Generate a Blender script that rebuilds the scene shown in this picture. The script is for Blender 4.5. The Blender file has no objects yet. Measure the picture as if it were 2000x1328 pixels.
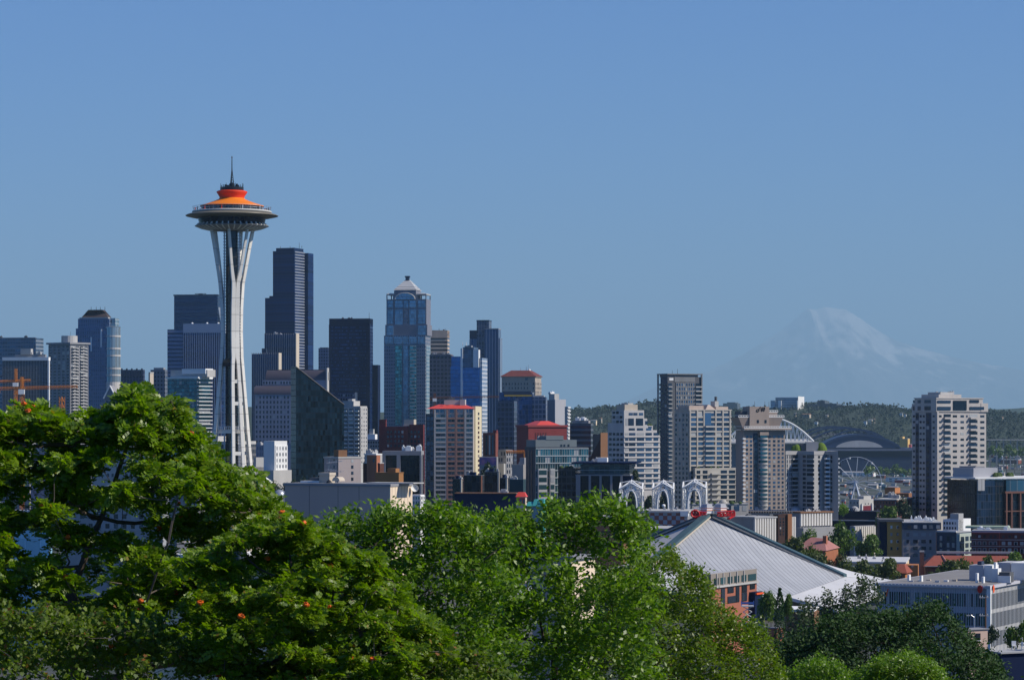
import bpy, math, random
import numpy as np
from mathutils import Vector, Matrix

# ------------------------------------------------------------------ camera, sky, sun
S = bpy.context.scene
COL = S.collection
F, HY, CZ = 5500.0, 825.0, 100.0          # focal length and horizon row in 2000-px photo units, eye height
cam = bpy.data.cameras.new('camera')
camo = bpy.data.objects.new('camera', cam)
COL.objects.link(camo)
S.camera = camo
cam.sensor_width = 36
cam.lens = F / 2000 * 36
cam.shift_y = (HY - 664) / 2000
cam.clip_start, cam.clip_end = 1, 300000
camo.location = (0, 0, CZ)
camo.rotation_euler = (math.pi / 2, 0, 0)

SUN_EL, SUN_AZ = math.radians(39), math.radians(101)   # azimuth clockwise from the view direction
w = bpy.data.worlds.new('World')
S.world = w
w.use_nodes = True
nt = w.node_tree
bg = nt.nodes['Background']
sk = nt.nodes.new('ShaderNodeTexSky')
sk.sky_type = 'NISHITA'
sk.sun_disc = False
sk.sun_elevation, sk.sun_rotation = SUN_EL, SUN_AZ
sk.altitude = 100
sk.air_density, sk.dust_density, sk.ozone_density = 1.0, 0.0, 3.0
tint = nt.nodes.new('ShaderNodeMix')
tint.data_type, tint.blend_type = 'RGBA', 'MULTIPLY'
tint.inputs[0].default_value = 1
tint.inputs[7].default_value = (0.15, 0.42, 0.92, 1)
nt.links.new(sk.outputs[0], tint.inputs[6])
nt.links.new(tint.outputs[2], bg.inputs[0])
bg.inputs[1].default_value = 0.1
ld = bpy.data.lights.new('sun', 'SUN')
ld.energy, ld.angle, ld.color = 5.0, math.radians(0.5), (1, 0.93, 0.82)
lo = bpy.data.objects.new('sun', ld)
COL.objects.link(lo)
lo.rotation_euler = Vector((math.sin(SUN_AZ) * math.cos(SUN_EL), math.cos(SUN_AZ) * math.cos(SUN_EL), math.sin(SUN_EL))).to_track_quat('Z', 'Y').to_euler()
S.view_settings.view_transform = 'Standard'
S.view_settings.look = 'None'
S.view_settings.exposure = 0.22
S.view_settings.gamma = 1
S.cycles.use_denoising = True
S.cycles.denoising_prefilter = 'ACCURATE'
S.cycles.denoising_input_passes = 'RGB_ALBEDO_NORMAL'
S.cycles.max_bounces = 6
S.cycles.transparent_max_bounces = 8
rnd = random.Random(7)
rng = np.random.default_rng(7)

def PX(px, Y): return (px - 1000) / F * Y
def PZ(py, Y): return CZ + (HY - py) / F * Y
def lerp(a, b, t): return a + (b - a) * t
def smooth(t):
    t = max(0, min(1, t))
    return t * t * (3 - 2 * t)
def interp(tab, x):
    if x <= tab[0][0]: return tab[0][1]
    for (a, b), (c, d) in zip(tab, tab[1:]):
        if x <= c: return b + (d - b) * (x - a) / (c - a)
    return tab[-1][1]

# ------------------------------------------------------------------ materials
MATS = {}
def newmat(name):
    m = bpy.data.materials.new(name)
    m.use_nodes = True
    n = m.node_tree
    return m, n, n.nodes['Principled BSDF']
def node(n, t, **kw):
    x = n.nodes.new('ShaderNode' + t)
    for k, v in kw.items(): setattr(x, k, v)
    return x
def mth(n, op, a, b=None, c=None):
    x = node(n, 'Math', operation=op)
    for i, v in enumerate((a, b, c)):
        if v is None: continue
        if hasattr(v, 'links'): n.links.new(v, x.inputs[i])
        else: x.inputs[i].default_value = v
    return x.outputs[0]
def mixc(n, fac, a, b, blend='MIX'):
    x = node(n, 'Mix', data_type='RGBA', blend_type=blend)
    for i, v in ((0, fac), (6, a), (7, b)):
        if hasattr(v, 'links'): n.links.new(v, x.inputs[i])
        elif i == 0: x.inputs[0].default_value = v
        else: x.inputs[i].default_value = (*v, 1)
    return x.outputs[2]
def rand_val(n, vec, lo_, hi_):
    wn = node(n, 'TexWhiteNoise', noise_dimensions='3D')
    n.links.new(vec, wn.inputs[0])
    return mth(n, 'MULTIPLY_ADD', wn.outputs[0], hi_ - lo_, lo_)
def dirt_and_reflection(n, col, var, scale=0.12):  # uneven tone: grime on walls, reflections painted into glass
    tc = node(n, 'TexCoord')
    mp = node(n, 'Mapping')
    mp.inputs['Scale'].default_value = (1, 1, 0.22)
    n.links.new(tc.outputs['Object'], mp.inputs[0])
    a = node(n, 'TexNoise'); a.inputs['Scale'].default_value = scale; a.inputs['Detail'].default_value = 6
    a.inputs['Roughness'].default_value = 0.65
    n.links.new(mp.outputs[0], a.inputs[0])
    v = mth(n, 'MULTIPLY_ADD', a.outputs[0], var * 2.4, 1 - var * 1.2)
    vm = node(n, 'VectorMath', operation='SCALE')
    if hasattr(col, 'links'): n.links.new(col, vm.inputs[0])
    else: vm.inputs[0].default_value = col
    n.links.new(v, vm.inputs[3])
    return vm.outputs[0]
def wall(name, col, rough=0.85, var=0.22, scale=0.12, spec=0.3, joint=0):
    if name in MATS: return MATS[name]
    m, n, p = newmat(name)
    c = dirt_and_reflection(n, col, var, scale)
    if joint:
        tc = node(n, 'TexCoord'); sx = node(n, 'SeparateXYZ'); n.links.new(tc.outputs['Object'], sx.inputs[0])
        j = mth(n, 'LESS_THAN', mth(n, 'FRACT', mth(n, 'MULTIPLY', sx.outputs[2], 1 / joint)), 0.05)
        c = mixc(n, mth(n, 'MULTIPLY', j, 0.4), c, (0.1, 0.1, 0.1))
    n.links.new(c, p.inputs[0])
    p.inputs['Roughness'].default_value = rough
    p.inputs['Specular IOR Level'].default_value = spec
    MATS[name] = m
    return m
def glass(name, col, metal=0.55, rough=0.12, lo_=0.45, hi_=1.5, blind=0.12, pale=(0.35, 0.36, 0.36)):
    """window panes: tint differs from pane to pane, a few have pale blinds drawn"""
    if name in MATS: return MATS[name]
    m, n, p = newmat(name)
    oi = node(n, 'ObjectInfo')
    r = oi.outputs['Random']
    v = mth(n, 'MULTIPLY_ADD', r, hi_ - lo_, lo_)
    vm = node(n, 'VectorMath', operation='SCALE'); vm.inputs[0].default_value = col; n.links.new(v, vm.inputs[3])
    r2 = mth(n, 'FRACT', mth(n, 'MULTIPLY', r, 37.7))
    b = mth(n, 'LESS_THAN', r2, blind)
    n.links.new(mixc(n, b, vm.outputs[0], pale), p.inputs[0])
    n.links.new(mth(n, 'MULTIPLY', mth(n, 'SUBTRACT', 1, b), metal), p.inputs['Metallic'])
    p.inputs['Roughness'].default_value = rough
    MATS[name] = m
    return m
def gridmat(name, wcol, gcol, dx, fx, dz, fz, metal=0.5, rough=0.15, vlo=0.55, vhi=1.5, zoff=0.0, wvar=0.2, wrough=0.8, blind=0.0, wmetal=0.0, spec=0.5, patch=0.42):
    """facade pattern: glass cells dx by dz metres with fx / fz of each cell being wall"""
    if name in MATS: return MATS[name]
    m, n, p = newmat(name)
    tc = node(n, 'TexCoord')
    sx = node(n, 'SeparateXYZ'); n.links.new(tc.outputs['Object'], sx.inputs[0])
    h = mth(n, 'MULTIPLY_ADD', mth(n, 'ADD', sx.outputs[0], sx.outputs[1]), 1 / dx, 0.317)
    z = mth(n, 'MULTIPLY_ADD', sx.outputs[2], 1 / dz, zoff)
    mx = mth(n, 'LESS_THAN', mth(n, 'FRACT', h), fx)
    mz = mth(n, 'LESS_THAN', mth(n, 'FRACT', z), fz)
    mask = mth(n, 'MAXIMUM', mx, mz)
    cell = node(n, 'CombineXYZ')
    n.links.new(mth(n, 'FLOOR', h), cell.inputs[0]); n.links.new(mth(n, 'FLOOR', z), cell.inputs[2])
    wn = node(n, 'TexWhiteNoise', noise_dimensions='3D'); n.links.new(cell.outputs[0], wn.inputs[0])
    v = mth(n, 'MULTIPLY_ADD', wn.outputs[0], vhi - vlo, vlo)
    vm = node(n, 'VectorMath', operation='SCALE'); vm.inputs[0].default_value = gcol; n.links.new(v, vm.inputs[3])
    g = vm.outputs[0]
    bl = None
    if blind:
        bl = mth(n, 'LESS_THAN', mth(n, 'FRACT', mth(n, 'MULTIPLY', wn.outputs[0], 13.3)), blind)
        g = mixc(n, bl, g, (0.3, 0.31, 0.31))
    p.inputs['Specular IOR Level'].default_value = spec
    g = dirt_and_reflection(n, g, patch, 0.02)  # broad reflections painted into the glass colour as soft patches
    wc = dirt_and_reflection(n, wcol, wvar, 0.06)
    n.links.new(mixc(n, mask, g, wc), p.inputs[0])
    inv = mth(n, 'SUBTRACT', 1, mask)
    if bl is not None: inv2 = mth(n, 'MULTIPLY', inv, mth(n, 'SUBTRACT', 1, bl))
    else: inv2 = inv
    n.links.new(mth(n, 'MULTIPLY_ADD', inv2, metal - wmetal, wmetal), p.inputs['Metallic'])
    n.links.new(mth(n, 'MULTIPLY_ADD', mask, wrough - rough, rough), p.inputs['Roughness'])
    MATS[name] = m
    return m
def plain(name, col, rough=0.6, metal=0.0, var=0.1, scale=0.5):
    if name in MATS: return MATS[name]
    m = wall(name, col, rough, var, scale)
    m.node_tree.nodes['Principled BSDF'].inputs['Metallic'].default_value = metal
    return m
def leafmat(name, c1, c2, rough=0.4, trans=0.35, third=None, tf=0.05, patch=0):
    if name in MATS: return MATS[name]
    m, n, p = newmat(name)
    g = node(n, 'NewGeometry')
    r = g.outputs['Random Per Island']
    c = mixc(n, r, c1, c2)
    if third:
        c = mixc(n, mth(n, 'LESS_THAN', mth(n, 'FRACT', mth(n, 'MULTIPLY', r, 91.7)), tf), c, third)
    if patch:
        nz = node(n, 'TexNoise'); nz.inputs['Scale'].default_value = patch; nz.inputs['Detail'].default_value = 4
        n.links.new(g.outputs['Position'], nz.inputs[0])
        vm = node(n, 'VectorMath', operation='SCALE'); n.links.new(c, vm.inputs[0]); n.links.new(mth(n, 'MULTIPLY_ADD', nz.outputs[0], 3.2, -.6), vm.inputs[3]); c = vm.outputs[0]
    n.links.new(c, p.inputs[0])
    p.inputs['Roughness'].default_value = rough
    p.inputs['Specular IOR Level'].default_value = 0.5
    tr = node(n, 'BsdfTranslucent')
    n.links.new(mixc(n, 1.0, c, (1.5, 1.7, 0.5), 'MULTIPLY'), tr.inputs[0])
    ms = node(n, 'MixShader'); ms.inputs[0].default_value = trans
    n.links.new(p.outputs[0], ms.inputs[1]); n.links.new(tr.outputs[0], ms.inputs[2])
    n.links.new(ms.outputs[0], n.nodes['Material Output'].inputs[0])
    MATS[name] = m
    return m

# ------------------------------------------------------------------ mesh helpers
class MB:
    """collects shapes; build() links them as ONE mesh object"""
    def __init__(s): s.v, s.f, s.m, s.mats = [], [], [], []
    def mi(s, mat):
        if mat not in s.mats: s.mats.append(mat)
        return s.mats.index(mat)
    def poly(s, pts, mat):
        k = len(s.v); s.v += [tuple(p) for p in pts]; s.f.append(tuple(range(k, k + len(pts)))); s.m.append(s.mi(mat))
    def box(s, x0, x1, y0, y1, z0, z1, mat):
        k = len(s.v); i = s.mi(mat)
        s.v += [(x, y, z) for x in (x0, x1) for y in (y0, y1) for z in (z0, z1)]
        for f in ((0, 1, 3, 2), (4, 6, 7, 5), (0, 4, 5, 1), (2, 3, 7, 6), (0, 2, 6, 4), (1, 5, 7, 3)):
            s.f.append(tuple(k + a for a in f)); s.m.append(i)
    def prism(s, base, top, mat, cap=True):
        """base, top: equal-length rings of 3-D points, counter-clockwise from above"""
        k = len(s.v); n = len(base); i = s.mi(mat)
        s.v += [tuple(p) for p in base] + [tuple(p) for p in top]
        for a in range(n):
            b = (a + 1) % n
            s.f.append((k + a, k + b, k + n + b, k + n + a)); s.m.append(i)
        if cap:
            s.f.append(tuple(k + n + a for a in range(n))); s.m.append(i)
            s.f.append(tuple(k + a for a in reversed(range(n)))); s.m.append(i)
    def ext(s, xy, z0, z1, mat):
        s.prism([(x, y, z0) for x, y in xy], [(x, y, z1) for x, y in xy], mat)
    def hip(s, x0, x1, y0, y1, z0, z1, inx, iny, mat):
        s.prism([(x0, y0, z0), (x1, y0, z0), (x1, y1, z0), (x0, y1, z0)], [(x0 + inx, y0 + iny, z1), (x1 - inx, y0 + iny, z1), (x1 - inx, y1 - iny, z1), (x0 + inx, y1 - iny, z1)], mat)
    def lathe(s, prof, mat, n=32, c=(0, 0)):
        k = len(s.v); i = s.mi(mat)
        for r, z in prof:
            for a in range(n):
                t = 2 * math.pi * a / n
                s.v.append((c[0] + r * math.cos(t), c[1] + r * math.sin(t), z))
        for j in range(len(prof) - 1):
            for a in range(n):
                b = (a + 1) % n
                s.f.append((k + j * n + a, k + j * n + b, k + (j + 1) * n + b, k + (j + 1) * n + a)); s.m.append(i)
    def tube(s, p, q, r0, mat, r1=None, n=6):
        p, q = Vector(p), Vector(q); r1 = r0 if r1 is None else r1
        d = q - p
        if d.length < 1e-6: return
        d.normalize(); a = d.orthogonal().normalized(); b = d.cross(a)
        R0 = [p + (a * math.cos(2 * math.pi * t / n) + b * math.sin(2 * math.pi * t / n)) * r0 for t in range(n)]
        R1 = [q + (a * math.cos(2 * math.pi * t / n) + b * math.sin(2 * math.pi * t / n)) * r1 for t in range(n)]
        s.prism(R0, R1, mat)
    def sweep(s, secs, mat):
        """secs: list of 4-point rings"""
        k = len(s.v); i = s.mi(mat); n = len(secs[0])
        for q in secs: s.v += [tuple(p) for p in q]
        for j in range(len(secs) - 1):
            for a in range(n):
                b = (a + 1) % n
                s.f.append((k + j * n + a, k + j * n + b, k + (j + 1) * n + b, k + (j + 1) * n + a)); s.m.append(i)
        s.f.append(tuple(k + a for a in reversed(range(n)))); s.m.append(i)
        e = k + (len(secs) - 1) * n
        s.f.append(tuple(e + a for a in range(n))); s.m.append(i)
    def dome(s, c, r, mat, n=14, rz=None):
        rz = r if rz is None else rz
        s.lathe([(r * math.cos(t * math.pi / 12), c[2] + rz * math.sin(t * math.pi / 12)) for t in range(7)], mat, n, (c[0], c[1]))
    def build(s, name, parent=None, smooth_=False, **props):
        me = bpy.data.meshes.new(name)
        me.from_pydata(s.v, [], s.f)
        for m in s.mats: me.materials.append(m)
        me.polygons.foreach_set('material_index', s.m)
        if smooth_: me.polygons.foreach_set('use_smooth', [True] * len(s.f))
        me.update()
        o = bpy.data.objects.new(name, me)
        COL.objects.link(o)
        if parent: o.parent = parent
        for k, v in props.items(): o[k] = v
        return o

def tag(o, label, cat, group=None):
    o['label'], o['category'] = label, cat
    if group: o['group'] = group
    return o
def thing(name, label, cat, loc=(0, 0, 0), rz=0, group=None):
    o = bpy.data.objects.new(name, None)
    COL.objects.link(o)
    o.location, o.rotation_euler = loc, (0, 0, rz)
    o.empty_display_size = 1
    return tag(o, label, cat, group)
UNIT = {}
def unit_box(mat):
    if mat.name not in UNIT:
        b = MB(); b.box(-.5, .5, -.5, .5, -.5, .5, mat)
        me = bpy.data.meshes.new('pane'); me.from_pydata(b.v, [], b.f); me.materials.append(mat)
        UNIT[mat.name] = me
    return UNIT[mat.name]
def unit_part(name, mat, parent, c, size):
    o = bpy.data.objects.new(name, unit_box(mat))
    COL.objects.link(o)
    o.parent, o.location, o.scale = parent, c, size
    return o

# ------------------------------------------------------------------ ground
PROF = [(-200, 101), (0, 98), (12, 94), (60, 84), (150, 73), (300, 58), (500, 47), (800, 40), (1300, 36), (1800, 35), (2500, 38), (3500, 40), (4500, 15), (5500, 8), (6000, 22), (6500, 70), (7000, 104), (7600, 100), (9500, 50), (12000, 0), (200000, 0)]
PROF_R = [(-200, 101), (0, 98), (12, 94), (60, 84), (150, 73), (300, 58), (500, 47), (800, 40), (1200, 32), (1500, 24), (2200, 8), (3000, 4), (5600, 5), (6000, 22), (6500, 70), (7000, 104), (7600, 100), (9500, 50), (12000, 0), (200000, 0)]
RIDGE = [(600, 800), (1000, 812), (1120, 806), (1200, 803), (1280, 797), (1400, 807), (1500, 805), (1560, 797), (1700, 803), (1800, 804), (1930, 811), (2000, 816), (2300, 820)]
def ground(x, y):
    u = x / max(y, 1) if y > 30 else x / 30
    z = lerp(interp(PROF, y), interp(PROF_R, y), smooth((u - 0.07) / 0.06))
    if 5600 < y < 11500:
        top = CZ + (HY - interp(RIDGE, 1000 + u * F)) / F * 7000
        k = smooth((y - 5600) / 1400) if y < 7000 else smooth((11500 - y) / 4500)
        z = 5 + (top - 5) * k
        z += 5 * math.sin(x * 0.013 + y * 0.004) * k + 4 * math.sin(x * 0.031 - y * 0.011) * k
    if y > 11500: z = 0
    return z
def build_ground():
    us = np.linspace(-0.45, 0.45, 121)
    ys = [-200, -60, -10, 0, 6, 12, 25, 40, 60, 90, 130, 180, 240, 300, 400, 500, 600, 700, 800, 1000, 1200, 1500, 1800, 2200, 2600, 3000, 3500, 4000, 4500, 5000, 5400, 5700] + list(range(5900, 7700, 150)) + [8200, 9000, 10000, 11500, 14000, 30000, 70000, 120000, 165000]
    v, f = [], []
    for y in ys:
        for u in us:
            x = u * (max(y, 0) + 260)
            v.append((x, y, ground(x, y)))
    n = len(us)
    for j in range(len(ys) - 1):
        for i in range(n - 1):
            f.append((j * n + i, j * n + i + 1, (j + 1) * n + i + 1, (j + 1) * n + i))
    m, nn, p = newmat('ground_cover')
    tc = node(nn, 'TexCoord')
    a = node(nn, 'TexNoise'); a.inputs['Scale'].default_value = 0.012; a.inputs['Detail'].default_value = 8
    nn.links.new(tc.outputs['Object'], a.inputs[0])
    cr = node(nn, 'ValToRGB'); nn.links.new(a.outputs[0], cr.inputs[0])
    cr.color_ramp.elements[0].position = 0.42; cr.color_ramp.elements[0].color = (0.02, 0.032, 0.014, 1)
    cr.color_ramp.elements[1].position = 0.6; cr.color_ramp.elements[1].color = (0.075, 0.075, 0.07, 1)
    sx = node(nn, 'SeparateXYZ'); nn.links.new(tc.outputs['Object'], sx.inputs[0])
    far = mth(nn, 'GREATER_THAN', sx.outputs[1], 5750.0)
    nn.links.new(mixc(nn, far, cr.outputs[0], (0.018, 0.032, 0.014)), p.inputs[0]); p.inputs['Roughness'].default_value = 0.95
    me = bpy.data.meshes.new('ground'); me.from_pydata(v, [], f); me.materials.append(m)
    me.polygons.foreach_set('use_smooth', [True] * len(f))
    o = bpy.data.objects.new('ground', me); COL.objects.link(o); o['kind'] = 'structure'
build_ground()

# ------------------------------------------------------------------ building helper
NWIN = [0]
class Bld:
    """a building seen over its near vertical edge: front face from column xl to xc, flank from xc to xr, near edge at depth Y,
    front turned by th degrees; local x runs along the front, local y into the block, z up from the base"""
    def __init__(s, name, label, xl, xc, xr, Y, th, cat='building', group=None, zb=None, depth=None):
        t = math.radians(th); s.t, s.Y = t, Y
        s.sn, s.cs = math.sin(t), math.cos(t)
        kx = (xc - 1000) / F; Cx = kx * Y
        ul, ur = (xl - 1000) / F, (xr - 1000) / F
        s.w = (Cx - ul * Y) / (s.cs + ul * s.sn)
        s.d = depth if depth else (ur * Y - Cx) / (s.sn - ur * s.cs)
        s.C = (Cx, Y)
        s.O = (Cx - s.w * s.cs, Y + s.w * s.sn)
        gx = [(s.O[0] + a * s.cs + b * s.sn, s.O[1] - a * s.sn + b * s.cs) for a in (0, s.w) for b in (0, s.d)]
        s.zb = min(ground(*g) for g in gx) - 1 if zb is None else zb
        s.root = thing(name, label, cat, (s.O[0], s.O[1], s.zb), -t, group)
        s.parts = {}
        s.win = []; s.on_roof = []
    def u(s, px, v=0):
        k = (px - 1000) / F
        ox, oy = s.O[0] + v * s.sn, s.O[1] + v * s.cs
        return (k * oy - ox) / (s.cs + k * s.sn)
    def v(s, px):
        k = (px - 1000) / F
        return (k * s.Y - s.C[0]) / (s.sn - k * s.cs)
    def z(s, py, Y=None): return PZ(py, Y or s.Y) - s.zb
    def mb(s, part):
        if part not in s.parts: s.parts[part] = MB()
        return s.parts[part]
    def box(s, part, a0, a1, v0, v1, z0, z1, mat): s.mb(part).box(a0, a1, v0, v1, z0, z1, mat)
    def blk(s, part, pl, pr, pt, pb, mat, v0=0.0, v1=None, inset=0):
        """block whose front spans photo columns pl..pr and rows pt..pb"""
        a0 = 0 if pl is None else s.u(pl); a1 = s.w if pr is None else s.u(pr)
        z0 = 0 if pb is None else s.z(pb)
        v1 = s.d if v1 is None else v1
        s.mb(part).box(a0, a1, v0, v1, z0, s.z(pt), mat)
        return a0, a1, z0, s.z(pt)
    def fbox(s, part, face, a0, a1, z0, z1, o0, o1, mat, base=0.0):
        if face == 'F': s.mb(part).box(a0, a1, base - o1, base - o0, z0, z1, mat)
        elif face != 'R':
            ox, oy, t = face; m = s.mb(part); k = len(m.v)
            m.box(a0, a1, base - o1, base - o0, z0, z1, mat)
            c, q = math.cos(t), math.sin(t)
            for i in range(k, k + 8):
                x, y, z = m.v[i]; m.v[i] = (ox + x * c - y * q, oy + x * q + y * c, z)
        else: s.mb(part).box(s.w + base + o0, s.w + base + o1, a0, a1, z0, z1, mat)
    def pane(s, name, face, a0, a1, z0, z1, o, mat, base=0.0, th=0.16):
        w_, h_ = a1 - a0, z1 - z0
        rot = 0
        if face == 'F': c, sz = ((a0 + a1) / 2, base - o, (z0 + z1) / 2), (w_, th, h_)
        elif face != 'R':
            ox, oy, rot = face; x, y = (a0 + a1) / 2, base - o; q, p = math.sin(rot), math.cos(rot)
            c, sz = (ox + x * p - y * q, oy + x * q + y * p, (z0 + z1) / 2), (w_, th, h_)
        else: c, sz = (s.w + base + o, (a0 + a1) / 2, (z0 + z1) / 2), (th, w_, h_)
        s.win.append((name, mat, c, sz, rot))
    def grid(s, face, a0, a1, z0, z1, nx, nz, wf, hf, wmat, gmat, proud=0.4, kind='window', base=0.0, part='wall', sill=0.5, top=True, frame=True):
        """piers and spandrels standing proud of the core wall, panes set back between them"""
        bw, fh = (a1 - a0) / nx, (z1 - z0) / nz
        pw, sh = bw * (1 - wf), fh * (1 - hf)
        if kind != 'band':
            for i in range(nx + 1):
                c = a0 + i * bw
                l, r = (c if i == 0 else c - pw / 2), (c if i == nx else c + pw / 2)
                s.fbox(part, face, l, r, z0, z1 - 0.03, 0.0, proud + 0.03, wmat, base)
        for j in range(nz + 1):
            c = z0 + j * fh
            l, r = (c if j == 0 else c - sh * (1 - sill)), (c if j == nz else c + sh * sill)
            if j == nz and not top: continue
            s.fbox(part, face, a0, a1, l, r, 0.0, proud, wmat, base)
        if kind == 'glass': return
        for j in range(nz):
            y0, y1 = z0 + j * fh + sh * sill, z0 + (j + 1) * fh - sh * (1 - sill)
            if kind == 'band': s.pane('window_band', face, a0 + 0.02, a1 - 0.02, y0, y1, 0.06, gmat, base)
            else:
                for i in range(nx):
                    s.pane('window', face, a0 + i * bw + pw / 2, a0 + (i + 1) * bw - pw / 2, y0, y1, 0.06, gmat, base)
    def balc(s, face, a0, a1, zs, out, mat, h=1.0, base=0.0, rail=None):
        """balcony: slab with its parapet, one part per floor"""
        for z in zs:
            s.win.append(('balcony', mat, ((a0 + a1) / 2, base - out / 2, z + h / 2) if face == 'F' else (s.w + base + out / 2, (a0 + a1) / 2, z + h / 2), (a1 - a0, out, h) if face == 'F' else (out, a1 - a0, h), 0))
    def done(s, cap=100):
        made = {part: m.build(part, s.root) for part, m in s.parts.items() if m.f}
        if 'chimney' in made and 'roof' in made: made['chimney'].parent = made['roof']
        if 'gable_trim' in made: made['gable_trim'].parent = made['gable']
        if 'terrace_rail' in made: made['terrace_rail'].parent = made['terrace_slab']
        host = next((made[k] for k in ('plant_room', 'penthouse', 'roof_deck', 'roof_slab', 'wall', 'curtain_wall') if k in made), None)
        for o in s.on_roof:
            if host: o.parent = host
        kinds = {}
        for q in s.win: kinds.setdefault(q[0], []).append(q)
        for name, L in kinds.items():
            L.sort(key=lambda q: (-round(q[2][2] / 3.0), q[2][1], q[2][0]))
            for q in L[:cap]: unit_part(q[0], q[1], s.root, q[2], q[3]).rotation_euler.z = q[4]; NWIN[0] += 1
            if L[cap:]:
                m = MB()
                for q in L[cap:]:
                    c, z = q[2], q[3]
                    k0 = len(m.v)
                    m.box(c[0] - z[0] / 2, c[0] + z[0] / 2, c[1] - z[1] / 2, c[1] + z[1] / 2, c[2] - z[2] / 2, c[2] + z[2] / 2, q[1])
                    if q[4]:
                        cc, ss = math.cos(q[4]), math.sin(q[4])
                        for i in range(k0, k0 + 8):
                            x, y, zz = m.v[i]; m.v[i] = (c[0] + (x - c[0]) * cc - (y - c[1]) * ss, c[1] + (x - c[0]) * ss + (y - c[1]) * cc, zz)
                m.build(name + '_rows', s.root, kind='stuff')
        return s.root
    def mech(s, n, z, mat, seed, a=(0.15, 0.85), v=(0.2, 0.8), h=(0.9, 2.2), name='roof_unit', w_=(1.2, 3.6)):
        r = random.Random(seed)
        for i in range(n):
            m = MB()
            cx, cy = s.w * r.uniform(*a), s.d * r.uniform(*v)
            sx, sy, hh = r.uniform(*w_), r.uniform(*w_), r.uniform(*h)
            m.box(cx - sx / 2, cx + sx / 2, cy - sy / 2, cy + sy / 2, z, z + hh, mat)
            if i % 2: m.box(cx - sx * .3, cx + sx * .3, cy - sy * .3, cy + sy * .3, z + hh, z + hh + .5, mat)
            else: m.lathe([(sx * .25, z + hh), (sx * .25, z + hh + .6), (0.01, z + hh + .7)], mat, 8, (cx, cy))
            s.on_roof.append(m.build(name, s.root))
    def mast(s, u, v, z, h, mat, r=0.15, name='roof_antenna'):
        m = MB(); m.tube((u, v, z), (u, v, z + h), r, mat, r * .5, 5); s.on_roof.append(m.build(name, s.root))
# ------------------------------------------------------------------ shared facade materials
concrete = wall('pale_concrete', (0.42, 0.41, 0.39))
greyc = wall('grey_concrete', (0.25, 0.25, 0.26))
darkc = wall('dark_concrete', (0.10, 0.105, 0.115))
whitep = wall('white_paint', (0.72, 0.72, 0.70), var=0.12)
beige = wall('beige_stucco', (0.50, 0.43, 0.34))
cream = wall('cream_stucco', (0.72, 0.58, 0.40), var=0.12)
brick = wall('orange_brick', (0.34, 0.13, 0.07), scale=0.6)
dbrick = wall('dark_red_brick', (0.16, 0.03, 0.03), scale=0.6)
brownc = wall('brown_cladding', (0.20, 0.10, 0.05))
blackp = wall('black_cladding', (0.003, 0.011, 0.045), rough=0.7, spec=.15)
navyc = wall('navy_cladding', (0.03, 0.045, 0.08), rough=0.5)
redroof = wall('red_metal_roof', (0.62, 0.07, 0.05), rough=0.5, var=0.12)
steel = plain('brushed_steel', (0.45, 0.47, 0.5), 0.4, 0.6)
unitm = wall('roof_unit_grey', (0.36, 0.36, 0.36))
dglass = glass('dark_window_glass', (0.035, 0.05, 0.075))
bglass = glass('blue_window_glass', (0.07, 0.12, 0.19), metal=0.7)
tglass = glass('teal_window_glass', (0.06, 0.15, 0.17), metal=0.7, blind=0.2)
pglass = glass('pale_window_glass', (0.12, 0.17, 0.2), metal=0.5, blind=0.3)
darkmet = plain('dark_metal', (0.03, 0.03, 0.035), 0.5, 0.3)

# ------------------------------------------------------------------ far left group of towers
b = Bld('office_tower', 'grey-blue flat-topped office block at the left edge with a pale end wall', -60, 70, 85, 3000, 14)
g = gridmat('far_grey_bands', (0.16, 0.2, 0.25), (0.04, 0.08, 0.14), 3, 0.12, 4, 0.45)
b.blk('wall', None, None, 660, None, g)
b.fbox('parapet', 'F', 0, b.w, b.z(661), b.z(659), -0.2, 0.6, greyc)
b.mech(3, b.z(660), darkc, 3, a=(0.3, 0.8), h=(1.5, 3))
b.done()

b = Bld('office_tower', 'dark pinstriped office block with a white roof edge behind the orange cranes', 5, 95.5, 98.5, 2300, 8)
gl = gridmat('pinstripe_glass', (0.06, 0.07, 0.09), (0.035, 0.045, 0.065), 50, 0.0, 3.6, 0.3)
b.blk('curtain_wall', None, None, 704, None, gl)
b.grid('F', 0, b.w, 0, b.z(704), 30, 1, 0.7, 1, greyc, None, 0.5, 'glass')
b.blk('roof_edge', None, None, 697.5, 704, whitep, -0.8)
b.box('corner_column', b.w - 0.8, b.w + 0.4, -0.9, 1, 0, b.z(704), whitep)
b.box('plant_room', b.u(28), b.u(88), 4, b.d - 3, b.z(697.5), b.z(692), greyc)
b.box('plant_room', b.u(40), b.u(60), 6, b.d - 4, b.z(692), b.z(681), concrete)
b.mech(3, b.z(692), unitm, 5)
b.done()

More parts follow.
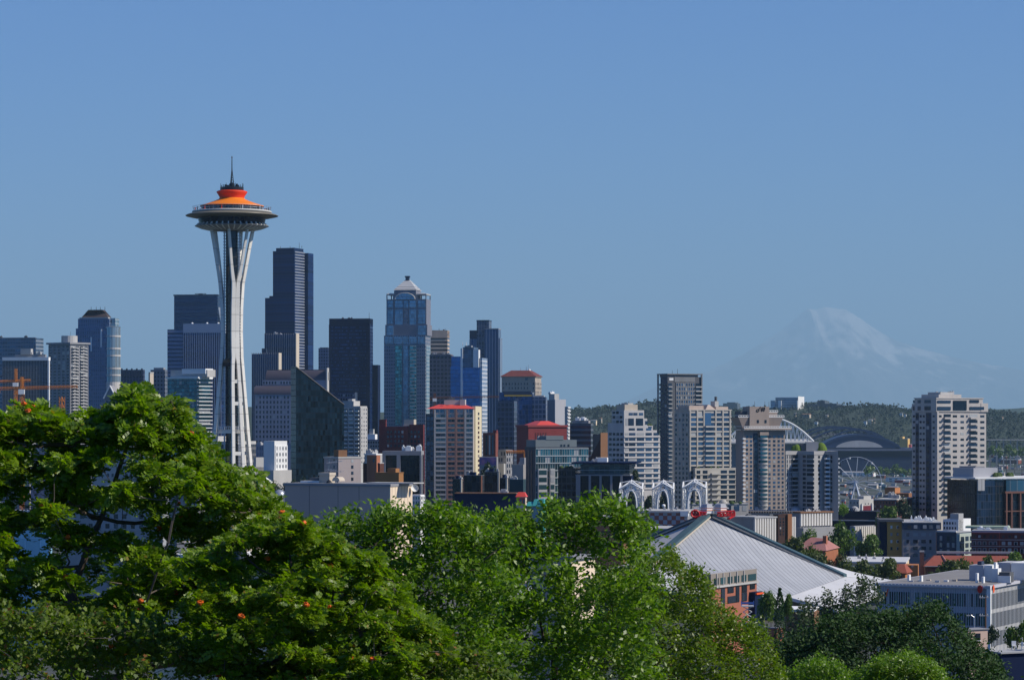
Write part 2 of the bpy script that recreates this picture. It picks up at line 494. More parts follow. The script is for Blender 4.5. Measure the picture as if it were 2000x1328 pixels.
b = Bld('apartment_tower', 'round-shouldered apartment tower with a drum on its overhanging flat roof', 95, 137, 172, 2500, 38)
b.blk('wall', None, None, 672, None, greyc)
nz = 24
z1 = b.z(674); z0 = z1 - nz * 2.75
b.grid('F', 0, b.w, z0, z1, 5, nz, 0.6, 0.55, greyc, dglass, 0.3)
b.grid('R', 0, b.d, z0, z1, 4, nz, 0.75, 0.5, greyc, dglass, 0.3)
for i in range(2): b.balc('R', b.d * (0.08 + 0.46 * i), b.d * (0.40 + 0.46 * i), [z0 + k * 2.75 for k in range(nz)], 1.4, concrete, 0.9)
b.box('roof_slab', -1.6, b.w + 1.6, -1.6, b.d + 1.6, b.z(672), b.z(668.5), greyc)
m = b.mb('roof_drum'); m.lathe([(7.2, b.z(668.5)), (7.2, b.z(655)), (0.1, b.z(654.5))], concrete, 20, (b.w * .55, b.d * .5))
b.mast(b.w * .6, b.d * .5, b.z(655), 4, darkmet)
b.done()

b = Bld('office_tower', 'blue office tower with a dark hipped roof and a banded round corner', 148, 213, 219, 2900, 12)
g = gridmat('blue_stone_facade', (0.10, 0.14, 0.24), (0.05, 0.09, 0.18), 2.4, 0.35, 3.9, 0.3, vlo=.7, vhi=1.3)
b.blk('wall', None, None, 641, None, g)
b.blk('wall', 151, 212, 622, 641, g, 2, b.d - 2)
b.blk('wall', 154, 210, 619.5, 622, concrete, 1.6, b.d - 1.6)
a0, a1 = b.u(157), b.u(208)
b.mb('roof').hip(a0, a1, 3, b.d + 6, b.z(619.5), b.z(604.5), b.u(169) - a0, 10, wall('dark_slate_roof', (0.05, 0.035, 0.035)))
for i, px in enumerate((170, 180, 188, 197)): b.mast(b.u(px), 12, b.z(604.5), 3.5, darkmet, 0.3)
m = b.mb('round_corner')
cx, cy = b.w + 1.5, 7
lt = wall('pale_stone_band', (0.5, 0.48, 0.45))
yy = [638, 655, 658, 679, 682, 693, 696, 718, 721, 731, 734, 746, 749]
for i, (p, q) in enumerate(zip(yy, yy[1:])):
    m.lathe([(8.0 if i % 2 == 0 else 8.3, b.z(q)), (8.0 if i % 2 == 0 else 8.3, b.z(p))], gridmat('pale_teal_strip', (0.3, 0.33, 0.36), (0.16, 0.26, 0.32), 1.3, 0.3, 40, 0) if i % 2 == 0 else lt, 20, (cx, cy))
m.lathe([(8.3, 0), (8.3, b.z(749))], lt, 20, (cx, cy)); m.lathe([(8.3, b.z(638)), (0.1, b.z(637))], lt, 20, (cx, cy))
b.box('upper_setback', b.u(205), b.u(221), 6, 18, b.z(660), b.z(621), gridmat('pale_teal_glass', (0.3, 0.35, 0.38), (0.15, 0.25, 0.3), 2, 0.15, 4, 0.2))
for px, t, q in ((177, 658, 686), (196.5, 643, 678)): b.fbox('light_shaft', 'F', b.u(px), b.u(px + 2.5), b.z(q), b.z(t), 0, 0.6, whitep)
b.done()

b = Bld('office_block', 'dark blue office block with a toothed roof line beside a pale chimney slab', 236, 280, 283, 2700, 8)
b.blk('wall', None, None, 722, None, gridmat('dark_navy_grid', (0.035, 0.05, 0.1), (0.02, 0.03, 0.06), 3, .4, 4, .3))
for i in range(9): b.box('parapet', b.w * (i + .1) / 9, b.w * (i + .65) / 9, -0.5, 1, b.z(735), b.z(724 if i % 2 else 719.5), navyc)
b.done()
b = Bld('concrete_slab_tower', 'narrow pale slab standing beside the toothed dark blue block', 290, 293, 300, 2400, 30)
b.blk('wall', None, None, 727, None, beige); b.fbox('cap', 'R', 0, b.d, b.z(729), b.z(726.6), 0, .3, concrete); b.done()
b = Bld('office_block', 'grey stepped office block between the pale slab and the teal glass condominium', 294, 322, 327, 2500, 10)
b.blk('wall', None, None, 722, None, gridmat('grey_small_grid', (0.11, 0.13, 0.17), (0.04, 0.055, 0.08), 3, .45, 3.6, .5))
b.blk('setback', 299, 318, 718, 722, greyc, 2); b.done()
b = Bld('gabled_hall', 'pale building with twin white-edged gables just above the treetops', 205, 285, 292, 1500, 10)
b.blk('wall', None, None, 778, None, greyc)
for p, q in ((203, 228), (232, 268)):
    a0, a1 = b.u(p), b.u(q); mid = (a0 + a1) / 2; zt, ze = b.z(753), b.z(778)
    b.mb('gable').prism([(a0, -.6, ze), (a1, -.6, ze), (a1, b.d, ze), (a0, b.d, ze)], [(mid - .1, -.6, zt), (mid + .1, -.6, zt), (mid + .1, b.d, zt), (mid - .1, b.d, zt)], greyc)
    for e in (a0, a1): b.mb('gable_trim').tube((e, -.8, ze), (mid, -.8, zt), .45, whitep)
b.grid('F', 0, b.w, b.z(810), b.z(780), 9, 3, .6, .55, greyc, dglass, .3)
b.done()
b = Bld('apartment_building', 'white balcony-fronted block peeping over the treetops below the pale slab', 268, 292, 297, 1400, 20)
b.blk('wall', None, None, 772, None, concrete)
b.grid('F', 0, b.w, b.z(800), b.z(773), 4, 3, .7, .5, whitep, dglass, .4); b.done()

b = Bld('condominium_tower', 'teal glass condominium with white balcony slabs and a white rooftop box', 327, 385, 411, 2000, 30)
b.blk('curtain_wall', None, None, 738, None, gridmat('teal_curtain', (0.06, 0.1, 0.13), (0.03, 0.1, 0.13), 2.2, .12, 2.7, .22, metal=.7, blind=.06))
nz = 22; z1 = b.z(739); fh = 2.7
for k in range(nz):
    z = z1 - k * fh
    b.win.append(('balcony', whitep, (b.w + .9, b.d * .5, z - .1), (1.8, b.d * 1.02, .5), 0))
    if k % 4 == 0 or k > 10: b.win.append(('floor_edge', whitep, (b.w * (.25 if k % 3 else .5), -.3, z - .1), (b.w * (.5 if k % 3 else 1), .6, .3), 0))
    b.pane('window_band', 'R', .5, b.d - .5, z - fh + .5, z - .4, .1, tglass)
b.box('roof_slab', -1, b.w + 1.6, -1, b.d + 1, b.z(738.5), b.z(736), whitep)
b.box('rooftop_box', b.u(328), b.u(400), 3, b.d * .8, b.z(736), b.z(722), concrete)
b.box('rooftop_box', b.u(352), b.u(398), 2, b.d * .7, b.z(730), b.z(720), whitep)
b.done()

b = Bld('office_tower', 'tall dark blue glass tower rising behind the legs of the observation tower', 340, 425, 440, 3300, 9)
b.blk('curtain_wall', None, None, 577, None, gridmat('deep_blue_bands', (0.014, 0.04, 0.10), (0.012, 0.035, 0.085), 60, 0, 4.2, .3, metal=.5, vlo=.8, vhi=1.3))
b.blk('roof_edge', 339, 426, 575, 577.5, navyc, -1, b.d)
for i in range(8): b.box('glass_step', b.w - 1 + .1 * i, b.w + .6 + .5 * i, 2, 10, b.z(640), b.z(600 + 5 * i), steel)
b.box('window_cleaning_rig', b.u(377), b.u(399), 8, 9.5, b.z(573.6), b.z(572.4), darkmet); b.box('window_cleaning_rig', b.u(384), b.u(392), 8, 9.5, b.z(575), b.z(573.6), darkmet)
b.done()
b = Bld('office_tower', 'broad blue office tower with white vertical fins and a plain pale top band', 326, 432, 446, 2800, 7)
b.blk('wall', 326, 358.5, 643, None, gridmat('blue_white_bands', (0.2, 0.24, 0.36), (0.02, 0.035, 0.09), 60, 0, 3.9, .42, vlo=.8, vhi=1.3), 2)
b.blk('curtain_wall', 358.5, None, 650, None, gridmat('navy_panes', (0.012, 0.025, 0.08), (0.01, 0.03, 0.10), 60, 0, 4, .15, metal=.2))
b.grid('F', b.u(358.5), b.w, 0, b.z(650), 17, 1, .62, 1, wall('pale_blue_fin', (0.22, 0.26, 0.36)), None, .7, 'glass')
b.blk('top_band', 358, None, 632, 650, wall('pale_blue_stone', (0.24, 0.3, 0.4), var=.1), -.9)
for px in (374, 403, 425): b.mb('dish_antenna').dome((b.u(px), 3, b.z(632)), 1.3, whitep)
b.done()

# ------------------------------------------------------------------ centre left towers
b = Bld('skyscraper', 'tallest black skyscraper with a pale striped edge, stepped at its left', 533, 575, 594.5, 3500, 20)
g = gridmat('black_glass', (0.004, 0.016, 0.065), (0.004, 0.02, 0.08), 60, 0, 3.6, .3, metal=.12, vlo=.6, vhi=1.5, spec=.15, patch=.5)
b.blk('curtain_wall', None, None, 490, None, g)
b.box('crown', b.u(538.5), b.w - .6, 1, b.d - 1.5, b.z(490), b.z(484), g)
b.blk('lower_wing', 515, 533, 581, None, g, 4, b.d * .8); b.blk('lower_wing', 522, 533, 577, 581, g, 6, b.d * .7)
m = b.mb('rear_wing'); a0, a1 = b.u(594.5, b.d), b.u(602, b.d); m.box(b.w - 4, a1, b.d - .4, b.d + 16, 0, b.z(492), g)
n = int((b.z(490) - b.z(722)) / 3.6)
lightb = wall('blue_grey_spandrel', (0.22, 0.24, 0.29), var=.1)
for k in range(n): b.win.append(('spandrel', lightb, (b.w + .4, b.d * .5, b.z(492) - k * 3.6), (.8, b.d * .96, 1.5), 0))
for px in (541, 560, 578, 583): b.mast(b.u(px), 10, b.z(484), 3 if px != 578 else 7, darkmet, .3)
b.done()
b = Bld('office_tower', 'white-finned dark tower with a blank pale flank in front of the black skyscraper', 517, 577, 582.5, 2600, 9)
b.blk('curtain_wall', None, None, 653, None, gridmat('navy_panes', (0.012, 0.025, 0.08), (0.01, 0.03, 0.10), 60, 0, 4, .15, metal=.2))
b.grid('F', 0, b.w, 0, b.z(651), 14, 1, .68, 1, wall('grey_fin', (0.19, 0.20, 0.24)), None, .8, 'glass', top=False)
b.box('flank_wall', b.w + .02, b.w + .9, -.8, b.d, 0, b.z(651), beige); b.mech(4, b.z(653), unitm, 8); b.done()
b = Bld('office_tower', 'lower white-finned dark tower beside the observation tower shaft', 492, 543, 548, 2520, 9)
b.blk('curtain_wall', None, None, 691, None, gridmat('navy_panes', (0.012, 0.025, 0.08), (0.01, 0.03, 0.10), 60, 0, 4, .15, metal=.2))
b.grid('F', 0, b.w, 0, b.z(689), 12, 1, .68, 1, wall('grey_fin', (0.19, 0.20, 0.24)), None, .8, 'glass', top=False)
b.box('flank_wall', b.w + .02, b.w + .9, -.8, b.d, 0, b.z(689), beige)
b.blk('plant_room', 508, 517, 680, 691, navyc, 6); b.done()

b = Bld('office_building', 'grey office building with stepped barrel-vault roofs and a grid of square windows', 498, 632, 640, 2000, 8)
stone = wall('grey_blue_stone', (0.27, 0.275, 0.33))
vault = plain('dark_copper_vault', (0.10, 0.085, 0.1), .45, .4)
b.blk('wall', None, None, 770, None, stone)
a0, a1 = 0, b.u(567); z0, z1 = b.z(867), b.z(771)
b.grid('F', a0, b.u(580), z0, z1, 12, 10, .5, .55, stone, dglass, .35)
def qvault(part, x0, x1, y0, zb_, r, zr, n=8):
    ring = lambda x: [(x, y0 + r - r * math.cos(i * math.pi / 2 / n), zb_ + zr * math.sin(i * math.pi / 2 / n)) for i in range(n + 1)] + [(x, b.d, zb_ + zr), (x, b.d, zb_)]
    b.mb(part).sweep([ring(x0), ring(x1)], vault)
qvault('vault_roof', -1, b.u(575), -.5, b.z(770), 8, b.z(753) - b.z(770))
b.blk('attic', 507, None, 742, 756, stone, 9)
b.grid('F', b.u(507), b.u(575), b.z(751), b.z(743), 12, 1, .55, .6, stone, dglass, .3, base=9)
qvault('vault_roof', b.u(513), b.w, 9, b.z(742), 8, b.z(721) - b.z(742))
b.box('end_gable', b.w + .02, b.w + 1, 8, b.d, b.z(800), b.z(718), concrete)
b.box('end_gable_window', b.w + 1, b.w + 1.2, 12, 16, b.z(742), b.z(726), darkc)
b.done()

b = Bld('glass_tower', 'black-green mirror glass tower with a steep slanting roof line', 568, 578, 672, 1800, 70)
g = gridmat('black_green_mirror', (0.003, 0.007, 0.013), (0.003, 0.009, 0.015), 1.6, .1, 3.6, .09, metal=.06, vlo=.3, vhi=3.0, spec=.15, patch=.8)  # cell and patch tones are mirrored reflections painted into the glass
zt, ze = b.z(716), b.z(790)
b.mb('curtain_wall').prism([(0, 0, 0), (b.w, 0, 0), (b.w, b.d, 0), (0, b.d, 0)], [(0, 0, zt), (b.w, 0, zt), (b.w, b.d, ze), (0, b.d, ze)], g)
b.mb('roof_edge').tube((b.w, 0, zt), (b.w, b.d, ze), .4, darkmet)
b.mast(b.w * .5, 1, zt - 1, 4, darkmet)
b.done()
b = Bld('office_tower', 'slim blue tower half hidden behind the black slab tower', 622, 642, 646, 3400, 8)
b.blk('wall', None, None, 680, None, gridmat('blue_small_grid', (0.07, 0.1, 0.19), (0.03, 0.05, 0.11), 3, .4, 3.8, .4)); b.blk('crown', 624, 640, 678.5, 680, navyc, 2); b.done()
b = Bld('office_tower', 'wide black slab tower with grey floor bands', 643, 722, 728.5, 3100, 7)
b.blk('curtain_wall', None, None, 623, None, gridmat('black_slab_bands', (0.002, 0.010, 0.05), (0.016, 0.048, 0.15), 1.6, .25, 3.8, .62, metal=.05, vlo=.2, vhi=1.4, wrough=.5, spec=.12, patch=.75))
b.blk('crown', None, None, 622, 634, blackp, -.5); b.box('corner_column', b.w - 4, b.w + .3, -.6, 2, 0, b.z(634), blackp); b.box('corner_column', -.3, 2, -.6, 2, 0, b.z(634), blackp)
b.box('rear_wing', b.w - 2, b.u(738, b.d * .8), b.d * .8, b.d + 12, 0, b.z(712), blackp)
b.mast(b.u(718), 10, b.z(622), 7, darkmet, .25); b.mech(3, b.z(622), darkc, 4, h=(1, 2)); b.done()
b = Bld('office_block', 'small blue-grey block in front of the foot of the black slab tower', 660, 693, 698, 2050, 10)
b.blk('wall', None, None, 766, None, navyc); b.grid('F', 0, b.w, b.z(800), b.z(768), 7, 4, .6, .5, wall('blue_grey_panel', (0.09, 0.11, 0.17)), dglass, .3); b.done()

b = Bld('apartment_tower', 'white apartment tower with rows of scooped balconies beside the black-green mirror tower', 669, 704, 717, 1850, 22)
b.blk('wall', None, None, 797, None, concrete); b.blk('wall', 669, 690, 783, 797, concrete, .5); b.blk('cap', 688, None, 793, 797, concrete, -.3)
b.blk('plant_room', 676, 684, 779, 783, concrete, 3, 8)
nz = 15; z1 = b.z(796); fh = 2.65; z0 = z1 - nz * fh
b.grid('F', 0, b.w, z0, z1, 3, nz, .8, .5, concrete, dglass, .3)
for i in range(3): b.balc('F', b.w * (i + .12) / 3, b.w * (i + .8) / 3, [z0 + k * fh for k in range(nz)], 1.3, whitep, .8)
b.grid('R', 0, b.d, z0, z1, 3, nz, .35, .5, concrete, dglass, .2)
b.done()
b = Bld('apartment_block', 'pinkish-grey block with a single column of dark windows and a brown penthouse', 633, 661, 705, 1250, 52)
pk = wall('pinkish_grey_render', (0.36, 0.31, 0.3))
b.blk('wall', None, None, 893, None, pk)
b.box('parapet', -.2, b.w + .25, -.25, b.d + .2, b.z(895), b.z(892), concrete)
zt = b.z(897)
for k in range(8):
    for (f, x, wd) in (('R', b.v(688), 1.2), ('F', b.w * .35, .9), ('F', b.w * .7, .9)):
        b.pane('window', f, x - wd / 2, x + wd / 2, zt - k * 2.7 - 1.4, zt - k * 2.7, .02, dglass)
b.box('penthouse', b.w - 4.5, b.w - .8, .6, 5.2, b.z(893), b.z(879), brownc); b.done()
b = Bld('civic_building', 'old pale stone building with tall window rows at the foot of the observation tower', 494, 536, 562, 1600, 38)
b.blk('wall', None, None, 869, None, stone); b.box('wall', b.w - 8, b.w + .5, -.5, b.d * .9, 0, b.z(861), whitep)
z1 = b.z(870); b.grid('F', 0, b.w - 8.5, z1 - 7 * 3.4, z1, 5, 7, .35, .55, stone, dglass, .3)
b.grid('R', 0, b.d * .9, z1 - 7 * 3.4, z1, 4, 7, .4, .55, whitep, dglass, .3, base=.5)
b.box('podium', b.w * .2, b.w + 3, -4, b.d, 0, b.z(918), concrete)
b.mech(2, b.z(869), unitm, 3); b.done()
b = Bld('stair_block', 'windowless pale stair block against the old stone building', 496, 500, 515, 1450, 50)
b.blk('wall', None, None, 893, None, concrete); b.blk('podium', None, None, 912, None, concrete, -1.5); b.done()
b = Bld('office_block', 'low blue-grey block topped by a small white tower beside the white apartment tower', 713, 742, 748, 1900, 12)
b.blk('wall', None, None, 858, None, wall('blue_grey_panel', (0.09, 0.11, 0.17)))
b.grid('F', 0, b.w, b.z(890), b.z(860), 6, 4, .6, .5, greyc, dglass, .3)
b.blk('tower', 716, 731, 848, 858, whitep, 2, 8); b.blk('tower', 719, 727, 838, 848, concrete, 3, 6); b.done()

# the post-modern tower with the pyramid top
b = Bld('skyscraper', 'blue glass skyscraper crowned by a stone pyramid between arched corners', 750, 831, 841, 3040, 9)
st = wall('grey_blue_granite', (0.17, 0.18, 0.22), var=.12)
gb = gridmat('sky_blue_strip', (0.12, 0.18, 0.25), (0.17, 0.26, 0.36), 1.5, .12, 3.8, .14, metal=.6, vlo=.7, vhi=1.3)
gt = gridmat('teal_strip', (0.04, 0.14, 0.17), (0.06, 0.2, 0.22), 1.6, .1, 3.8, .2, metal=.75, vlo=.4, vhi=1.8)
gw = gridmat('granite_windows', (0.17, 0.19, 0.24), (0.05, 0.09, 0.15), 2.6, .38, 3.8, .5)
b.blk('wall', None, None, 655, None, gw); b.blk('wall', 752, 834, 634, 655, st, 1.2, b.d - 1); b.blk('wall', 754, 832, 584, 634, st, 2, b.d - 2)
for p, q, t, o in ((756, 767, 587, 601), (771, 786, 587, 601), (788, 797, 587, 601), (799, 812, 587, 601), (816, 830, 587, 601), (756, 767, 604, 632), (771, 786, 604, 652), (799, 812, 604, 652), (816, 830, 604, 632), (755, 768, 636, 654), (816, 832, 636, 654)):
    b.fbox('glass_strip', 'F', b.u(p), b.u(q), b.z(o), b.z(t), 0.0, .35, gb, 2 if o < 635 or p in (771, 799) else 1.2)
b.fbox('glass_strip', 'F', b.u(789), b.u(796), b.z(652), b.z(604), 0, .3, gw, 2)
for p, q, mt in ((772, 785, gt), (800, 813, gt), (788, 797, gb)): b.fbox('glass_strip', 'F', b.u(p), b.u(q), b.z(830), b.z(674), 0, .5, mt)
for p, q in ((752, 768), (770, 786), (787, 797), (799, 814), (816, 830)): b.fbox('glass_strip', 'F', b.u(p), b.u(q), b.z(671), b.z(658), 0, .4, gb)
n = 40
for k in range(n): b.win.append(('floor_rail', wall('pale_stone_band', (0.5, 0.48, 0.45)), ((b.u(801) + b.u(812)) / 2, -.75, b.z(676) - k * 3.8), (b.u(812) - b.u(801), .5, .9), 0))
b.fbox('glass_strip', 'R', 3, b.d - 3, b.z(830), b.z(674), 0, .4, gridmat('pale_teal_glass', (0.3, 0.35, 0.38), (0.15, 0.25, 0.3), 2, .15, 4, .2))
a0, a1 = b.u(769), b.u(812)
b.blk('crown', 769, 812, 567, 584, st, 1.5, b.d - 1.5)
mid = (a0 + a1) / 2; rr = (a1 - a0) / 2 - 1
m = b.mb('crown_arch')
pts = [(mid + rr * math.cos(t), 1.1, b.z(584.5) + rr * .62 * math.sin(t)) for t in [math.pi * i / 14 for i in range(15)]]
for p, q in zip(pts, pts[1:]): m.tube(p, q, .55, wall('pale_stone_band', (0.5, 0.48, 0.45)), n=5)
m.poly([pts[0]] + pts[1:] , gb)
b.mb('pyramid_roof').hip(a0 - .6, a1 + .6, 1, b.d + 3, b.z(566), b.z(545.5), (a1 - a0) / 2 - 2, (b.d + 2) / 2 - 2, gridmat('banded_stone_roof', (0.42, 0.42, 0.42), (0.25, 0.26, 0.27), 500, 0, 2.2, .55, metal=0, rough=.7))
b.box('finial', mid - 1.9, mid + 1.9, b.d / 2 - 1, b.d / 2 + 3, b.z(546), b.z(540), navyc); b.box('finial', mid - 2.6, mid + 2.6, b.d / 2 - 1.5, b.d / 2 + 3.5, b.z(540), b.z(537.5), navyc)
for p, q in ((754, 768.5), (813, 832)):
    x0, x1 = b.u(p), b.u(q)
    m = MB()
    for x in (x0 + .5, x1 - .5):
        for y in (2.5, b.d - 3): m.box(x - .5, x + .5, y - .5, y + .5, b.z(584), b.z(575.5), st)
    m.box(x0, x1, 2, b.d - 2.5, b.z(575.5), b.z(573.5), concrete)
    m.hip(x0, x1, 2, b.d - 2.5, b.z(573.5), b.z(572), (x1 - x0) * .25, 2, concrete)
    m.build('corner_pavilion', b.root)
b.done()

b = Bld('brick_building', 'dark red brick block with a beige lift tower below the pyramid-topped skyscraper', 740, 827, 829, 1750, 10)
b.blk('wall', None, 798, 833, None, dbrick); b.blk('wall', 799.5, None, 829, None, dbrick); b.blk('wall', 740, 753, 819, 833, dbrick, 1); b.blk('lift_tower', 788, 807, 819, 845, beige, 2, 9)
b.blk('lift_tower', 786, 809, 830, 832, beige, 1.6, 9.4)
for k in range(4):
    for px in (758, 764, 772, 779, 786, 804, 811, 818): b.pane('window', 'F', b.u(px) - .6, b.u(px) + .6, b.z(846 + 9 * k), b.z(841 + 9 * k), .05, dglass)
b.done()
b = Bld('low_block', 'small white-roofed block left of the concrete portal building', 712, 735, 748, 1380, 30)
b.blk('wall', None, None, 888, None, concrete); b.blk('parapet', None, None, 886, 888, whitep, -.3); b.mech(3, b.z(886), unitm, 9, h=(.8, 2)); b.done()
b = Bld('brick_block', 'dark brown brick block behind the orange-brown stepped block', 709, 742, 750, 1220, 18)
b.blk('wall', None, None, 905, None, wall('deep_brown_brick', (0.09, 0.035, 0.025))); b.box('stair_tower', b.u(719), b.u(738), -1.5, 3, 0, b.z(889), brick)
b.pane('window', 'F', b.u(731), b.u(734), b.z(902), b.z(896), 1.55, dglass); b.blk('parapet', None, None, 903.5, 905, concrete, -.2); b.done()
b = Bld('stepped_block', 'orange-brown windowless stepped block rising behind the long grey hall roof', 733, 779, 788, 1120, 14)
ob = wall('ochre_render', (0.3, 0.14, 0.05), var=.12)
b.blk('wall', None, None, 924, None, ob); b.blk('upper_step', 756, 772, 915, 924, ob, .5, 6); b.box('parapet', -.15, b.w + .2, -.2, b.d, b.z(924), b.z(922.5), ob); b.done()
b = Bld('portal_building', 'dark glass building framed by grey concrete portals left of the red-roofed tower', 747, 823, 828, 1300, 6)
b.blk('glazing', None, None, 888, None, gridmat('black_glazing', (0.01, 0.012, 0.016), (0.01, 0.014, 0.02), 1.6, .06, 3.4, .05, metal=.3), 1.5)
b.blk('frame', None, None, 880.5, 889, greyc, -.6, b.d)
for p, q in ((747, 753), (775, 782), (820, 824)): b.blk('frame', p, q, 889, None, greyc, -.6, 1.6)
b.mech(7, b.z(880.5), whitep, 12, a=(.45, .97), h=(1, 2.6), w_=(1, 3)); b.done()

# red-roofed condominium
b = Bld('condominium_tower', 'beige and brick condominium tower under a bright red hipped roof', 831, 925, 938, 1550, 4)
tan = wall('tan_concrete', (0.54, 0.48, 0.42)); tb = wall('terracotta_brick', (0.44, 0.23, 0.165), var=.12)
b.blk('wall', 848, None, 803, None, tan); b.blk('side_wing', None, 848.3, 808, None, gridmat('blue_side_glass', (0.12, 0.1, 0.1), (0.05, 0.07, 0.11), 2, .3, 2.75, .3, metal=.6, vlo=.3, vhi=2), 1.2)
nz = 24; z1 = b.z(809); fh = 2.62; z0 = z1 - nz * fh
for p, q, mt, n in ((848, 872, tan, 2), (872, 890, tb, 2), (890, 907.5, tb, 2), (907.5, 925, tan, 2)):
    u0, u1 = b.u(p), b.u(q)
    b.fbox('pier', 'F', u0, u0 + .9, z0, b.z(800), 0, 1.2, mt); b.fbox('pier', 'F', u1 - .5, u1, z0, b.z(800.2), 0, 1.15, mt)
    for k in range(nz):
        z = z0 + k * fh
        b.win.append(('balcony', mt, ((u0 + u1) / 2 + .2, -.6, z + .45), (u1 - u0 - 1.4, 1.2, .95), 0))
        for i in range(n):
            a = u0 + .9 + (u1 - u0 - 1.4) * i / n
            b.pane('window', 'F', a + .1, a + (u1 - u0 - 1.4) / n - .1, z + .95, z + fh - .25, .05, pglass if (p + k) % 3 else dglass)
b.blk('top_floor', 848, None, 797, 803, tan, .6)
b.grid('F', b.u(849), b.w, b.z(807), b.z(798), 8, 1, .8, .7, tan, bglass, .2)
cr = wall('cream_flank', (0.62, 0.54, 0.36), var=.1)
b.box('flank_wall', b.w - 1, b.w + .8, 3, b.d, 0, b.z(793), cr)
for k in range(22): b.pane('window', 'R', b.d * .42, b.d * .62, z1 - k * 2.62 - .3, z1 - k * 2.62 + 1.1, .85, dglass)
a0, a1 = b.u(833), b.u(927)
b.mb('hip_roof').hip(a0, a1, -1, 16, b.z(798), b.z(789), (a1 - a0) * .26, 7, redroof)
b.blk('penthouse', 866, 898, 781, 795, tan, 5, 12); b.blk('penthouse', 897, 907, 780, 795, concrete, 4, 11)
b.mech(5, b.z(781), darkc, 4, a=(.4, .75), v=(.05, .18), h=(.6, 1.5), w_=(.6, 1.6)); b.done()
# ------------------------------------------------------------------ centre towers
b = Bld('office_tower', 'tan tower with dark window bands directly behind the pyramid-topped skyscraper', 836, 874, 878, 3300, 5)
b.blk('wall', None, None, 646, None, gridmat('tan_bands', (0.5, 0.38, 0.29), (0.03, 0.035, 0.05), 200, 0, 4.6, .55, vlo=.8, vhi=1.2)); b.blk('top_band', None, None, 645, 660, wall('tan_stone', (0.5, 0.38, 0.29)), -.4)
for px in (842, 856, 868): b.mast(b.u(px), 8, b.z(645), 2.5, darkmet, .3)
b.mb('dish_antenna').dome((b.u(866), 4, b.z(645)), 1.2, darkmet); b.done()
b = Bld('office_tower', 'dark tower with a coarse grid of black windows below the tan tower', 839, 882, 886, 2900, 6)
b.blk('wall', None, None, 693, None, gridmat('dark_coarse_grid', (0.08, 0.085, 0.12), (0.012, 0.016, 0.03), 3.9, .34, 4.2, .42, metal=.3))
b.blk('parapet', 840, 880, 691.5, 693, greyc, -.4); b.mech(4, b.z(691.5), greyc, 31, h=(1, 2)); b.done()
b = Bld('glass_tower', 'bright blue glass tower with white sunlit fins, stepped to the left', 880, 937, 948, 2700, 12)
bl = gridmat('cobalt_glass', (0.03, 0.09, 0.22), (0.03, 0.11, 0.30), 1.5, .06, 3.9, .1, metal=.75, vlo=.75, vhi=1.25)
b.blk('curtain_wall', None, 904, 716, None, bl); b.blk('curtain_wall', 903, None, 718, None, bl, -.6); b.blk('curtain_wall', 881, 900, 696, 716, bl, 1, b.d * .7)
b.blk('crown', 904, 925, 678, 718, gridmat('dark_blue_top', (0.05, 0.08, 0.13), (0.05, 0.08, 0.15), 3, .1, 4, .15), 0, b.d * .8); b.blk('crown', 907, 920, 675, 678, greyc, 1, 8)
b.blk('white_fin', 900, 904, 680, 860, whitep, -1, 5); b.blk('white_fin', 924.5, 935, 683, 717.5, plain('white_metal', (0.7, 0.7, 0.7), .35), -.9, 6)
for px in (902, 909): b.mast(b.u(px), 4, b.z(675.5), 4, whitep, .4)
b.box('corner_bay', b.w - .4, b.w + 2, 1.5, b.d, 0, b.z(699), gridmat('sunlit_glass_grid', (0.5, 0.52, 0.55), (0.12, 0.22, 0.36), 2.2, .25, 3.9, .3, metal=.5, vlo=.6, vhi=1.6)); b.done()  # flank glass made paler, its sunlight put into the colour
b = Bld('skyscraper', 'tall slate-blue skyscraper of stepped shafts with vertical glass fins', 914, 974, 979, 3000, 7)
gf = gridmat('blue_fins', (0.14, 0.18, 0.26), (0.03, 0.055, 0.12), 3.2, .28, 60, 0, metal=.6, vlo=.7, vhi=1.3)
b.blk('shaft', 931, 955, 627, None, gridmat('brown_blue_glass', (0.10, 0.11, 0.15), (0.05, 0.06, 0.1), 3, .3, 4, .2)); b.blk('crown', 930.6, 955.4, 625, 627, navyc, -.3)
b.blk('shaft', 947, None, 643, None, gf, -1.5, b.d * .9); b.blk('crown', 947, None, 641.5, 643, greyc, -1.7, b.d * .9)
b.blk('shaft', 917, 931, 662, None, gf, -.6); b.blk('shaft', 916.5, 931, 645, 661.5, navyc, 2); b.blk('shaft', 914, 917, 674, None, gf, 1)
b.box('flank_shaft', b.w - 1, b.w + 1.2, 2, b.d, 0, b.z(660), gridmat('blue_fins_sunlit', (0.3, 0.34, 0.4), (0.08, 0.12, 0.2), 2.5, .3, 60, 0)); b.done()  # paler copy of the fins, the flank's sunlight put into the colour
b = Bld('office_tower', 'beige stone tower under a dark red hipped roof', 980, 1045, 1057, 2600, 14)
bs = wall('beige_stone', (0.36, 0.31, 0.26))
b.blk('wall', None, None, 735, None, bs)
b.grid('F', 0, b.w, b.z(770), b.z(745.5), 11, 3, .42, .5, bs, dglass, .3); b.grid('R', 0, b.d, b.z(770), b.z(745.5), 5, 3, .42, .5, bs, dglass, .3)
b.box('cornice', -.8, b.w + .9, -.8, b.d + .8, b.z(736.5), b.z(735), bs)
b.pane('window', 'F', b.u(1026), b.u(1031), b.z(743), b.z(737.5), .05, dglass)
b.mb('hip_roof').hip(-1.4, b.w + 1.4, -1.4, b.d + 1.4, b.z(735), b.z(723), b.w * .28, b.d * .3, wall('dark_red_tile', (0.16, 0.045, 0.04)))
for px, h in ((1011, 3), (1022, 4), (1026, 5.5)): b.mast(b.u(px), 12, b.z(723.5), h, steel, .3)
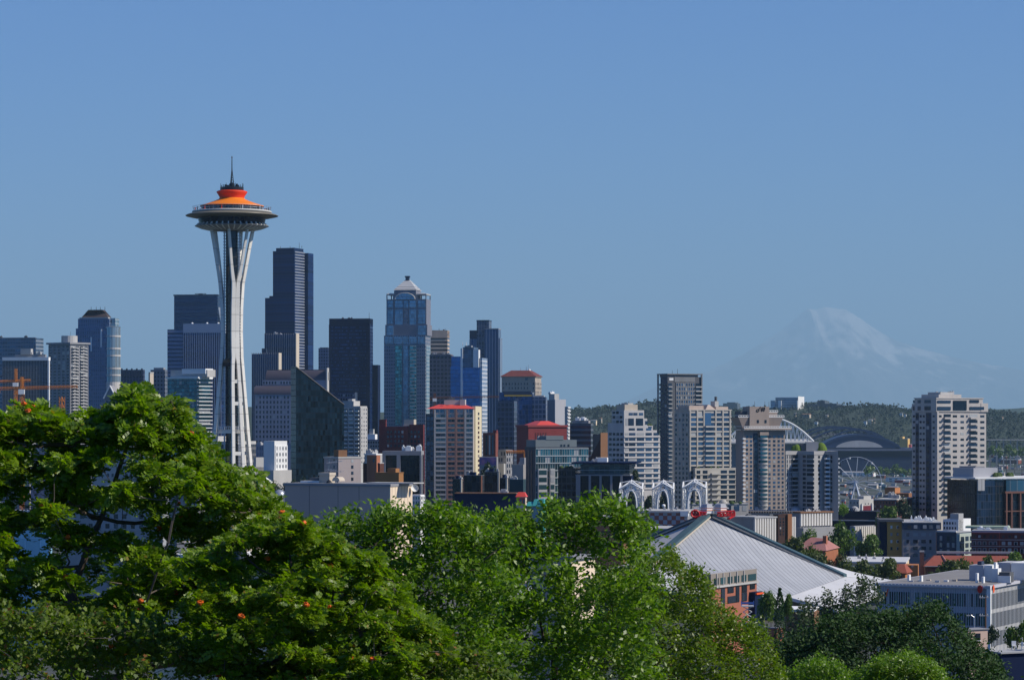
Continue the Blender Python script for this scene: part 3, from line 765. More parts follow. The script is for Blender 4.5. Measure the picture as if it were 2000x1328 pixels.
b.mb('dish_antenna').dome((b.u(1028), 12, b.z(723)), 1.3, whitep); b.done()
b = Bld('glass_building', 'wide dark blue glass building with a yellow band under its roof', 975, 1066, 1069, 2250, 5)
bl2 = gridmat('ink_blue_glass', (0.03, 0.055, 0.12), (0.02, 0.05, 0.14), 2.4, .08, 3.9, .1, metal=.7, vlo=.5, vhi=1.7)
b.blk('curtain_wall', None, 1040, 766, None, bl2); b.blk('curtain_wall', 1040.3, None, 775, None, gridmat('mid_blue_glass', (0.08, 0.11, 0.18), (0.03, 0.06, 0.14), 3, .25, 3.9, .3, metal=.6), 1)
b.blk('crown', 983, 1037, 764, 771, navyc, -.3, b.d * .8)
b.blk('yellow_band', 985, 1038, 771.2, 774, wall('golden_band', (0.55, 0.34, 0.05), var=.1), -.6, 2)
b.blk('penthouse', 1040, 1062, 772, 775, concrete, 2, 9)
b.blk('pilaster', 1006, 1013, 776, None, gridmat('mid_blue_glass', (0.08, 0.11, 0.18), (0.03, 0.06, 0.14), 3, .25, 3.9, .3), -.7, 1); b.done()
b = Bld('office_block', 'grey slab-sided block with its front painted in shade and a pale blank flank right of the yellow-banded glass building', 1067, 1083, 1104, 2350, 48)
b.blk('wall', None, None, 781, None, wall('shaded_grey_panel', (0.16, 0.17, 0.21))); b.box('flank_wall', b.w + .02, b.w + .8, 0, b.d, 0, b.z(780), wall('pale_grey_panel', (0.4, 0.4, 0.42), var=.1))  # front's shade put into a darker copy of the flank grey
b.box('penthouse', 2, b.w * .9, 1, b.d * .5, b.z(781), b.z(769), concrete); b.mech(2, b.z(769), whitep, 3, a=(.3, .7), v=(.1, .4)); b.done()
b = Bld('apartment_tower', 'very thin white balcony tower at the right end of the downtown cluster', 1103, 1108, 1113, 2200, 45)
b.blk('wall', None, None, 794, None, concrete)
for k in range(26): b.balc('R', 0, b.d, [b.z(797) - k * 2.7], 1.0, whitep, 1.0)
b.done()
b = Bld('brick_hall', 'dark red windowless building under a bright red hipped metal roof', 1009, 1032, 1107, 1900, 66)
rw = wall('oxblood_wall', (0.2, 0.035, 0.035), scale=.2)
b.blk('wall', None, None, 834, None, rw)
for k in range(5): b.pane('window', 'R', b.v(1045 + 5 * k), b.v(1047 + 5 * k), b.z(868), b.z(845), .05, wall('deep_red_slot', (0.08, 0.012, 0.015)))
b.box('cornice', -.6, b.w + .7, -.7, b.d + .5, b.z(834), b.z(830), wall('oxblood_cornice', (0.26, 0.05, 0.05)))
b.mb('hip_roof').hip(-.5, b.w + .6, .2 * b.d, b.d * .82, b.z(830), b.z(822), b.w * .3, 6, redroof); b.done()
b = Bld('brick_block', 'narrow brick block with vertical window slots between the two red-roofed buildings', 943, 968, 973, 1700, 10)
b.blk('wall', None, None, 845, None, wall('red_brown_brick', (0.19, 0.06, 0.045)))
for i in range(3): b.pane('window', 'F', b.w * (.22 + .25 * i), b.w * (.34 + .25 * i), b.z(888), b.z(850), .05, dglass)
b.blk('stair_tower', 962, 969, 840, 845, dbrick, 1, 6); b.done()
b = Bld('glass_tower', 'dark glass mid-rise standing in for the shaded lower front of the yellow-banded building', 972, 1004, 1010, 2100, 8)
b.blk('curtain_wall', None, None, 783, None, gridmat('shadow_blue_grid', (0.05, 0.07, 0.12), (0.02, 0.03, 0.06), 3, .25, 3.6, .3)); b.done()  # block added for a dark stretch of facade, shading put into its blue
b = Bld('loft_building', 'pale grey framed loft building beside the beige windowless block', 973, 988, 1001, 1600, 35)
b.blk('wall', None, None, 878, None, greyc); z1 = b.z(880)
b.grid('F', 0, b.w, z1 - 24, z1, 3, 7, .55, .6, greyc, dglass, .3); b.grid('R', 0, b.d, z1 - 24, z1, 3, 7, .55, .6, greyc, dglass, .3); b.blk('podium', 975, None, 905, None, concrete, -2); b.done()
b = Bld('windowless_block', 'plain beige-grey windowless block above the dark teal shed', 1000, 1022, 1027, 1400, 10)
b.blk('wall', None, None, 907, None, wall('putty_render', (0.28, 0.26, 0.24))); b.blk('wall', 1013, None, 894, 907, greyc, 3); b.mech(2, b.z(907), unitm, 2, h=(.8, 1.5)); b.done()
b = Bld('shed', 'dark teal shed at the foot of the beige windowless block', 994, 1022, 1027, 1230, 10)
b.blk('wall', None, None, 936, None, wall('dark_teal_cladding', (0.02, 0.05, 0.06))); b.mech(3, b.z(936), concrete, 7, h=(.5, 1.2), w_=(1, 2.5)); b.done()
b = Bld('mural_wall', 'low wall painted with a purple sunset mural behind the small dark tree', 936, 970, 973, 1500, 8)
m_, n_, p_ = newmat('purple_mural'); tc = node(n_, 'TexCoord'); nz_ = node(n_, 'TexNoise'); nz_.inputs['Scale'].default_value = .25
n_.links.new(tc.outputs['Object'], nz_.inputs[0]); cr_ = node(n_, 'ValToRGB'); n_.links.new(nz_.outputs[0], cr_.inputs[0])
cr_.color_ramp.elements[0].position = .4; cr_.color_ramp.elements[0].color = (.06, .05, .2, 1); cr_.color_ramp.elements[1].position = .62; cr_.color_ramp.elements[1].color = (.28, .13, .24, 1); n_.links.new(cr_.outputs[0], p_.inputs[0])
b.blk('wall', None, None, 892, None, greyc); b.fbox('mural', 'F', 0.3, b.w - .3, b.z(908), b.z(893.5), 0, .1, m_); b.done()
for (nm, lab, xl, xc, xr, pt, Y, th) in (
    ('office_block', 'black glass block with a reflective grey corner before the red-roofed tower', 884, 901, 905, 936, 1250, 20),
    ('office_block', 'black glass cube with brick-edged corner columns below the red-roofed tower', 906, 940, 946, 929, 1220, 12),
    ('office_block', 'larger black glass cube with a flat white-edged roof left of the dark teal shed', 946, 974, 978, 922, 1200, 10),
    ('office_block', 'squat dark block with a water tank between black glass cube and teal shed', 976, 990, 995, 934, 1190, 14)):
    b = Bld(nm, lab, xl, xc, xr, Y, th)
    b.blk('curtain_wall', None, None, pt, None, gridmat('black_cube_glass', (0.012, 0.015, 0.018), (0.012, 0.016, 0.022), 2, .1, 3.2, .12, metal=.5, vlo=.4, vhi=2.2))
    b.blk('parapet', None, None, pt - 1.2, pt, darkc, -.2)
    b.box('corner_column', b.w - .5, b.w + .2, -.25, .6, 0, b.z(pt), beige if xl != 906 else brick)
    b.box('plant_room', b.w * .3, b.w * .6, b.d * .2, b.d * .7, b.z(pt - 1.2), b.z(pt - 7), blackp)
    b.mech(2, b.z(pt - 1.2), concrete, xl, h=(.5, 1.2), w_=(.8, 2)); b.done()
b = Bld('long_shed', 'long low black building behind the tops of the street trees', 888, 1008, 1012, 1120, 6)
b.blk('wall', None, None, 964, None, blackp); b.blk('roof_edge', None, None, 962.5, 964, brownc, -.4, b.d); b.mech(2, b.z(962.5), unitm, 77, a=(.7, .85), h=(.6, 1.2)); b.done()
b = Bld('kiosk', 'small shop with a bright red roof right of the long black building', 1009, 1026, 1029, 1100, 10)
b.blk('wall', None, None, 970, None, beige); b.mb('roof').hip(-.4, b.w + .4, -.5, b.d + .4, b.z(970), b.z(961), b.w * .25, 1.5, redroof); b.grid('F', 0, b.w, b.z(985), b.z(972), 3, 1, .7, .7, redroof, pglass, .1); b.done()
b = Bld('pavilion', 'turquoise-roofed pavilion peeping over the street trees', 1028, 1060, 1066, 980, 14)
tq = wall('turquoise_roof', (0.05, 0.3, 0.28), rough=.5, var=.12)
b.blk('wall', None, None, 990, None, wall('pale_blue_wall', (0.2, 0.3, 0.34)))
z0, z1 = b.z(988), b.z(975)
for p, q, t in ((1028, 1044, 980), (1040, 1050, 975), (1050, 1063, 974)):
    b.mb('roof').hip(b.u(p), b.u(q), -.6, b.d, z0, b.z(t), .4, b.d * .4, tq)
b.box('wall', b.u(1052), b.u(1061), -.3, 3, 0, b.z(982), tq); b.done()

# glass-fronted midrise and the columned hall
b = Bld('midrise_building', 'grey-green glass mid-rise with a dark side wall and bay windows', 1025, 1046, 1149, 1500, 70)
pg = wall('grey_green_panel', (0.16, 0.19, 0.2))
b.blk('wall', None, None, 873, None, wall('charcoal_side', (0.055, 0.06, 0.075)))
for i in range(2): b.fbox('slot', 'F', b.w * (.3 + .3 * i), b.w * (.42 + .3 * i), b.z(985), b.z(880), 0, .2, dglass)
lf = wall('white_green_frame', (0.38, 0.42, 0.42), var=.1)
nz = 8; z1 = b.z(876); fh = (z1 - b.z(990)) / nz
b.grid('R', 0, b.d, z1 - nz * fh, z1, 22, nz, .9, .86, lf, tglass, .25)
for k in range(nz): b.fbox('floor_edge', 'R', 0, b.d, z1 - k * fh - .25, z1 - k * fh + .2, .2, .6, lf)
b.box('penthouse', 1, b.w - 1.2, b.v(1046) + .5, b.v(1128), b.z(873), b.z(859), pg); b.box('penthouse', 1.2, b.w - 1, b.v(1068), b.v(1102), b.z(859), b.z(851), pg)
for px in (1098, 1104, 1112): b.pane('window', 'R', b.v(px) - .5, b.v(px) + .5, b.z(872), b.z(868), -1.15, dglass)
for p, q in ((1049, 1066), (1072, 1081)):
    v0, v1 = b.v(p), b.v(q)
    b.box('window_bay', b.w + .3, b.w + 2.2, v0, v1, 0, b.z(915), concrete)
    for k in range(6):
        z = b.z(918) - k * fh
        b.pane('window', 'R', v0 + .3, v1 - .3, z - fh * .62, z, 2.22, tglass)
b.mech(5, b.z(859), unitm, 21, a=(.3, .6), v=(.05, .7), h=(.8, 2), w_=(.8, 2)); b.done()
b = Bld('columned_hall', 'dark glass hall with pale columns and an overhanging flat roof behind the white arches', 1090, 1233, 1243, 1420, 6)
b.blk('glazing', 1124, 1215, 929, None, gridmat('black_hall_glass', (0.012, 0.016, 0.02), (0.015, 0.022, 0.032), 2.1, .05, 5, .04, metal=.4), 1.6)
b.blk('wall', None, 1123.5, 914, None, gridmat('dim_hall_wing', (0.03, 0.035, 0.04), (0.014, 0.018, 0.024), 2.4, .2, 3.4, .3, metal=.3)); b.blk('wall', 1216, None, 929, None, blackp, 1)
b.blk('upper_glazing', 1133, 1229, 907, 926.5, gridmat('hall_teal_glass', (0.06, 0.08, 0.09), (0.05, 0.09, 0.11), 2.6, .1, 3.6, .08, metal=.6, vlo=.5, vhi=1.6), 2)
b.blk('balustrade', 1126, 1231, 918, 918.7, steel, 1, 1.2)
b.blk('roof_slab', 1117, 1243, 902.5, 905.5, blackp, -3.5, b.d); b.blk('fascia', 1124, 1231, 926.5, 929, greyc, -.8, b.d)
for px in (1127, 1131.5, 1152, 1173, 1194, 1214):
    c = b.u(px); b.mb('column').box(c - .55, c + .55, -.9, .4, 0, b.z(929), greyc)
b.blk('penthouse', 1165, 1184, 894, 902.5, whitep, 6, 14)
b.mech(4, b.z(902.5), unitm, 51, a=(.4, .55), v=(.3, .6), h=(.6, 1.6), w_=(1, 2.5))
for px in (1095, 1106, 1114): b.mb('roof_planting').dome((b.u(px), 4, b.z(914.5)), 1.3, plain('planter_green', (0.05, 0.08, 0.02), .9))
b.done()
b = Bld('office_block', 'dark banded office block with white roof plant in front of the wooded hill', 1113, 1154, 1159, 2000, 9)
b.blk('wall', None, None, 828, None, gridmat('slate_bands', (0.09, 0.11, 0.14), (0.035, 0.05, 0.075), 60, 0, 3.7, .4, vlo=.7, vhi=1.3)); b.blk('parapet', None, None, 826.5, 828, darkc, -.3)
b.blk('plant_room', 1116, 1148, 821, 826.5, greyc, 4); b.mech(5, b.z(821), whitep, 6, a=(.1, .8), h=(1, 2.5), w_=(1.5, 4)); b.done()
b = Bld('stair_gable', 'dark brick wedge leaning against a brown slab left of the stepped white building', 1150, 1173, 1187, 1800, 40)
b.mb('wedge').prism([(0, 0, 0), (b.w, 0, 0), (b.w, 4, 0), (0, 4, 0)], [(0, 0, b.z(898)), (b.w, 0, b.z(856)), (b.w, 4, b.z(856)), (0, 4, b.z(898))], wall('deep_brown_brick', (0.09, 0.035, 0.025)))
b.box('slab', b.w - .1, b.w + .4, -.4, b.d, 0, b.z(845), brownc); b.box('wall', 0, b.w - .2, 4.1, b.d, 0, b.z(848), wall('brown_grey_slab', (0.17, 0.13, 0.11))); b.done()

b = Bld('apartment_tower', 'white apartment building stepping down to the right with wide dark windows', 1187, 1219, 1289, 1700, 62)
wc = wall('warm_white_concrete', (0.5, 0.48, 0.46))
steps = ((1219, 1258, 801), (1258, 1264, 817), (1264, 1275, 831), (1275, 1283, 840), (1283, 1289, 850))
for p, q, t in steps: b.box('wall', 0 if t > 801 else b.w * .25, b.w, max(b.v(p), 0), b.v(q), 0, b.z(t), wc)
b.box('wall', 0, b.w * .25, 0, b.v(1258) - .1, 0, b.z(826), wc)
b.box('penthouse', b.w * .45, b.w - 1, 1, b.v(1247), b.z(801), b.z(790), cream if False else beige); b.box('penthouse', b.w * .5, b.w - 2, b.v(1230), b.v(1240), b.z(790), b.z(787), concrete)
nz = 11; z1 = b.z(843); fh = 3.15
z0 = z1 - nz * fh
for k in range(nz):
    for p, q in ((1221, 1227), (1228.5, 1241), (1244, 1258), (1261, 1273), (1276.5, 1285.5)):
        b.pane('window', 'R', b.v(p), b.v(q), z0 + k * fh + .9, z0 + k * fh + 2.45, .03, bglass)
    b.fbox('floor_band', 'R', 0, b.d, z0 + k * fh - .25, z0 + k * fh + .3, 0, .45, wc)
    for i in range(4): b.pane('window', 'F', b.w * (.08 + .23 * i), b.w * (.24 + .23 * i), z0 + k * fh + .9, z0 + k * fh + 2.45, .03, dglass)
for p, q, t, o in ((1228, 1236, 811, 806), (1237, 1245, 811, 806), (1248, 1256, 811, 806), (1227, 1238, 831, 817), (1242, 1256, 831, 817), (1222, 1226, 831, 817), (1228, 1240, 840.5, 836), (1244, 1256, 840.5, 836), (1260, 1265, 829, 822), (1262, 1272, 840.5, 836), (1266, 1273, 836, 833)):
    b.pane('window', 'R', b.v(p), b.v(q), b.z(t), b.z(o), .03, bglass)
for i in range(3):
    for t in (803, 812, 821): b.pane('window', 'F', b.w * (.3 + .22 * i), b.w * (.46 + .22 * i), b.z(t + 5), b.z(t), .03, dglass)
for p in (1267, 1272): b.mb('roof_planting').dome((b.w - 1, b.v(p), b.z(831)), 1.2, plain('planter_green', (0.05, 0.08, 0.02), .9))
b.done()
b = Bld('concrete_tower', 'tall dark grey concrete tower with open balcony corners and a thin flat cap', 1286, 1304, 1370, 1950, 64)
b.blk('wall', 1290, None, 736, None, darkc)
cw = wall('mid_grey_concrete', (0.19, 0.195, 0.2)); v = b.v
b.box('top_band', b.w * .1, b.w + .3, v(1317), v(1357), b.z(746), b.z(736), cw)
b.box('roof_cap', -1.2, b.w + .8, -.6, b.d + .6, b.z(731.5), b.z(729.5), cw); b.box('crown', 0, b.w - .5, 1, b.d - 2.5, b.z(736), b.z(731.5), cw)
nz = 26; fh = 2.95; z1 = b.z(747); z0 = z1 - nz * fh
b.grid('R', v(1320), v(1357), z0, z1, 8, nz, .62, .62, cw, bglass, .35)
for k in range(nz):
    z = z0 + k * fh
    b.win.append(('balcony', concrete, (b.w + .3, (v(1358) + b.d) / 2, z), (1.6, b.d - v(1358), .8), 0))
    b.win.append(('balcony', concrete, (b.w + .3, (v(1305) + v(1312)) / 2, z), (1.4, v(1312) - v(1305), .7), 0))
    b.pane('window', 'R', v(1305), v(1312), z + .5, z + 2.5, .05, dglass); b.pane('window', 'R', v(1358.5), b.d - .3, z + .5, z + 2.5, .05, dglass)
    for i in range(3): b.pane('window', 'F', b.w * (.1 + .3 * i), b.w * (.3 + .3 * i), z + .6, z + 2.2, .03, dglass)
b.box('corner_column', b.w - .2, b.w + 1, b.d - .5, b.d + .3, 0, b.z(731.5), cw); b.box('corner_column', -1, -.1, -.5, .4, 0, b.z(731.5), cw)
b.pane('roof_sign_panel', 'R', v(1307), v(1315), b.z(743), b.z(738), .1, whitep)
b.mast(b.w * .6, b.d * .4, b.z(729.5), 3.5, darkmet); b.mast(b.w * .4, b.d * .3, b.z(729.5), 2.5, darkmet); b.done()

def rcols(b, cols, z0, nz, fh, lo_, hi_, mat, base=0.0):
    for k in range(nz):
        for p, q in cols: b.pane('window', 'R', b.v(p), b.v(q), z0 + k * fh + lo_, z0 + k * fh + hi_, .03 + base, mat)
b = Bld('condominium_tower', 'sunlit beige-grey condominium tower with stacked curved balconies and a rooftop mast', 1318, 1346, 1428, 1600, 60)
bc = wall('warm_grey_concrete', (0.40, 0.38, 0.34))
b.blk('wall', None, None, 801, None, bc); v = b.v
nz = 22; fh = 2.75; z1 = b.z(806); z0 = z1 - nz * fh
for p in (1346, 1360, 1373, 1396, 1410, 1424): b.fbox('pier', 'R', v(p), v(p + 2.5), z0, b.z(801), 0, .6, bc)
for k in range(nz): b.fbox('floor_band', 'R', 0, b.d, z0 + k * fh - .15, z0 + k * fh + .75, 0, .4, bc)
rcols(b, ((1349, 1359), (1363, 1372), (1376, 1394), (1399, 1408), (1413, 1423)), z0, nz, fh, .75, 2.55, bglass)
for k in range(nz - 2): b.win.append(('balcony', concrete, (b.w + 1.0, (v(1375) + v(1394)) / 2, z0 + k * fh + .4), (2, v(1394) - v(1375), .9), 0))
b.box('tall_window', b.w + .05, b.w + .5, v(1376), v(1388), b.z(830), b.z(806), bglass)
b.grid('F', 0, b.w, z0, z1, 4, nz, .5, .55, bc, dglass, .3)
pr = wall('pinkish_roof', (0.45, 0.36, 0.3))
b.box('parapet', -.4, b.w + .4, -.4, b.d + .3, b.z(801.5), b.z(799.5), bc)
b.box('roof_house', 1, b.w - 2, v(1350), v(1378), b.z(800), b.z(792), pr); b.mb('roof_house').hip(1, b.w - 1, v(1380), v(1400), b.z(800), b.z(790), 2, 3, pr); b.box('roof_house', 2, b.w - 2, v(1402), v(1426), b.z(800), b.z(794), pr)
b.box('lift_tower', b.w * .4, b.w * .7, v(1405), v(1412), b.z(800), b.z(783), concrete); b.box('lift_tower', b.w * .5, b.w * .62, v(1409.5), v(1411.5), b.z(783), b.z(774), darkc)
b.mech(4, b.z(799.5), darkc, 8, a=(.5, .85), v=(.1, .9), h=(.8, 1.8), w_=(.8, 2))
# lower wing
o = 3.0
b.box('lower_wing', b.w + .6, b.w + o, v(1352), v(1438), 0, b.z(914), bc)
for k in range(7):
    z = b.z(917) - (k + 1) * 2.9
    b.fbox('floor_band', 'R', v(1352), v(1438), z - .2, z + .6, o, o + .3, bc)
    for p, q in ((1355, 1362), (1367, 1376), (1402, 1414), (1418, 1430)): b.pane('window', 'R', v(p), v(q), z + .6, z + 2.4, o + .03, bglass)
    b.win.append(('balcony', concrete, (b.w + o + .8, (v(1382) + v(1399)) / 2, z + .4), (1.6, v(1399) - v(1382), .9), 0))
for p in (1360, 1384, 1398): b.mb('roof_planting').dome((b.w + o - .8, v(p), b.z(914)), .9, plain('planter_green', (0.05, 0.08, 0.02), .9))
b.done()
b = Bld('terrace_building', 'low beige terrace building with roof shrubs at the foot of the sunlit condominium', 1345, 1352, 1462, 1420, 78)
b.blk('wall', None, None, 985, None, bc); v = b.v
for p, q in ((1420, 1428), (1434, 1444), (1450, 1458)): b.pane('window', 'R', v(p), v(q), b.z(998), b.z(988), .03, bglass)
b.box('parapet', -.2, b.w + .3, 0, b.d, b.z(985), b.z(983), concrete)
for i, p in enumerate((1352, 1362, 1374, 1388, 1396, 1430, 1438, 1446)): b.mb('roof_planting').dome((b.w - .6, v(p), b.z(984)), .9 + .3 * (i % 3), plain('planter_green', (0.05, 0.08, 0.02), .9))
m = MB(); m.lathe([(2.2, b.z(984)), (2.0, b.z(980)), (1.2, b.z(976.5)), (.05, b.z(975.5))], bc, 14, (b.w - 2.5, v(1415))); m.build('roof_dome', b.root); b.done()

b = Bld('condominium_tower', 'tan condominium tower with white-railed overhanging terraces and a dark swirl emblem on top', 1437, 1452, 1533, 1550, 68)
tn = wall('brown_tan_concrete', (0.33, 0.27, 0.23)); v = b.v
b.blk('wall', None, None, 840, None, tn)
nz = 27; fh = (b.z(852) - b.z(990)) / 17; nz = 18; z1 = b.z(850); z0 = z1 - nz * fh
rcols(b, ((1457, 1461), (1465, 1469), (1501, 1505), (1510, 1514.5), (1519, 1523), (1527, 1530.5)), z0, nz, fh, .75, 2.0, bglass)
rcols(b, ((1472, 1479),), z0, nz, fh, .5, 2.2, dglass)
b.fbox('navy_strip', 'R', v(1471), v(1480), 0, b.z(846), -.2, .02, navyc)  # flat navy strip, nearly flush with the wall
for k in range(nz):
    z = z0 + k * fh
    b.win.append(('balcony', whitep, (b.w + .5, (v(1448.5) + v(1453.5)) / 2 + .3, z + .4), (1.4, 1.6, .8), 0))
    b.win.append(('window_band', tglass, (b.w + .75, (v(1482) + v(1497)) / 2, z + 1.6), (1.5, (v(1497) - v(1482)) * .9, 1.2), 0))
for k in range(nz):
    m = MB(); c = (b.w + .2, (v(1481) + v(1498.5)) / 2); r = (v(1498.5) - v(1481)) / 2
    ring = [(c[0] + 2.6 * math.cos(t), c[1] + r * math.sin(t)) for t in [-math.pi / 2 + math.pi * i / 10 for i in range(11)]]
    m.ext(ring, z0 + k * fh - .1, z0 + k * fh + .85, tn if k % 1 else concrete); m.build('round_balcony', b.root)
b.box('bay_cap', b.w, b.w + 2.2, v(1481), v(1498), b.z(850), b.z(843), tn)
b.box('terrace_slab', -1, b.w + 3, -1, v(1541), b.z(839.5), b.z(836.5), tn)
def rail(z, x0, x1, v0, v1):
    m = b.mb('terrace_rail')
    m.box(x0, x1, v0, v0 + .15, z + .9, z + 1.15, whitep); m.box(x1 - .15, x1, v0, v1, z + .9, z + 1.2, whitep); m.box(x1 - .2, x1 + .02, v0, v1, z, z + .35, whitep)
    n = int((v1 - v0) / 1.5)
    for i in range(n + 1): m.box(x1 - .13, x1 + .03, v0 + (v1 - v0) * i / n - .12, v0 + (v1 - v0) * i / n + .12, z, z + .9, whitep)
rail(b.z(836.5), -1, b.w + 3, -1, v(1541))
b.mb('crown').prism([(1, 0, b.z(836.5)), (b.w - .6, 0, b.z(836.5)), (b.w - .6, v(1522), b.z(836.5)), (1, v(1522), b.z(836.5))], [(0, -3.5, b.z(815)), (b.w + 1, -3.5, b.z(815)), (b.w + 1, v(1528), b.z(815)), (0, v(1528), b.z(815))], tn)
rail(b.z(815), 0, b.w + 1, -3.5, v(1466)); rail(b.z(815), 0, b.w + 1, v(1492), v(1530))
b.box('crown', b.w * .2, b.w + 1.4, v(1462), v(1500), b.z(836), b.z(794), tn); b.box('crown', b.w * .3, b.w + .2, v(1500), v(1518), b.z(815), b.z(805), tn); rail(b.z(805), b.w * .3, b.w + .2, v(1500), v(1519))
b.box('crown', 0, b.w * .8, v(1450), v(1462), b.z(815), b.z(803), darkc)
for p in (1478, 1493): b.pane('window', 'R', v(p) - .6, v(p) + .6, b.z(826), b.z(820), 1.45, dglass)
m = b.mb('emblem'); x = b.w + 1.5
def strokes(pts, r=.24):
    for p, q in zip(pts, pts[1:]): m.tube((x, v(p[0]), b.z(p[1])), (x, v(q[0]), b.z(q[1])), r, darkmet, n=5)
strokes([(1483.5, 794.5), (1481, 797), (1480.2, 800), (1480, 803)]); strokes([(1480, 803), (1477, 804), (1475.3, 802.5), (1476, 800), (1480, 798.6)])
strokes([(1484.5, 796), (1484.6, 800), (1485.6, 803)]); strokes([(1485.6, 803), (1487.6, 799), (1488, 795)]); strokes([(1488, 795), (1488.6, 801), (1490, 802.5), (1491.5, 798), (1491, 795)])
for p in (1480, 1500, 1508): b.mast(b.w * .6, v(p), b.z(794), 3, darkmet, .12)
b.done()

# zigzag-plan condominium
Y0 = 1450
b = Bld('condominium_tower', 'grey condominium tower with dark recessed faces, bright corner balconies and a rooftop penthouse', 1535, 1637, 1640, Y0, 2, depth=18)
pts = [(b.u(1535), 0.0), (b.u(1560), 5.5), (b.u(1590), -1.5), (b.u(1613), 5.0), (b.u(1637), -0.5)]
gc = wall('light_grey_concrete', (0.36, 0.35, 0.34))
b.mb('wall').ext([(x, y) for x, y in pts] + [(pts[-1][0] - 2, 18), (pts[0][0] + 2, 18)], 0, b.z(888), gc)
b.mb('parapet').ext([(x * 1.0 - .2 + .015 * i, y - .5) for i, (x, y) in enumerate(pts)] + [(pts[-1][0] - 1.7, 18.3), (pts[0][0] + 1.7, 18.3)], b.z(888), b.z(881), gc)
nz = 13; fh = (b.z(889) - b.z(1000)) / 13; z0 = b.z(889) - nz * fh
def fac(i):
    (x0, y0), (x1, y1) = pts[i], pts[i + 1]
    return (x0, y0, math.atan2(y1 - y0, x1 - x0)), math.hypot(x1 - x0, y1 - y0)
f, L = fac(0)
for k in range(nz):
    z = z0 + k * fh
    for a in (.08, .3, .42): b.pane('window', f, L * a, L * (a + .06), z + .5, z + 2.2, .03, dglass)
    b.pane('window', f, L * .52, L * .97, z + .7, z + 2.6, .03, dglass); b.fbox('balcony_edge', f, L * .5, L, z - .1, z + .6, 0, .8, gc)
f, L = fac(1)
for k in range(nz):
    z = z0 + k * fh
    b.pane('window', f, L * .3, L * .48, z + .8, z + 2.2, .03, dglass); b.pane('window', f, L * .55, L * .97, z + .7, z + 2.5, .03, dglass); b.fbox('balcony_edge', f, L * .52, L, z - .1, z + .6, 0, .9, gc)
f, L = fac(2)
for k in range(nz): b.pane('window', f, L * .35, L * .52, z0 + k * fh + .7, z0 + k * fh + 2.0, .03, dglass)
f, L = fac(3)
for k in range(nz):
    z = z0 + k * fh
    b.win.append(('balcony', whitep, (pts[3][0] + .9, pts[3][1] - 3.0, z + .45), (2.4, 2.2, .95), math.radians(20)))
    b.pane('window', f, L * .05, L * .3, z + .9, z + 2.5, .03, bglass); b.pane('window', f, L * .42, L * .55, z + .6, z + 2.1, .03, dglass)
    b.win.append(('balcony', whitep, (pts[4][0] + .3, 1.6, z + .4), (1.2, 2.2, .8), 0))
b.box('penthouse', b.u(1576), b.u(1600), 5, 13, b.z(881), b.z(863), gc); b.box('penthouse', b.u(1566), b.u(1576), 6, 12, b.z(881), b.z(866), darkc)
for p, r in ((1553, 1.8), (1558, 2.2), (1562, 1.7), (1601, 2.2), (1606, 2.8), (1610, 2.0)): b.mb('roof_planting').dome((b.u(p), 7, b.z(880)), r, plain('planter_lime', (0.10, 0.16, 0.02), .9), rz=r * 1.5)
b.done()

# the big tower on the right
b = Bld('condominium_tower', 'broad grey-beige apartment tower standing alone on the right with dark square windows and crown storeys', 1781, 1829, 1926, 1560, 57)
ag = wall('greyish_beige', (0.44, 0.41, 0.38)); v = b.v
crownglass = glass('crown_glass', (0.03, 0.05, 0.08), blind=0)
b.blk('wall', None, None, 803, None, ag)
nz = 17; fh = 11.45 / F * 1560; z1 = b.z(806); z0 = z1 - nz * fh
b.box('wall', 3, b.w + .6, -.6, b.d - 3, b.z(804), b.z(778), ag); b.box('wall', -.6, b.w * .4, .5, 8, b.z(804), b.z(788), ag); b.box('wall', b.w * .5, b.w + .8, b.d - 4.5, b.d + .8, b.z(804), b.z(787), ag)
for k in range(nz):
    z = z0 + k * fh
    for p, q in ((1830, 1839), (1861, 1869), (1876, 1882.5), (1887, 1890), (1914.5, 1922.5)): b.pane('window', 'R', v(p), v(q), z + .75, z + 1.95, .02, dglass)
    b.pane('window', 'R', v(1843), v(1857), z + .6, z + 2.5, .02, dglass); b.pane('window', 'R', v(1893), v(1909), z + .6, z + 2.5, .02, dglass)
    for p, q in ((1842, 1856.5), (1892.5, 1907.5)):
        b.win.append(('balcony', ag, (b.w + .8, (v(p) + v(q)) / 2, z + .3), (1.6, v(q) - v(p), 1.0), 0))
    for a in (.05, .32, .45, .85): b.pane('window', 'F', b.w * a, b.w * (a + .08), z + .75, z + 1.95, .02, dglass)
    for a in (.17, .6): b.pane('window', 'F', b.w * a, b.w * (a + .1), z + .5, z + 2.4, .02, dglass)
for x0, x1 in ((.15, .29), (.57, .8)):
    b.fbox('navy_strip', 'F', b.w * x0, b.w * x1, 0, z1, -.1, .01, navyc)  # flat navy strip, nearly flush with the front
b.fbox('pier', 'R', 0, v(1829.5) + 1, 0, b.z(804), 0, .7, ag)
for p, q, t, o in ((1829, 1855, 787, 782), (1829, 1855, 801, 794), (1860, 1886, 801, 782), (1892, 1910, 786, 780.5), (1892, 1920, 800, 794)): b.pane('crown_window', 'R', v(p), v(q), b.z(t), b.z(o), .85, crownglass)
for a, e in ((.05, .17), (.27, .4), (.55, .8)):
    for t, o in ((787, 781), (801, 793)): b.pane('crown_window', 'F', b.w * a, b.w * e, b.z(t), b.z(o), .65 if a > .2 else .05, crownglass)
b.box('roof_cornice', 2.6, b.w + .9, -.9, b.d - 2.6, b.z(778.5), b.z(776.5), ag)
b.box('penthouse', 5, b.w - 1, v(1836), v(1880), b.z(777), b.z(770), ag); b.box('penthouse', 7, b.w - 3, v(1844), v(1868), b.z(770), b.z(765.5), concrete)
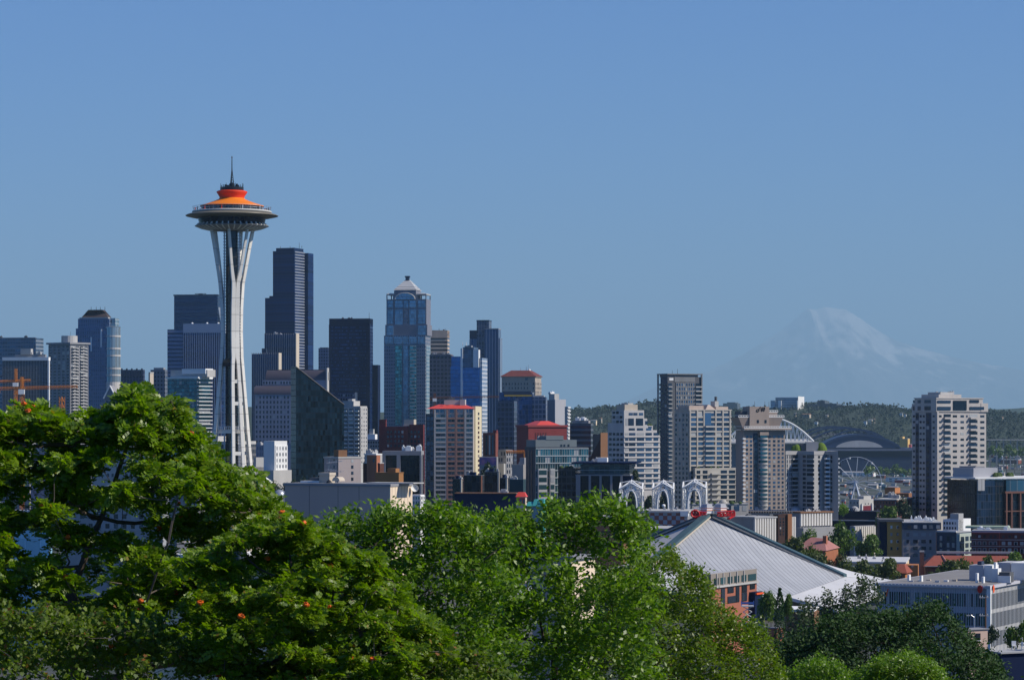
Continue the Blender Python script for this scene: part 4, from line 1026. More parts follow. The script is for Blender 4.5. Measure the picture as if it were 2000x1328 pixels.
b.mech(6, b.z(770), unitm, 14, a=(.5, .9), v=(.15, .6), h=(.8, 1.8), w_=(.8, 2))
b.done()
b = Bld('office_building', 'dark glass office building with brown frames and a thin white roof at the right edge', 1850, 1905, 2075, 1480, 64)
dk = gridmat('very_dark_glass', (0.014, 0.012, 0.014), (0.008, 0.012, 0.02), 1.8, .12, 4, .06, metal=.5, vlo=.4, vhi=2.4)
b.blk('wall', None, None, 938, None, dk); v = b.v
b.box('roof_slab', -1, b.w + 1.5, -1.2, b.d + 1, b.z(935), b.z(932), whitep)
b.box('glass_corner', b.w, b.w + 1.2, v(1906), v(1940), 0, b.z(938.5), gridmat('navy_curtain', (0.02, 0.03, 0.05), (0.012, 0.025, 0.05), 1.5, .1, 4, .06, metal=.6, vlo=.4, vhi=2.2))
b.box('upper_storey', b.w, b.w + 1, v(1963), b.d, b.z(960), b.z(938.5), gridmat('blue_storey', (0.1, 0.12, 0.14), (0.05, 0.11, 0.15), 4.5, .08, 12, .02, metal=.7))
bf = wall('brown_frame', (0.16, 0.075, 0.055))
b.box('frame', b.w + .05, b.w + 1.6, v(1960), b.d, b.z(964), b.z(960), bf)
for p in (1962, 1972, 1989, 2010, 2030): b.box('frame', b.w + .05, b.w + 1.5, v(p), v(p) + .8, 0, b.z(964), bf)
for t in (998,): b.box('frame', b.w + .05, b.w + 1.4, v(1960), b.d, b.z(t + 2), b.z(t), bf)
b.box('grey_portal', b.w - 1, b.w + 2, v(1906), v(1913), b.z(958), b.z(936), unitm); b.box('grey_portal', b.w - 1, b.w + 1.9, v(1914), v(1919), b.z(958), b.z(936), unitm)
b.box('plant_room', 4, b.w - 3, v(1908), v(1955), b.z(932), b.z(914), wall('pale_grey_panel', (0.4, 0.4, 0.42), var=.1)); b.box('plant_room', 6, b.w - 5, v(1916), v(1934), b.z(914), b.z(911), greyc)
for i, p in enumerate((1948, 1953, 1958, 1975, 1980)): b.mb('roof_planting').dome((b.w - 2, v(p), b.z(931)), 1.3 + .5 * (i % 2), plain('planter_green', (0.05, 0.08, 0.02), .9), rz=2.2)
b.done()
# ------------------------------------------------------------------ observation tower
TY = 1280.0
k_ = TY / F
def tz(py): return PZ(py, TY)
tx, tb = PX(453, TY), ground(PX(453, TY), TY)
T = thing('observation_tower', 'tall white tripod observation tower with a saucer top and an orange roof', 'tower', (tx, TY, tb))
R = lambda px: px * k_
Z = lambda py: tz(py) - tb
towerw = wall('tower_off_white', (0.72, 0.69, 0.62), rough=.6, var=.2, scale=.25, joint=7.5)
orange = wall('orange_roof_paint', (0.78, 0.20, 0.008), rough=.6, var=.14, scale=.4)
redor = wall('shaded_orange_red', (0.70, 0.045, 0.01), rough=.5, var=.06)  # roof orange reddened: the collar's shade is put into this colour
halo_m = wall('olive_bronze_metal', (0.17, 0.15, 0.11), rough=.4, var=.15)
dark_t = wall('tower_black', (0.015, 0.018, 0.024), rough=.35)
def lat(name, prof, mat, n=64, sm=True, parent=T):
    m = MB(); m.lathe([(R(r), Z(y)) for r, y in prof], mat, n); return m.build(name, parent, sm)
lat('roof', [(62.5, 404), (61.5, 402), (52, 399.5), (42, 396), (33, 392.5), (27, 390), (24, 387.5)], orange)
lat('roof_collar', [(24, 387.6), (24.5, 385), (27, 380.5), (30.2, 376), (30, 374.6), (26, 373), (10, 372.4)], redor)
lat('mast_platform', [(21, 373), (23, 371.5), (23, 366.5), (21, 366), (1, 365.5)], dark_t, 32, False)
m = MB()
for i in range(22):
    t = 2 * math.pi * i / 22
    m.tube((R(22) * math.cos(t), R(22) * math.sin(t), Z(366)), (R(22) * math.cos(t), R(22) * math.sin(t), Z(362.5 if i % 3 else 359)), .12, dark_t, n=4)
for i in range(7):
    t = i * 2.4; m.box(R(12) * math.cos(t) - .5, R(12) * math.cos(t) + .5, R(12) * math.sin(t) - .5, R(12) * math.sin(t) + .5, Z(366), Z(362 - i % 3), dark_t)
m.lathe([(R(5.5), Z(366)), (R(5.5), Z(359)), (R(3), Z(358))], dark_t, 10); m.build('roof_equipment', T)
m = MB()
for i in range(3):
    t = 2 * math.pi * i / 3 + .4
    m.tube((R(3.6) * math.cos(t), R(3.6) * math.sin(t), Z(359)), (0, 0, Z(326)), .2, dark_t, .12, 5)
    for j in range(6):
        f0, f1 = j / 7, (j + 1) / 7; t2 = t + 2 * math.pi / 3
        m.tube((R(3.6) * (1 - f0) * math.cos(t), R(3.6) * (1 - f0) * math.sin(t), lerp(Z(359), Z(326), f0)), (R(3.6) * (1 - f1) * math.cos(t2), R(3.6) * (1 - f1) * math.sin(t2), lerp(Z(359), Z(326), f1)), .1, dark_t, n=4)
m.tube((0, 0, Z(340)), (0, 0, Z(308)), .3, dark_t, .18, 6); m.tube((0, 0, Z(309)), (0, 0, Z(305)), .42, dark_t, .1, 6); m.build('spire', T)
lat('deck_wall', [(62.5, 404), (60, 405), (60, 412), (70, 412.5)], gridmat('deck_glass', (0.03, 0.03, 0.03), (0.02, 0.025, 0.03), 1.5, .2, 40, 0, vlo=.5, vhi=2.5, blind=.1), 64, False)
lat('deck_ring', [(66, 412.3), (76, 412.6), (77.5, 413.5), (77.5, 415.8), (74, 416.5)], wall('pale_deck_ring', (0.5, 0.5, 0.47), var=.1))
m = MB()
for i in range(48):
    t = 2 * math.pi * i / 48; c, s_ = math.cos(t), math.sin(t)
    m.tube((R(74) * c, R(74) * s_, Z(412.6)), (R(76.5) * c, R(76.5) * s_, Z(404.5)), .07, steel, n=4)
for r, y in ((76.5, 404.5), (75.2, 408.5)):
    for i in range(48):
        t, q = 2 * math.pi * i / 48, 2 * math.pi * (i + 1) / 48
        m.tube((R(r) * math.cos(t), R(r) * math.sin(t), Z(y)), (R(r) * math.cos(q), R(r) * math.sin(q), Z(y)), .08, steel, n=4)
m.build('safety_cage', T)
m = MB(); r_ = random.Random(4)
for i in range(40):
    t = r_.uniform(0, 6.28); x, y = R(71) * math.cos(t), R(71) * math.sin(t)
    m.box(x - .2, x + .2, y - .2, y + .2, Z(412.5), Z(412.5) + 1.6, r_.choice((whitep, dark_t, navyc, redor)))
m.build('visitors', T, kind='stuff')
lat('halo', [(72, 416.2), (78, 417.2), (86, 419.4), (90.5, 421.6), (90, 422.4), (82, 424.5), (72, 426.5), (66, 427)], halo_m, 96)
m = MB()
for i in range(48):
    t = 2 * math.pi * i / 48; c, s_ = math.cos(t), math.sin(t)
    m.tube((R(67) * c, R(67) * s_, Z(426.8)), (R(89) * c, R(89) * s_, Z(422.6)), .13, dark_t, n=4)
m.build('halo_ribs', T)
lat('restaurant_glazing', [(66.5, 427), (66, 428), (63.5, 438), (60, 439.5)], gridmat('restaurant_glass', (0.02, 0.022, 0.03), (0.012, 0.02, 0.035), 1.7, .1, 60, 0, metal=.6, vlo=.5, vhi=1.8), 64, False)
lat('bowl_rim', [(58, 437), (70, 441.3), (72, 441.7)], dark_t)
lat('lower_bowl', [(72, 441.8), (72.5, 442.2), (70, 443.2), (60, 447), (48, 449.6), (34, 451), (1, 451)], wall('bowl_grey', (0.28, 0.27, 0.26), var=.12))
m = MB()
for i in range(36):
    t = 2 * math.pi * i / 36; c, s_ = math.cos(t), math.sin(t)
    a = Vector((-s_, c, 0)) * .28
    prof = [(66, 436.5), (70.5, 441), (71, 443.2), (60, 447.6), (48, 450.2), (44, 450.6), (58, 446.6), (66, 442.4), (64.5, 438)]
    P = [Vector((R(r) * c, R(r) * s_, Z(y))) for r, y in prof]
    m.prism([p - a for p in P], [p + a for p in P], towerw)
m.build('radial_fins', T)
Rt = [(440, 38), (450, 36.5), (500, 29), (550, 22.5), (600, 18.5), (650, 17.5), (700, 19.5), (750, 23.5), (800, 28), (850, 32.5), (900, 37), (1000, 46), (1110, 56)]
St = [(440, 20), (450, 19), (480, 15), (510, 11.5), (535, 8), (556, 4.1), (700, 4.1), (712, 5.6), (750, 6.8), (800, 7.8), (850, 8.8), (900, 10), (1000, 12), (1110, 14)]
Wt = [(440, 2.1), (520, 2.8), (556, 3.9), (690, 4.05), (715, 3.3), (900, 3.2), (1110, 3.6)]
for az in (25, -95, 133):
    leg = MB()
    a = math.radians(az)
    rad = Vector((math.sin(a), -math.cos(a), 0)); tan_ = Vector((math.cos(a), math.sin(a), 0))
    ys = list(range(446, 1105, 12))
    for sg in (-1, 1):
        secs = []
        for y in ys:
            c = rad * R(interp(Rt, y)) + tan_ * sg * R(interp(St, y)) + Vector((0, 0, Z(y)))
            hw, hr = R(interp(Wt, y)) * (1.0 if 556 < y < 700 else .92), R(3.1)
            secs.append([c + tan_ * hw - rad * hr, c + tan_ * hw + rad * hr, c - tan_ * hw + rad * hr, c - tan_ * hw - rad * hr])
        leg.sweep(secs, towerw)
    lo_ = leg.build('leg', T)
    for y in (745, 788, 885, 960, 1030):
        rg = MB(); c = rad * R(interp(Rt, y)) + Vector((0, 0, Z(y))); h = R(interp(St, y))
        rg.sweep([[c + tan_ * q * h + rad * i + Vector((0, 0, j)) for i, j in ((-.5, -.8), (.5, -.8), (.5, .8), (-.5, .8))] for q in (-1, 1)], towerw)
        rg.build('rung', lo_)
m = MB()
m.ext([(R(12) * math.cos(i * math.pi / 3 + .3), R(12) * math.sin(i * math.pi / 3 + .3)) for i in range(6)], 0, Z(450), gridmat('core_shaft', (0.025, 0.03, 0.035), (0.006, 0.009, 0.016), 1.4, .12, 4.2, .12, metal=.1, vlo=.4, vhi=1.6)); m.build('core_shaft', T)
m = MB()
for px in (-14.5, 14.5):
    m.box(R(px) - .25, R(px) + .25, -1.2, 1.2, 0, Z(452), steel)
    for y in range(455, 1080, 6): m.box(R(px) - .5, R(px) + .5, -1.0, 1.0, Z(y), Z(y) + .25, darkmet)
m.build('lift_rails', T)
m = MB(); m.dome((R(-8), -R(10), Z(709)), 2.0, brownc); m.box(R(-8) - 2, R(-8) + 2, -R(10) - 2, -R(10) + 2, Z(716), Z(709), wall('lift_brown', (0.06, 0.035, 0.03))); m.build('lift_car', T)
m = MB(); tri = []
for az in (25, -95, 133):
    a = math.radians(az); tri.append(Vector((math.sin(a), -math.cos(a), 0)) * R(33))
hexa = []
for i in range(3):
    a, b2 = tri[i], tri[(i - 1) % 3]
    hexa += [a * 1.06 + (b2 - a).normalized() * 0, a * .98 + (b2 - a) * .5]
hx = sorted([(v_.x, v_.y) for v_ in hexa], key=lambda q: math.atan2(q[1], q[0]))
m.ext(hx, Z(846), Z(838.5), towerw)
for i in range(len(hx)):
    p, q = hx[i], hx[(i + 1) % len(hx)]
    for f in range(6):
        x, y = lerp(p[0], q[0], f / 6), lerp(p[1], q[1], f / 6); m.box(x - .12, x + .12, y - .12, y + .12, Z(838.5), Z(833), whitep)
    m.tube((*p, Z(833)), (*q, Z(833)), .14, whitep, n=4)
m.build('lower_platform', T)
m = MB(); m.lathe([(R(30), 0), (R(30), Z(1010)), (R(62), Z(1000)), (R(66), Z(996)), (R(40), Z(990)), (R(20), Z(986))], towerw, 40); m.build('base_pavilion', T)

# round white pavilion beside its foot
pv = thing('round_pavilion', 'white flying-saucer shaped pavilion roof beside the foot of the observation tower', 'pavilion', (PX(508, 1150), 1150, ground(PX(508, 1150), 1150)))
q = 1150 / F; zg = pv.location.z
m = MB(); m.lathe([(2, PZ(930, 1150) - zg), (5 * q * 5, PZ(941, 1150) - zg), (20 * q, PZ(945, 1150) - zg), (19 * q, PZ(949, 1150) - zg), (14 * q, PZ(950, 1150) - zg)], whitep, 28); m.build('roof', pv, True)
m = MB(); m.lathe([(13 * q, 0), (13 * q, PZ(949, 1150) - zg)], navyc, 24); m.lathe([(16 * q, PZ(954, 1150) - zg), (16 * q, PZ(960, 1150) - zg), (1, PZ(961, 1150) - zg)], whitep, 24); m.build('wall', pv)
for px, r in ((546, 12), (556, 9)):
    d = thing('sculpted_dome', ('larger' if r == 12 else 'smaller') + ' silvery rounded roof dome left of the long grey hall', 'dome', (PX(px, 1090), 1090, ground(PX(px, 1090), 1090)))
    m = MB(); m.dome((0, 0, PZ(968, 1090) - d.location.z), r * .2, plain('dull_silver', (0.4, 0.42, 0.45), .4, .5), 18); m.lathe([(r * .2, 0), (r * .2, PZ(968, 1090) - d.location.z)], unitm, 18); m.build('shell', d, True)

# ------------------------------------------------------------------ three lattice arches
AY = 1310.0
archw = plain('arch_white', (0.78, 0.78, 0.76), .6, 0, .06)
for (px0, px1, ptop, lab) in ((1208, 1259, 938, 'leftmost of the three white lattice gothic arches, partly behind leaves'), (1273, 1319, 938, 'middle one of the three white lattice gothic arches'), (1331, 1383, 936, 'rightmost of the three white lattice gothic arches, nearest the red trusses')):
    cx = (px0 + px1) / 2; gx = PX(cx, AY); gz = ground(gx, AY)
    A = thing('lattice_arch', lab, 'arch', (gx, AY, gz), math.radians(-7), 'white gothic arches')
    H = PZ(ptop, AY) - gz; hw = (px1 - px0) / 2 / F * AY * .86; m_px = AY / F
    sh, gp, ia, isp = H - 16 * m_px, H - 5 * m_px, H - 19 * m_px, H - 52 * m_px
    ihw = hw * .54
    for face in range(4):
        rib = MB(); fa = math.radians(90 * face)
        def W(x, y, z): return (x * math.cos(fa) - y * math.sin(fa), x * math.sin(fa) + y * math.cos(fa), z)
        N = 10
        inner = [(ihw, 0), (ihw, isp)] + [(ihw * math.cos(math.pi / 2 * i / N) ** .8, isp + (ia - isp) * math.sin(math.pi / 2 * i / N) ** .95) for i in range(1, N + 1)]
        inner2 = [(x + .75 * (1 if x > .3 else .4), z - (.0 if z < ia - 1 else -.7)) for x, z in inner]
        outer = [(hw, 0), (hw, sh), (hw * .8, lerp(sh, gp, .2)), (hw * .6, lerp(sh, gp, .4)), (hw * .4, lerp(sh, gp, .6)), (hw * .2, lerp(sh, gp, .8)), (0, gp)]
        for s_ in (-1, 1):
            for L_, r_, dy in ((inner, .42, 0), (inner2, .2, 0), (outer, .34, 0), (inner, .22, 1.0)):
                for p, q_ in zip(L_, L_[1:]): rib.tube(W(s_ * p[0], -hw + dy, p[1]), W(s_ * q_[0], -hw + dy, q_[1]), r_, archw, n=5)
            ladder = [inner2[2 + i] for i in range(0, N, 1)]
            tops = [(hw, lerp(isp, sh, .35)), (hw, lerp(isp, sh, .7)), (hw, sh)] + outer[2:]
            for i in range(len(tops)):
                a_p = ladder[min(len(ladder) - 1, i + 1)]; b_p = tops[i]
                rib.tube(W(s_ * a_p[0], -hw, a_p[1]), W(s_ * b_p[0], -hw, b_p[1]), .09, archw, n=4)
                if i + 1 < len(tops): rib.tube(W(s_ * a_p[0], -hw, a_p[1]), W(s_ * tops[i + 1][0], -hw, tops[i + 1][1]), .09, archw, n=4)
        for f in (.25, .5, .75):
            rib.tube(W(-hw * (1 - f), -hw * (1 - f), lerp(sh, H, f)), W(hw * (1 - f), -hw * (1 - f), lerp(sh, H, f)), .13, archw, n=4)
        rib.tube(W(hw, -hw, sh), (0, 0, H), .24, archw, n=5); rib.tube(W(0, -hw, gp), (0, 0, H), .2, archw, n=5)
        rib.build('lattice_face', A)
    fin_ = MB(); fin_.tube((0, 0, H - .3), (0, 0, H + .8), .25, archw, .05, 5); fin_.build('finial', A)

# checkerboard hall below the arches
b = Bld('exhibition_hall', 'low hall with an orange and white circle-patterned wall under the white arches', 1245, 1343, 1352, 1180, 8)
m_, n_, p_ = newmat('circle_checker'); tc = node(n_, 'TexCoord'); sx = node(n_, 'SeparateXYZ'); n_.links.new(tc.outputs['Object'], sx.inputs[0])
S_ = 1 / 1.8
fx = mth(n_, 'MULTIPLY', sx.outputs[0], S_); fz = mth(n_, 'MULTIPLY', sx.outputs[2], S_)
par = mth(n_, 'MODULO', mth(n_, 'ADD', mth(n_, 'FLOOR', fx), mth(n_, 'FLOOR', fz)), 2.0)
dx = mth(n_, 'SUBTRACT', mth(n_, 'FRACT', fx), .5); dz = mth(n_, 'SUBTRACT', mth(n_, 'FRACT', fz), .5)
rr = mth(n_, 'SQRT', mth(n_, 'ADD', mth(n_, 'MULTIPLY', dx, dx), mth(n_, 'MULTIPLY', dz, dz)))
circ = mth(n_, 'LESS_THAN', rr, .62)
msk = mth(n_, 'MULTIPLY', mth(n_, 'LESS_THAN', par, .5), circ)
n_.links.new(mixc(n_, msk, (0.36, 0.10, 0.06), (0.42, 0.40, 0.40)), p_.inputs[0]); p_.inputs['Roughness'].default_value = .7
b.blk('wall', None, None, 1001, None, greyc); b.fbox('patterned_panel', 'F', 0, b.w, b.z(1034), b.z(1001.5), 0.02, .15, m_)
b.box('roof_edge', -.5, b.w + .6, -.8, b.d, b.z(1001.4), b.z(997.5), concrete); b.box('corner_block', b.w - 3, b.w + .3, -1.0, 3, b.z(1008), b.z(998), whitep); b.mech(6, b.z(997.5), unitm, 64, h=(.4, 1.0), w_=(.6, 1.8))
b.done()
b = Bld('low_wing', 'grey flat-roofed wing below the circle-patterned wall', 1228, 1334, 1344, 1110, 8)
b.blk('wall', None, None, 1033, None, greyc); b.blk('roof_edge', None, None, 1031.5, 1033.5, concrete, -.5); b.done()
lp = thing('globe_lamp', 'white globe lamp standing between the legs of the middle arch', 'lamp', (PX(1296, 1290), 1290, ground(PX(1296, 1290), 1290)))
m = MB(); z = PZ(988, 1290) - lp.location.z; m.tube((0, 0, 0), (0, 0, z), .2, steel); m.build('post', lp)
m = MB(); m.lathe([(.01, z - .8), (.7, z - .5), (.95, z + .1), (.7, z + .7), (.01, z + .95)], whitep, 12); m.build('globe', lp, True)

# ------------------------------------------------------------------ arena with the great sloping roof
a_ = math.radians(28); AX, AYY, AZ = 65.0, 930.0, PZ(1008, 930)
U = Vector((math.cos(a_), -math.sin(a_), 0)); V = Vector((-math.sin(a_), -math.cos(a_), 0))
gz = ground(AX, AYY)
AR = thing('sports_arena', 'sports arena with a huge grey tent-like ribbed roof and teal ridge beams', 'arena', (AX, AYY, gz))
ap = AZ - gz
def sl(u, v): return U * u + V * v
hB, hA, hP = PZ(1126, 907) - gz, PZ(1100, 888) - gz - 1, PZ(1165, 865) - gz
L_ = 48.0
def hyp(u, v):
    """height over the quarter between the ridges: u, v in 0..1"""
    return ap + (hB - ap) * u + (hA - ap) * v + (hP - hB - hA + ap) * u * v
m_, n_, p_ = newmat('ribbed_roof_panels'); tc = node(n_, 'TexCoord'); dt = node(n_, 'VectorMath', operation='DOT_PRODUCT')
dg = (U + V).normalized(); pn = Vector((-dg.y, dg.x, 0))
n_.links.new(tc.outputs['Object'], dt.inputs[0]); dt.inputs[1].default_value = pn
c_ = mth(n_, 'MULTIPLY_ADD', dt.outputs['Value'], 1 / 1.6, .1)
line = mth(n_, 'LESS_THAN', mth(n_, 'FRACT', c_), .14)
wn_ = node(n_, 'TexWhiteNoise', noise_dimensions='1D'); n_.links.new(mth(n_, 'FLOOR', c_), wn_.inputs[1])
vv = node(n_, 'VectorMath', operation='SCALE'); vv.inputs[0].default_value = (0.40, 0.41, 0.42); n_.links.new(mth(n_, 'MULTIPLY_ADD', wn_.outputs[0], .12, .94), vv.inputs[3])
n_.links.new(mixc(n_, line, dirt_and_reflection(n_, vv.outputs[0], .2, .1), (0.17, 0.17, 0.18)), p_.inputs[0]); p_.inputs['Roughness'].default_value = .6
ribm = m_
palep = wall('pale_membrane', (0.55, 0.55, 0.55), var=.12)
N = 12
for su, sv, mt in ((1, 1, ribm), (-1, 1, wall('plain_roof_grey', (0.40, 0.40, 0.41), var=.1)), (1, -1, palep), (-1, -1, palep)):
    m = MB()
    for i in range(N):
        for j in range(N):
            q = [((i + a) / N, (j + c) / N) for a, c in ((0, 0), (1, 0), (1, 1), (0, 1))]
            P = [sl(u * L_ * su, v * L_ * sv) + Vector((0, 0, hyp(u, v))) for u, v in q]
            m.poly(P if su * sv < 0 else P[::-1], mt)
    m.build('roof_panel', AR)
teal = plain('teal_ridge_metal', (0.055, 0.10, 0.115), .6, .1, .3, .3)
for d, h in ((U, hB), (V, hA), (-U, hB), (-V, hA)):
    m = MB(); w_ = Vector((-d.y, d.x, 0)); e = d * L_ * 1.0
    p0, p1 = Vector((0, 0, ap + .3)), e + Vector((0, 0, h + .3))
    m.sweep([[p + w_ * a + Vector((0, 0, c)) for a, c in ((-1.5, -.8), (-1.35, .5), (1.35, .5), (1.5, -.8))] for p in (p0 + d * 2, p1)], teal)
    m.build('ridge_beam', AR)
    for sg in (-1, 1):
        tr = MB(); tr.sweep([[p + w_ * sg * a + Vector((0, 0, c)) for a, c in ((1.5, -.7), (1.5, -.2), (1.62, -.2), (1.62, -.7))][::sg] for p in (p0 + d * 2, p1)], beige); tr.build('ridge_trim', AR)
for e1, h1, e2, h2, out in ((U * L_, hB, U * L_ + V * L_, hP, U), (V * L_, hA, U * L_ + V * L_, hP, V), (U * L_, hB, U * L_ - V * L_, hP, U), (-U * L_ + V * L_, hP, V * L_, hA, V)):
    m = MB(); A0, A1 = e1 + Vector((0, 0, h1 - .05)), e2 + Vector((0, 0, h2 - .05)); o = out * 16 + Vector((0, 0, -3.5))
    m.sweep([[A0, A0 + o, A0 + o - Vector((0, 0, 1)), A0 - Vector((0, 0, 1))], [A1, A1 + o, A1 + o - Vector((0, 0, 1)), A1 - Vector((0, 0, 1))]], palep); m.build('eave_apron', AR)
m = MB(); sq = [sl(L_ * .93 * x, L_ * .93 * y) for x, y in ((-1, -1), (-1, 1), (1, 1), (1, -1))]
m.prism([(p.x, p.y, 0) for p in sq], [(p.x, p.y, hP - 2) for p in sq], greyc); m.build('wall', AR)
# crown: white pods and red trusses
redt = plain('red_truss_paint', (0.55, 0.015, 0.02), .5, 0, .08)
for (px, t) in ((1381, 984), (1408, 984)):
    m = MB(); x = PX(px, 928) - AX; zt, zb_ = PZ(t, 928) - gz, ap + 1
    hx = [(math.cos(i * math.pi / 3 + .5), math.sin(i * math.pi / 3 + .5)) for i in range(6)]
    def ring(r, z): return [(x + r * c, r * s_, z) for c, s_ in hx]
    for r0, z0_, r1, z1_, mt in ((2.3, 0, 2.3, .30, whitep), (2.5, .30, 2.5, .36, orange), (2.3, .36, 2.2, .55, whitep), (2.4, .55, 2.4, .60, orange), (2.5, .60, 2.5, .64, whitep), (2.3, .64, 1.9, 1, wall('pale_grey_panel', (0.4, 0.4, 0.42), var=.1))):
        m.prism(ring(r0, lerp(zb_, zt, z0_)), ring(r1, lerp(zb_, zt, z1_)), mt)
    m.build('crown_pod', AR)
m = MB(); m.box(PX(1356, 928) - AX, PX(1424, 928) - AX, -1.2, 1.2, PZ(993.5, 928) - gz, PZ(991.5, 928) - gz, whitep); m.build('crown_walkway', AR)
for sgn, p0, p1 in ((-1, 1382, 1353), (1, 1402, 1437)):
    m = MB(); x0, x1 = PX(p0, 924) - AX, PX(p1, 924) - AX; zt, zb_ = PZ(999, 928) - gz, PZ(1007, 928) - gz
    for y in (-2.5, 0.5):
        for zz in (zt, zb_): m.tube((x0, y, zz - .3), (x1, y, zz + .2), .24, redt, n=6)
        for i in range(5):
            xa, xb = lerp(x0, x1, i / 5), lerp(x0, x1, (i + 1) / 5); m.tube((xa, y, zb_), (xb, y, zt), .2, redt, n=5); m.tube((xb, y, zb_), (xb, y, zt), .2, redt, n=5)
    if sgn < 0:
        cxx = lerp(x0, x1, .8); P = [(cxx + 1.35 * math.cos(t), -2.7, lerp(zb_, zt, .5) + 1.15 * math.sin(t)) for t in [i * math.pi / 6 for i in range(13)]]
        for p, q2 in zip(P, P[1:]): m.tube(p, q2, .32, redt, n=6)
    m.tube((x0, -1, zb_), (x0 + (x1 - x0) * .35, -2.5, zb_ - 1.6), .4, redt); m.tube((x1, -1, zb_), (x0 + (x1 - x0) * .6, -2, zb_ - 1.2), .35, redt)
    m.build('crown_truss', AR)

# ------------------------------------------------------------------ stadium arches and ballpark
SY = 4600.0
st0 = thing('football_stadium', 'stadium with a white lattice roof arch behind the tan condominium tower', 'stadium', (PX(1503, SY), SY, 3))
m = MB()
def arc(px): f = (px - 1503) / 86; return PZ(862 - 46 * (1 - f * f), SY) - 3
for off in (0, 6):
    for px in range(1417, 1589, 4):
        m.tube((PX(px, SY) - st0.location.x, off, arc(px)), (PX(px + 4, SY) - st0.location.x, off, arc(px + 4)), 1.6, whitep, n=6)
xs = list(range(1421, 1586, 8))
for i, px in enumerate(xs[:-1]):
    zb_ = PZ(861, SY) - 3
    m.tube((PX(px, SY) - st0.location.x, 0, arc(px)), (PX(px + 4, SY) - st0.location.x, 3, zb_), .9, whitep, n=5); m.tube((PX(px + 4, SY) - st0.location.x, 3, zb_), (PX(px + 8, SY) - st0.location.x, 0, arc(px + 8)), .9, whitep, n=5)
m.build('roof_arch', st0)
m = MB(); x0, x1 = PX(1425, SY) - st0.location.x, PX(1590, SY) - st0.location.x
m.prism([(x0, -20, PZ(866, SY) - 3), (x1, -20, PZ(866, SY) - 3), (x1, 120, PZ(861, SY) - 3), (x0, 120, PZ(861, SY) - 3)], [(x0, -20, PZ(864, SY) - 3), (x1, -20, PZ(864, SY) - 3), (x1, 120, PZ(858, SY) - 3), (x0, 120, PZ(858, SY) - 3)], concrete); m.build('roof', st0)
m = MB(); m.box(x0, x1, 0, 110, 0, PZ(868, SY) - 3, wall('stadium_blue_grey', (0.09, 0.12, 0.15))); m.build('stand', st0)
BY = 5100.0
bp = thing('ballpark', 'ballpark under a dark blue arched retractable roof with curved trusses', 'stadium', (PX(1680, BY), BY, 3))
ox = bp.location.x; zz = lambda py: PZ(py, BY) - 3; xx = lambda px: PX(px, BY) - ox
navyr = plain('navy_roof', (0.02, 0.04, 0.10), .5, .1); panel = plain('grey_roof_panel', (0.28, 0.28, 0.3), .5, .2)
def arch(m, p0, p1, base, top, y0, y1, th, mat, n=22):
    secs = []
    for i in range(n + 1):
        f = i / n * 2 - 1; px = lerp(p0, p1, i / n); h = zz(base) + (zz(top) - zz(base)) * (1 - f * f) ** .8
        secs.append([(xx(px), y0, h - th), (xx(px), y1, h - th), (xx(px), y1, h), (xx(px), y0, h)])
    m.sweep(secs, mat)
m = MB(); arch(m, 1600, 1760, 874, 847, 0, 70, 4, navyr); m.build('roof', bp)
m = MB(); pts_ = [(xx(1600) + (xx(1760) - xx(1600)) * i / 22, 2, zz(874) + (zz(847) - zz(874)) * (1 - (i / 11 - 1) ** 2) ** .8 - .5) for i in range(23)]; m.poly(pts_, navyr); m.build('roof_front', bp)
m = MB(); pts_ = [(lerp(xx(1632), xx(1724), i / 20), -1.5, zz(873.5) + (zz(860) - zz(873.5)) * (1 - (i / 10 - 1) ** 2) ** .7) for i in range(21)]
m.prism([(p[0], p[1] + 1, p[2]) for p in pts_], pts_, concrete)
m.build('pale_gable', bp)
for i, (p0, p1, bs_, tp) in enumerate(((1560, 1740, 866, 832), (1576, 1748, 866, 833), (1596, 1752, 866, 835), (1624, 1756, 868, 838))):
    m = MB(); arch(m, p0, p1, bs_, tp, 200 - i * 30, 206 - i * 30, 3, navyr)
    for j in range(1, 22):
        f = j / 11 - 1; px = lerp(p0, p1, j / 22); h = zz(bs_) + (zz(tp) - zz(bs_)) * (1 - f * f) ** .8; h2 = zz(bs_) + (zz(850) - zz(bs_)) * (1 - f * f) ** .8
        m.tube((xx(px), 203 - i * 30, h), (xx(px) + (8 if j % 2 else -8), 203 - i * 30, h2), .8, darkmet, n=4)
    m.build('roof_truss', bp)
m = MB()
for i, (p0, p1) in enumerate(((1570, 1680), (1590, 1700), (1610, 1720))): arch(m, p0, p1 + 40, 873, 846 + i, 190 - i * 30, 165 - i * 30 + 20, 2, panel)
m.build('roof_panel', bp)
m = MB(); m.box(xx(1605), xx(1860), 4, 180, 0, zz(875.5), wall('ballpark_navy', (0.015, 0.03, 0.075))); m.box(xx(1640), xx(1840), -20, 4, 0, zz(893), wall('ballpark_blue', (0.015, 0.03, 0.075))); m.box(xx(1600), xx(1860), -24, 4, zz(880), zz(877), wall('ballpark_rail', (0.12, 0.14, 0.2))); m.build('stand', bp)

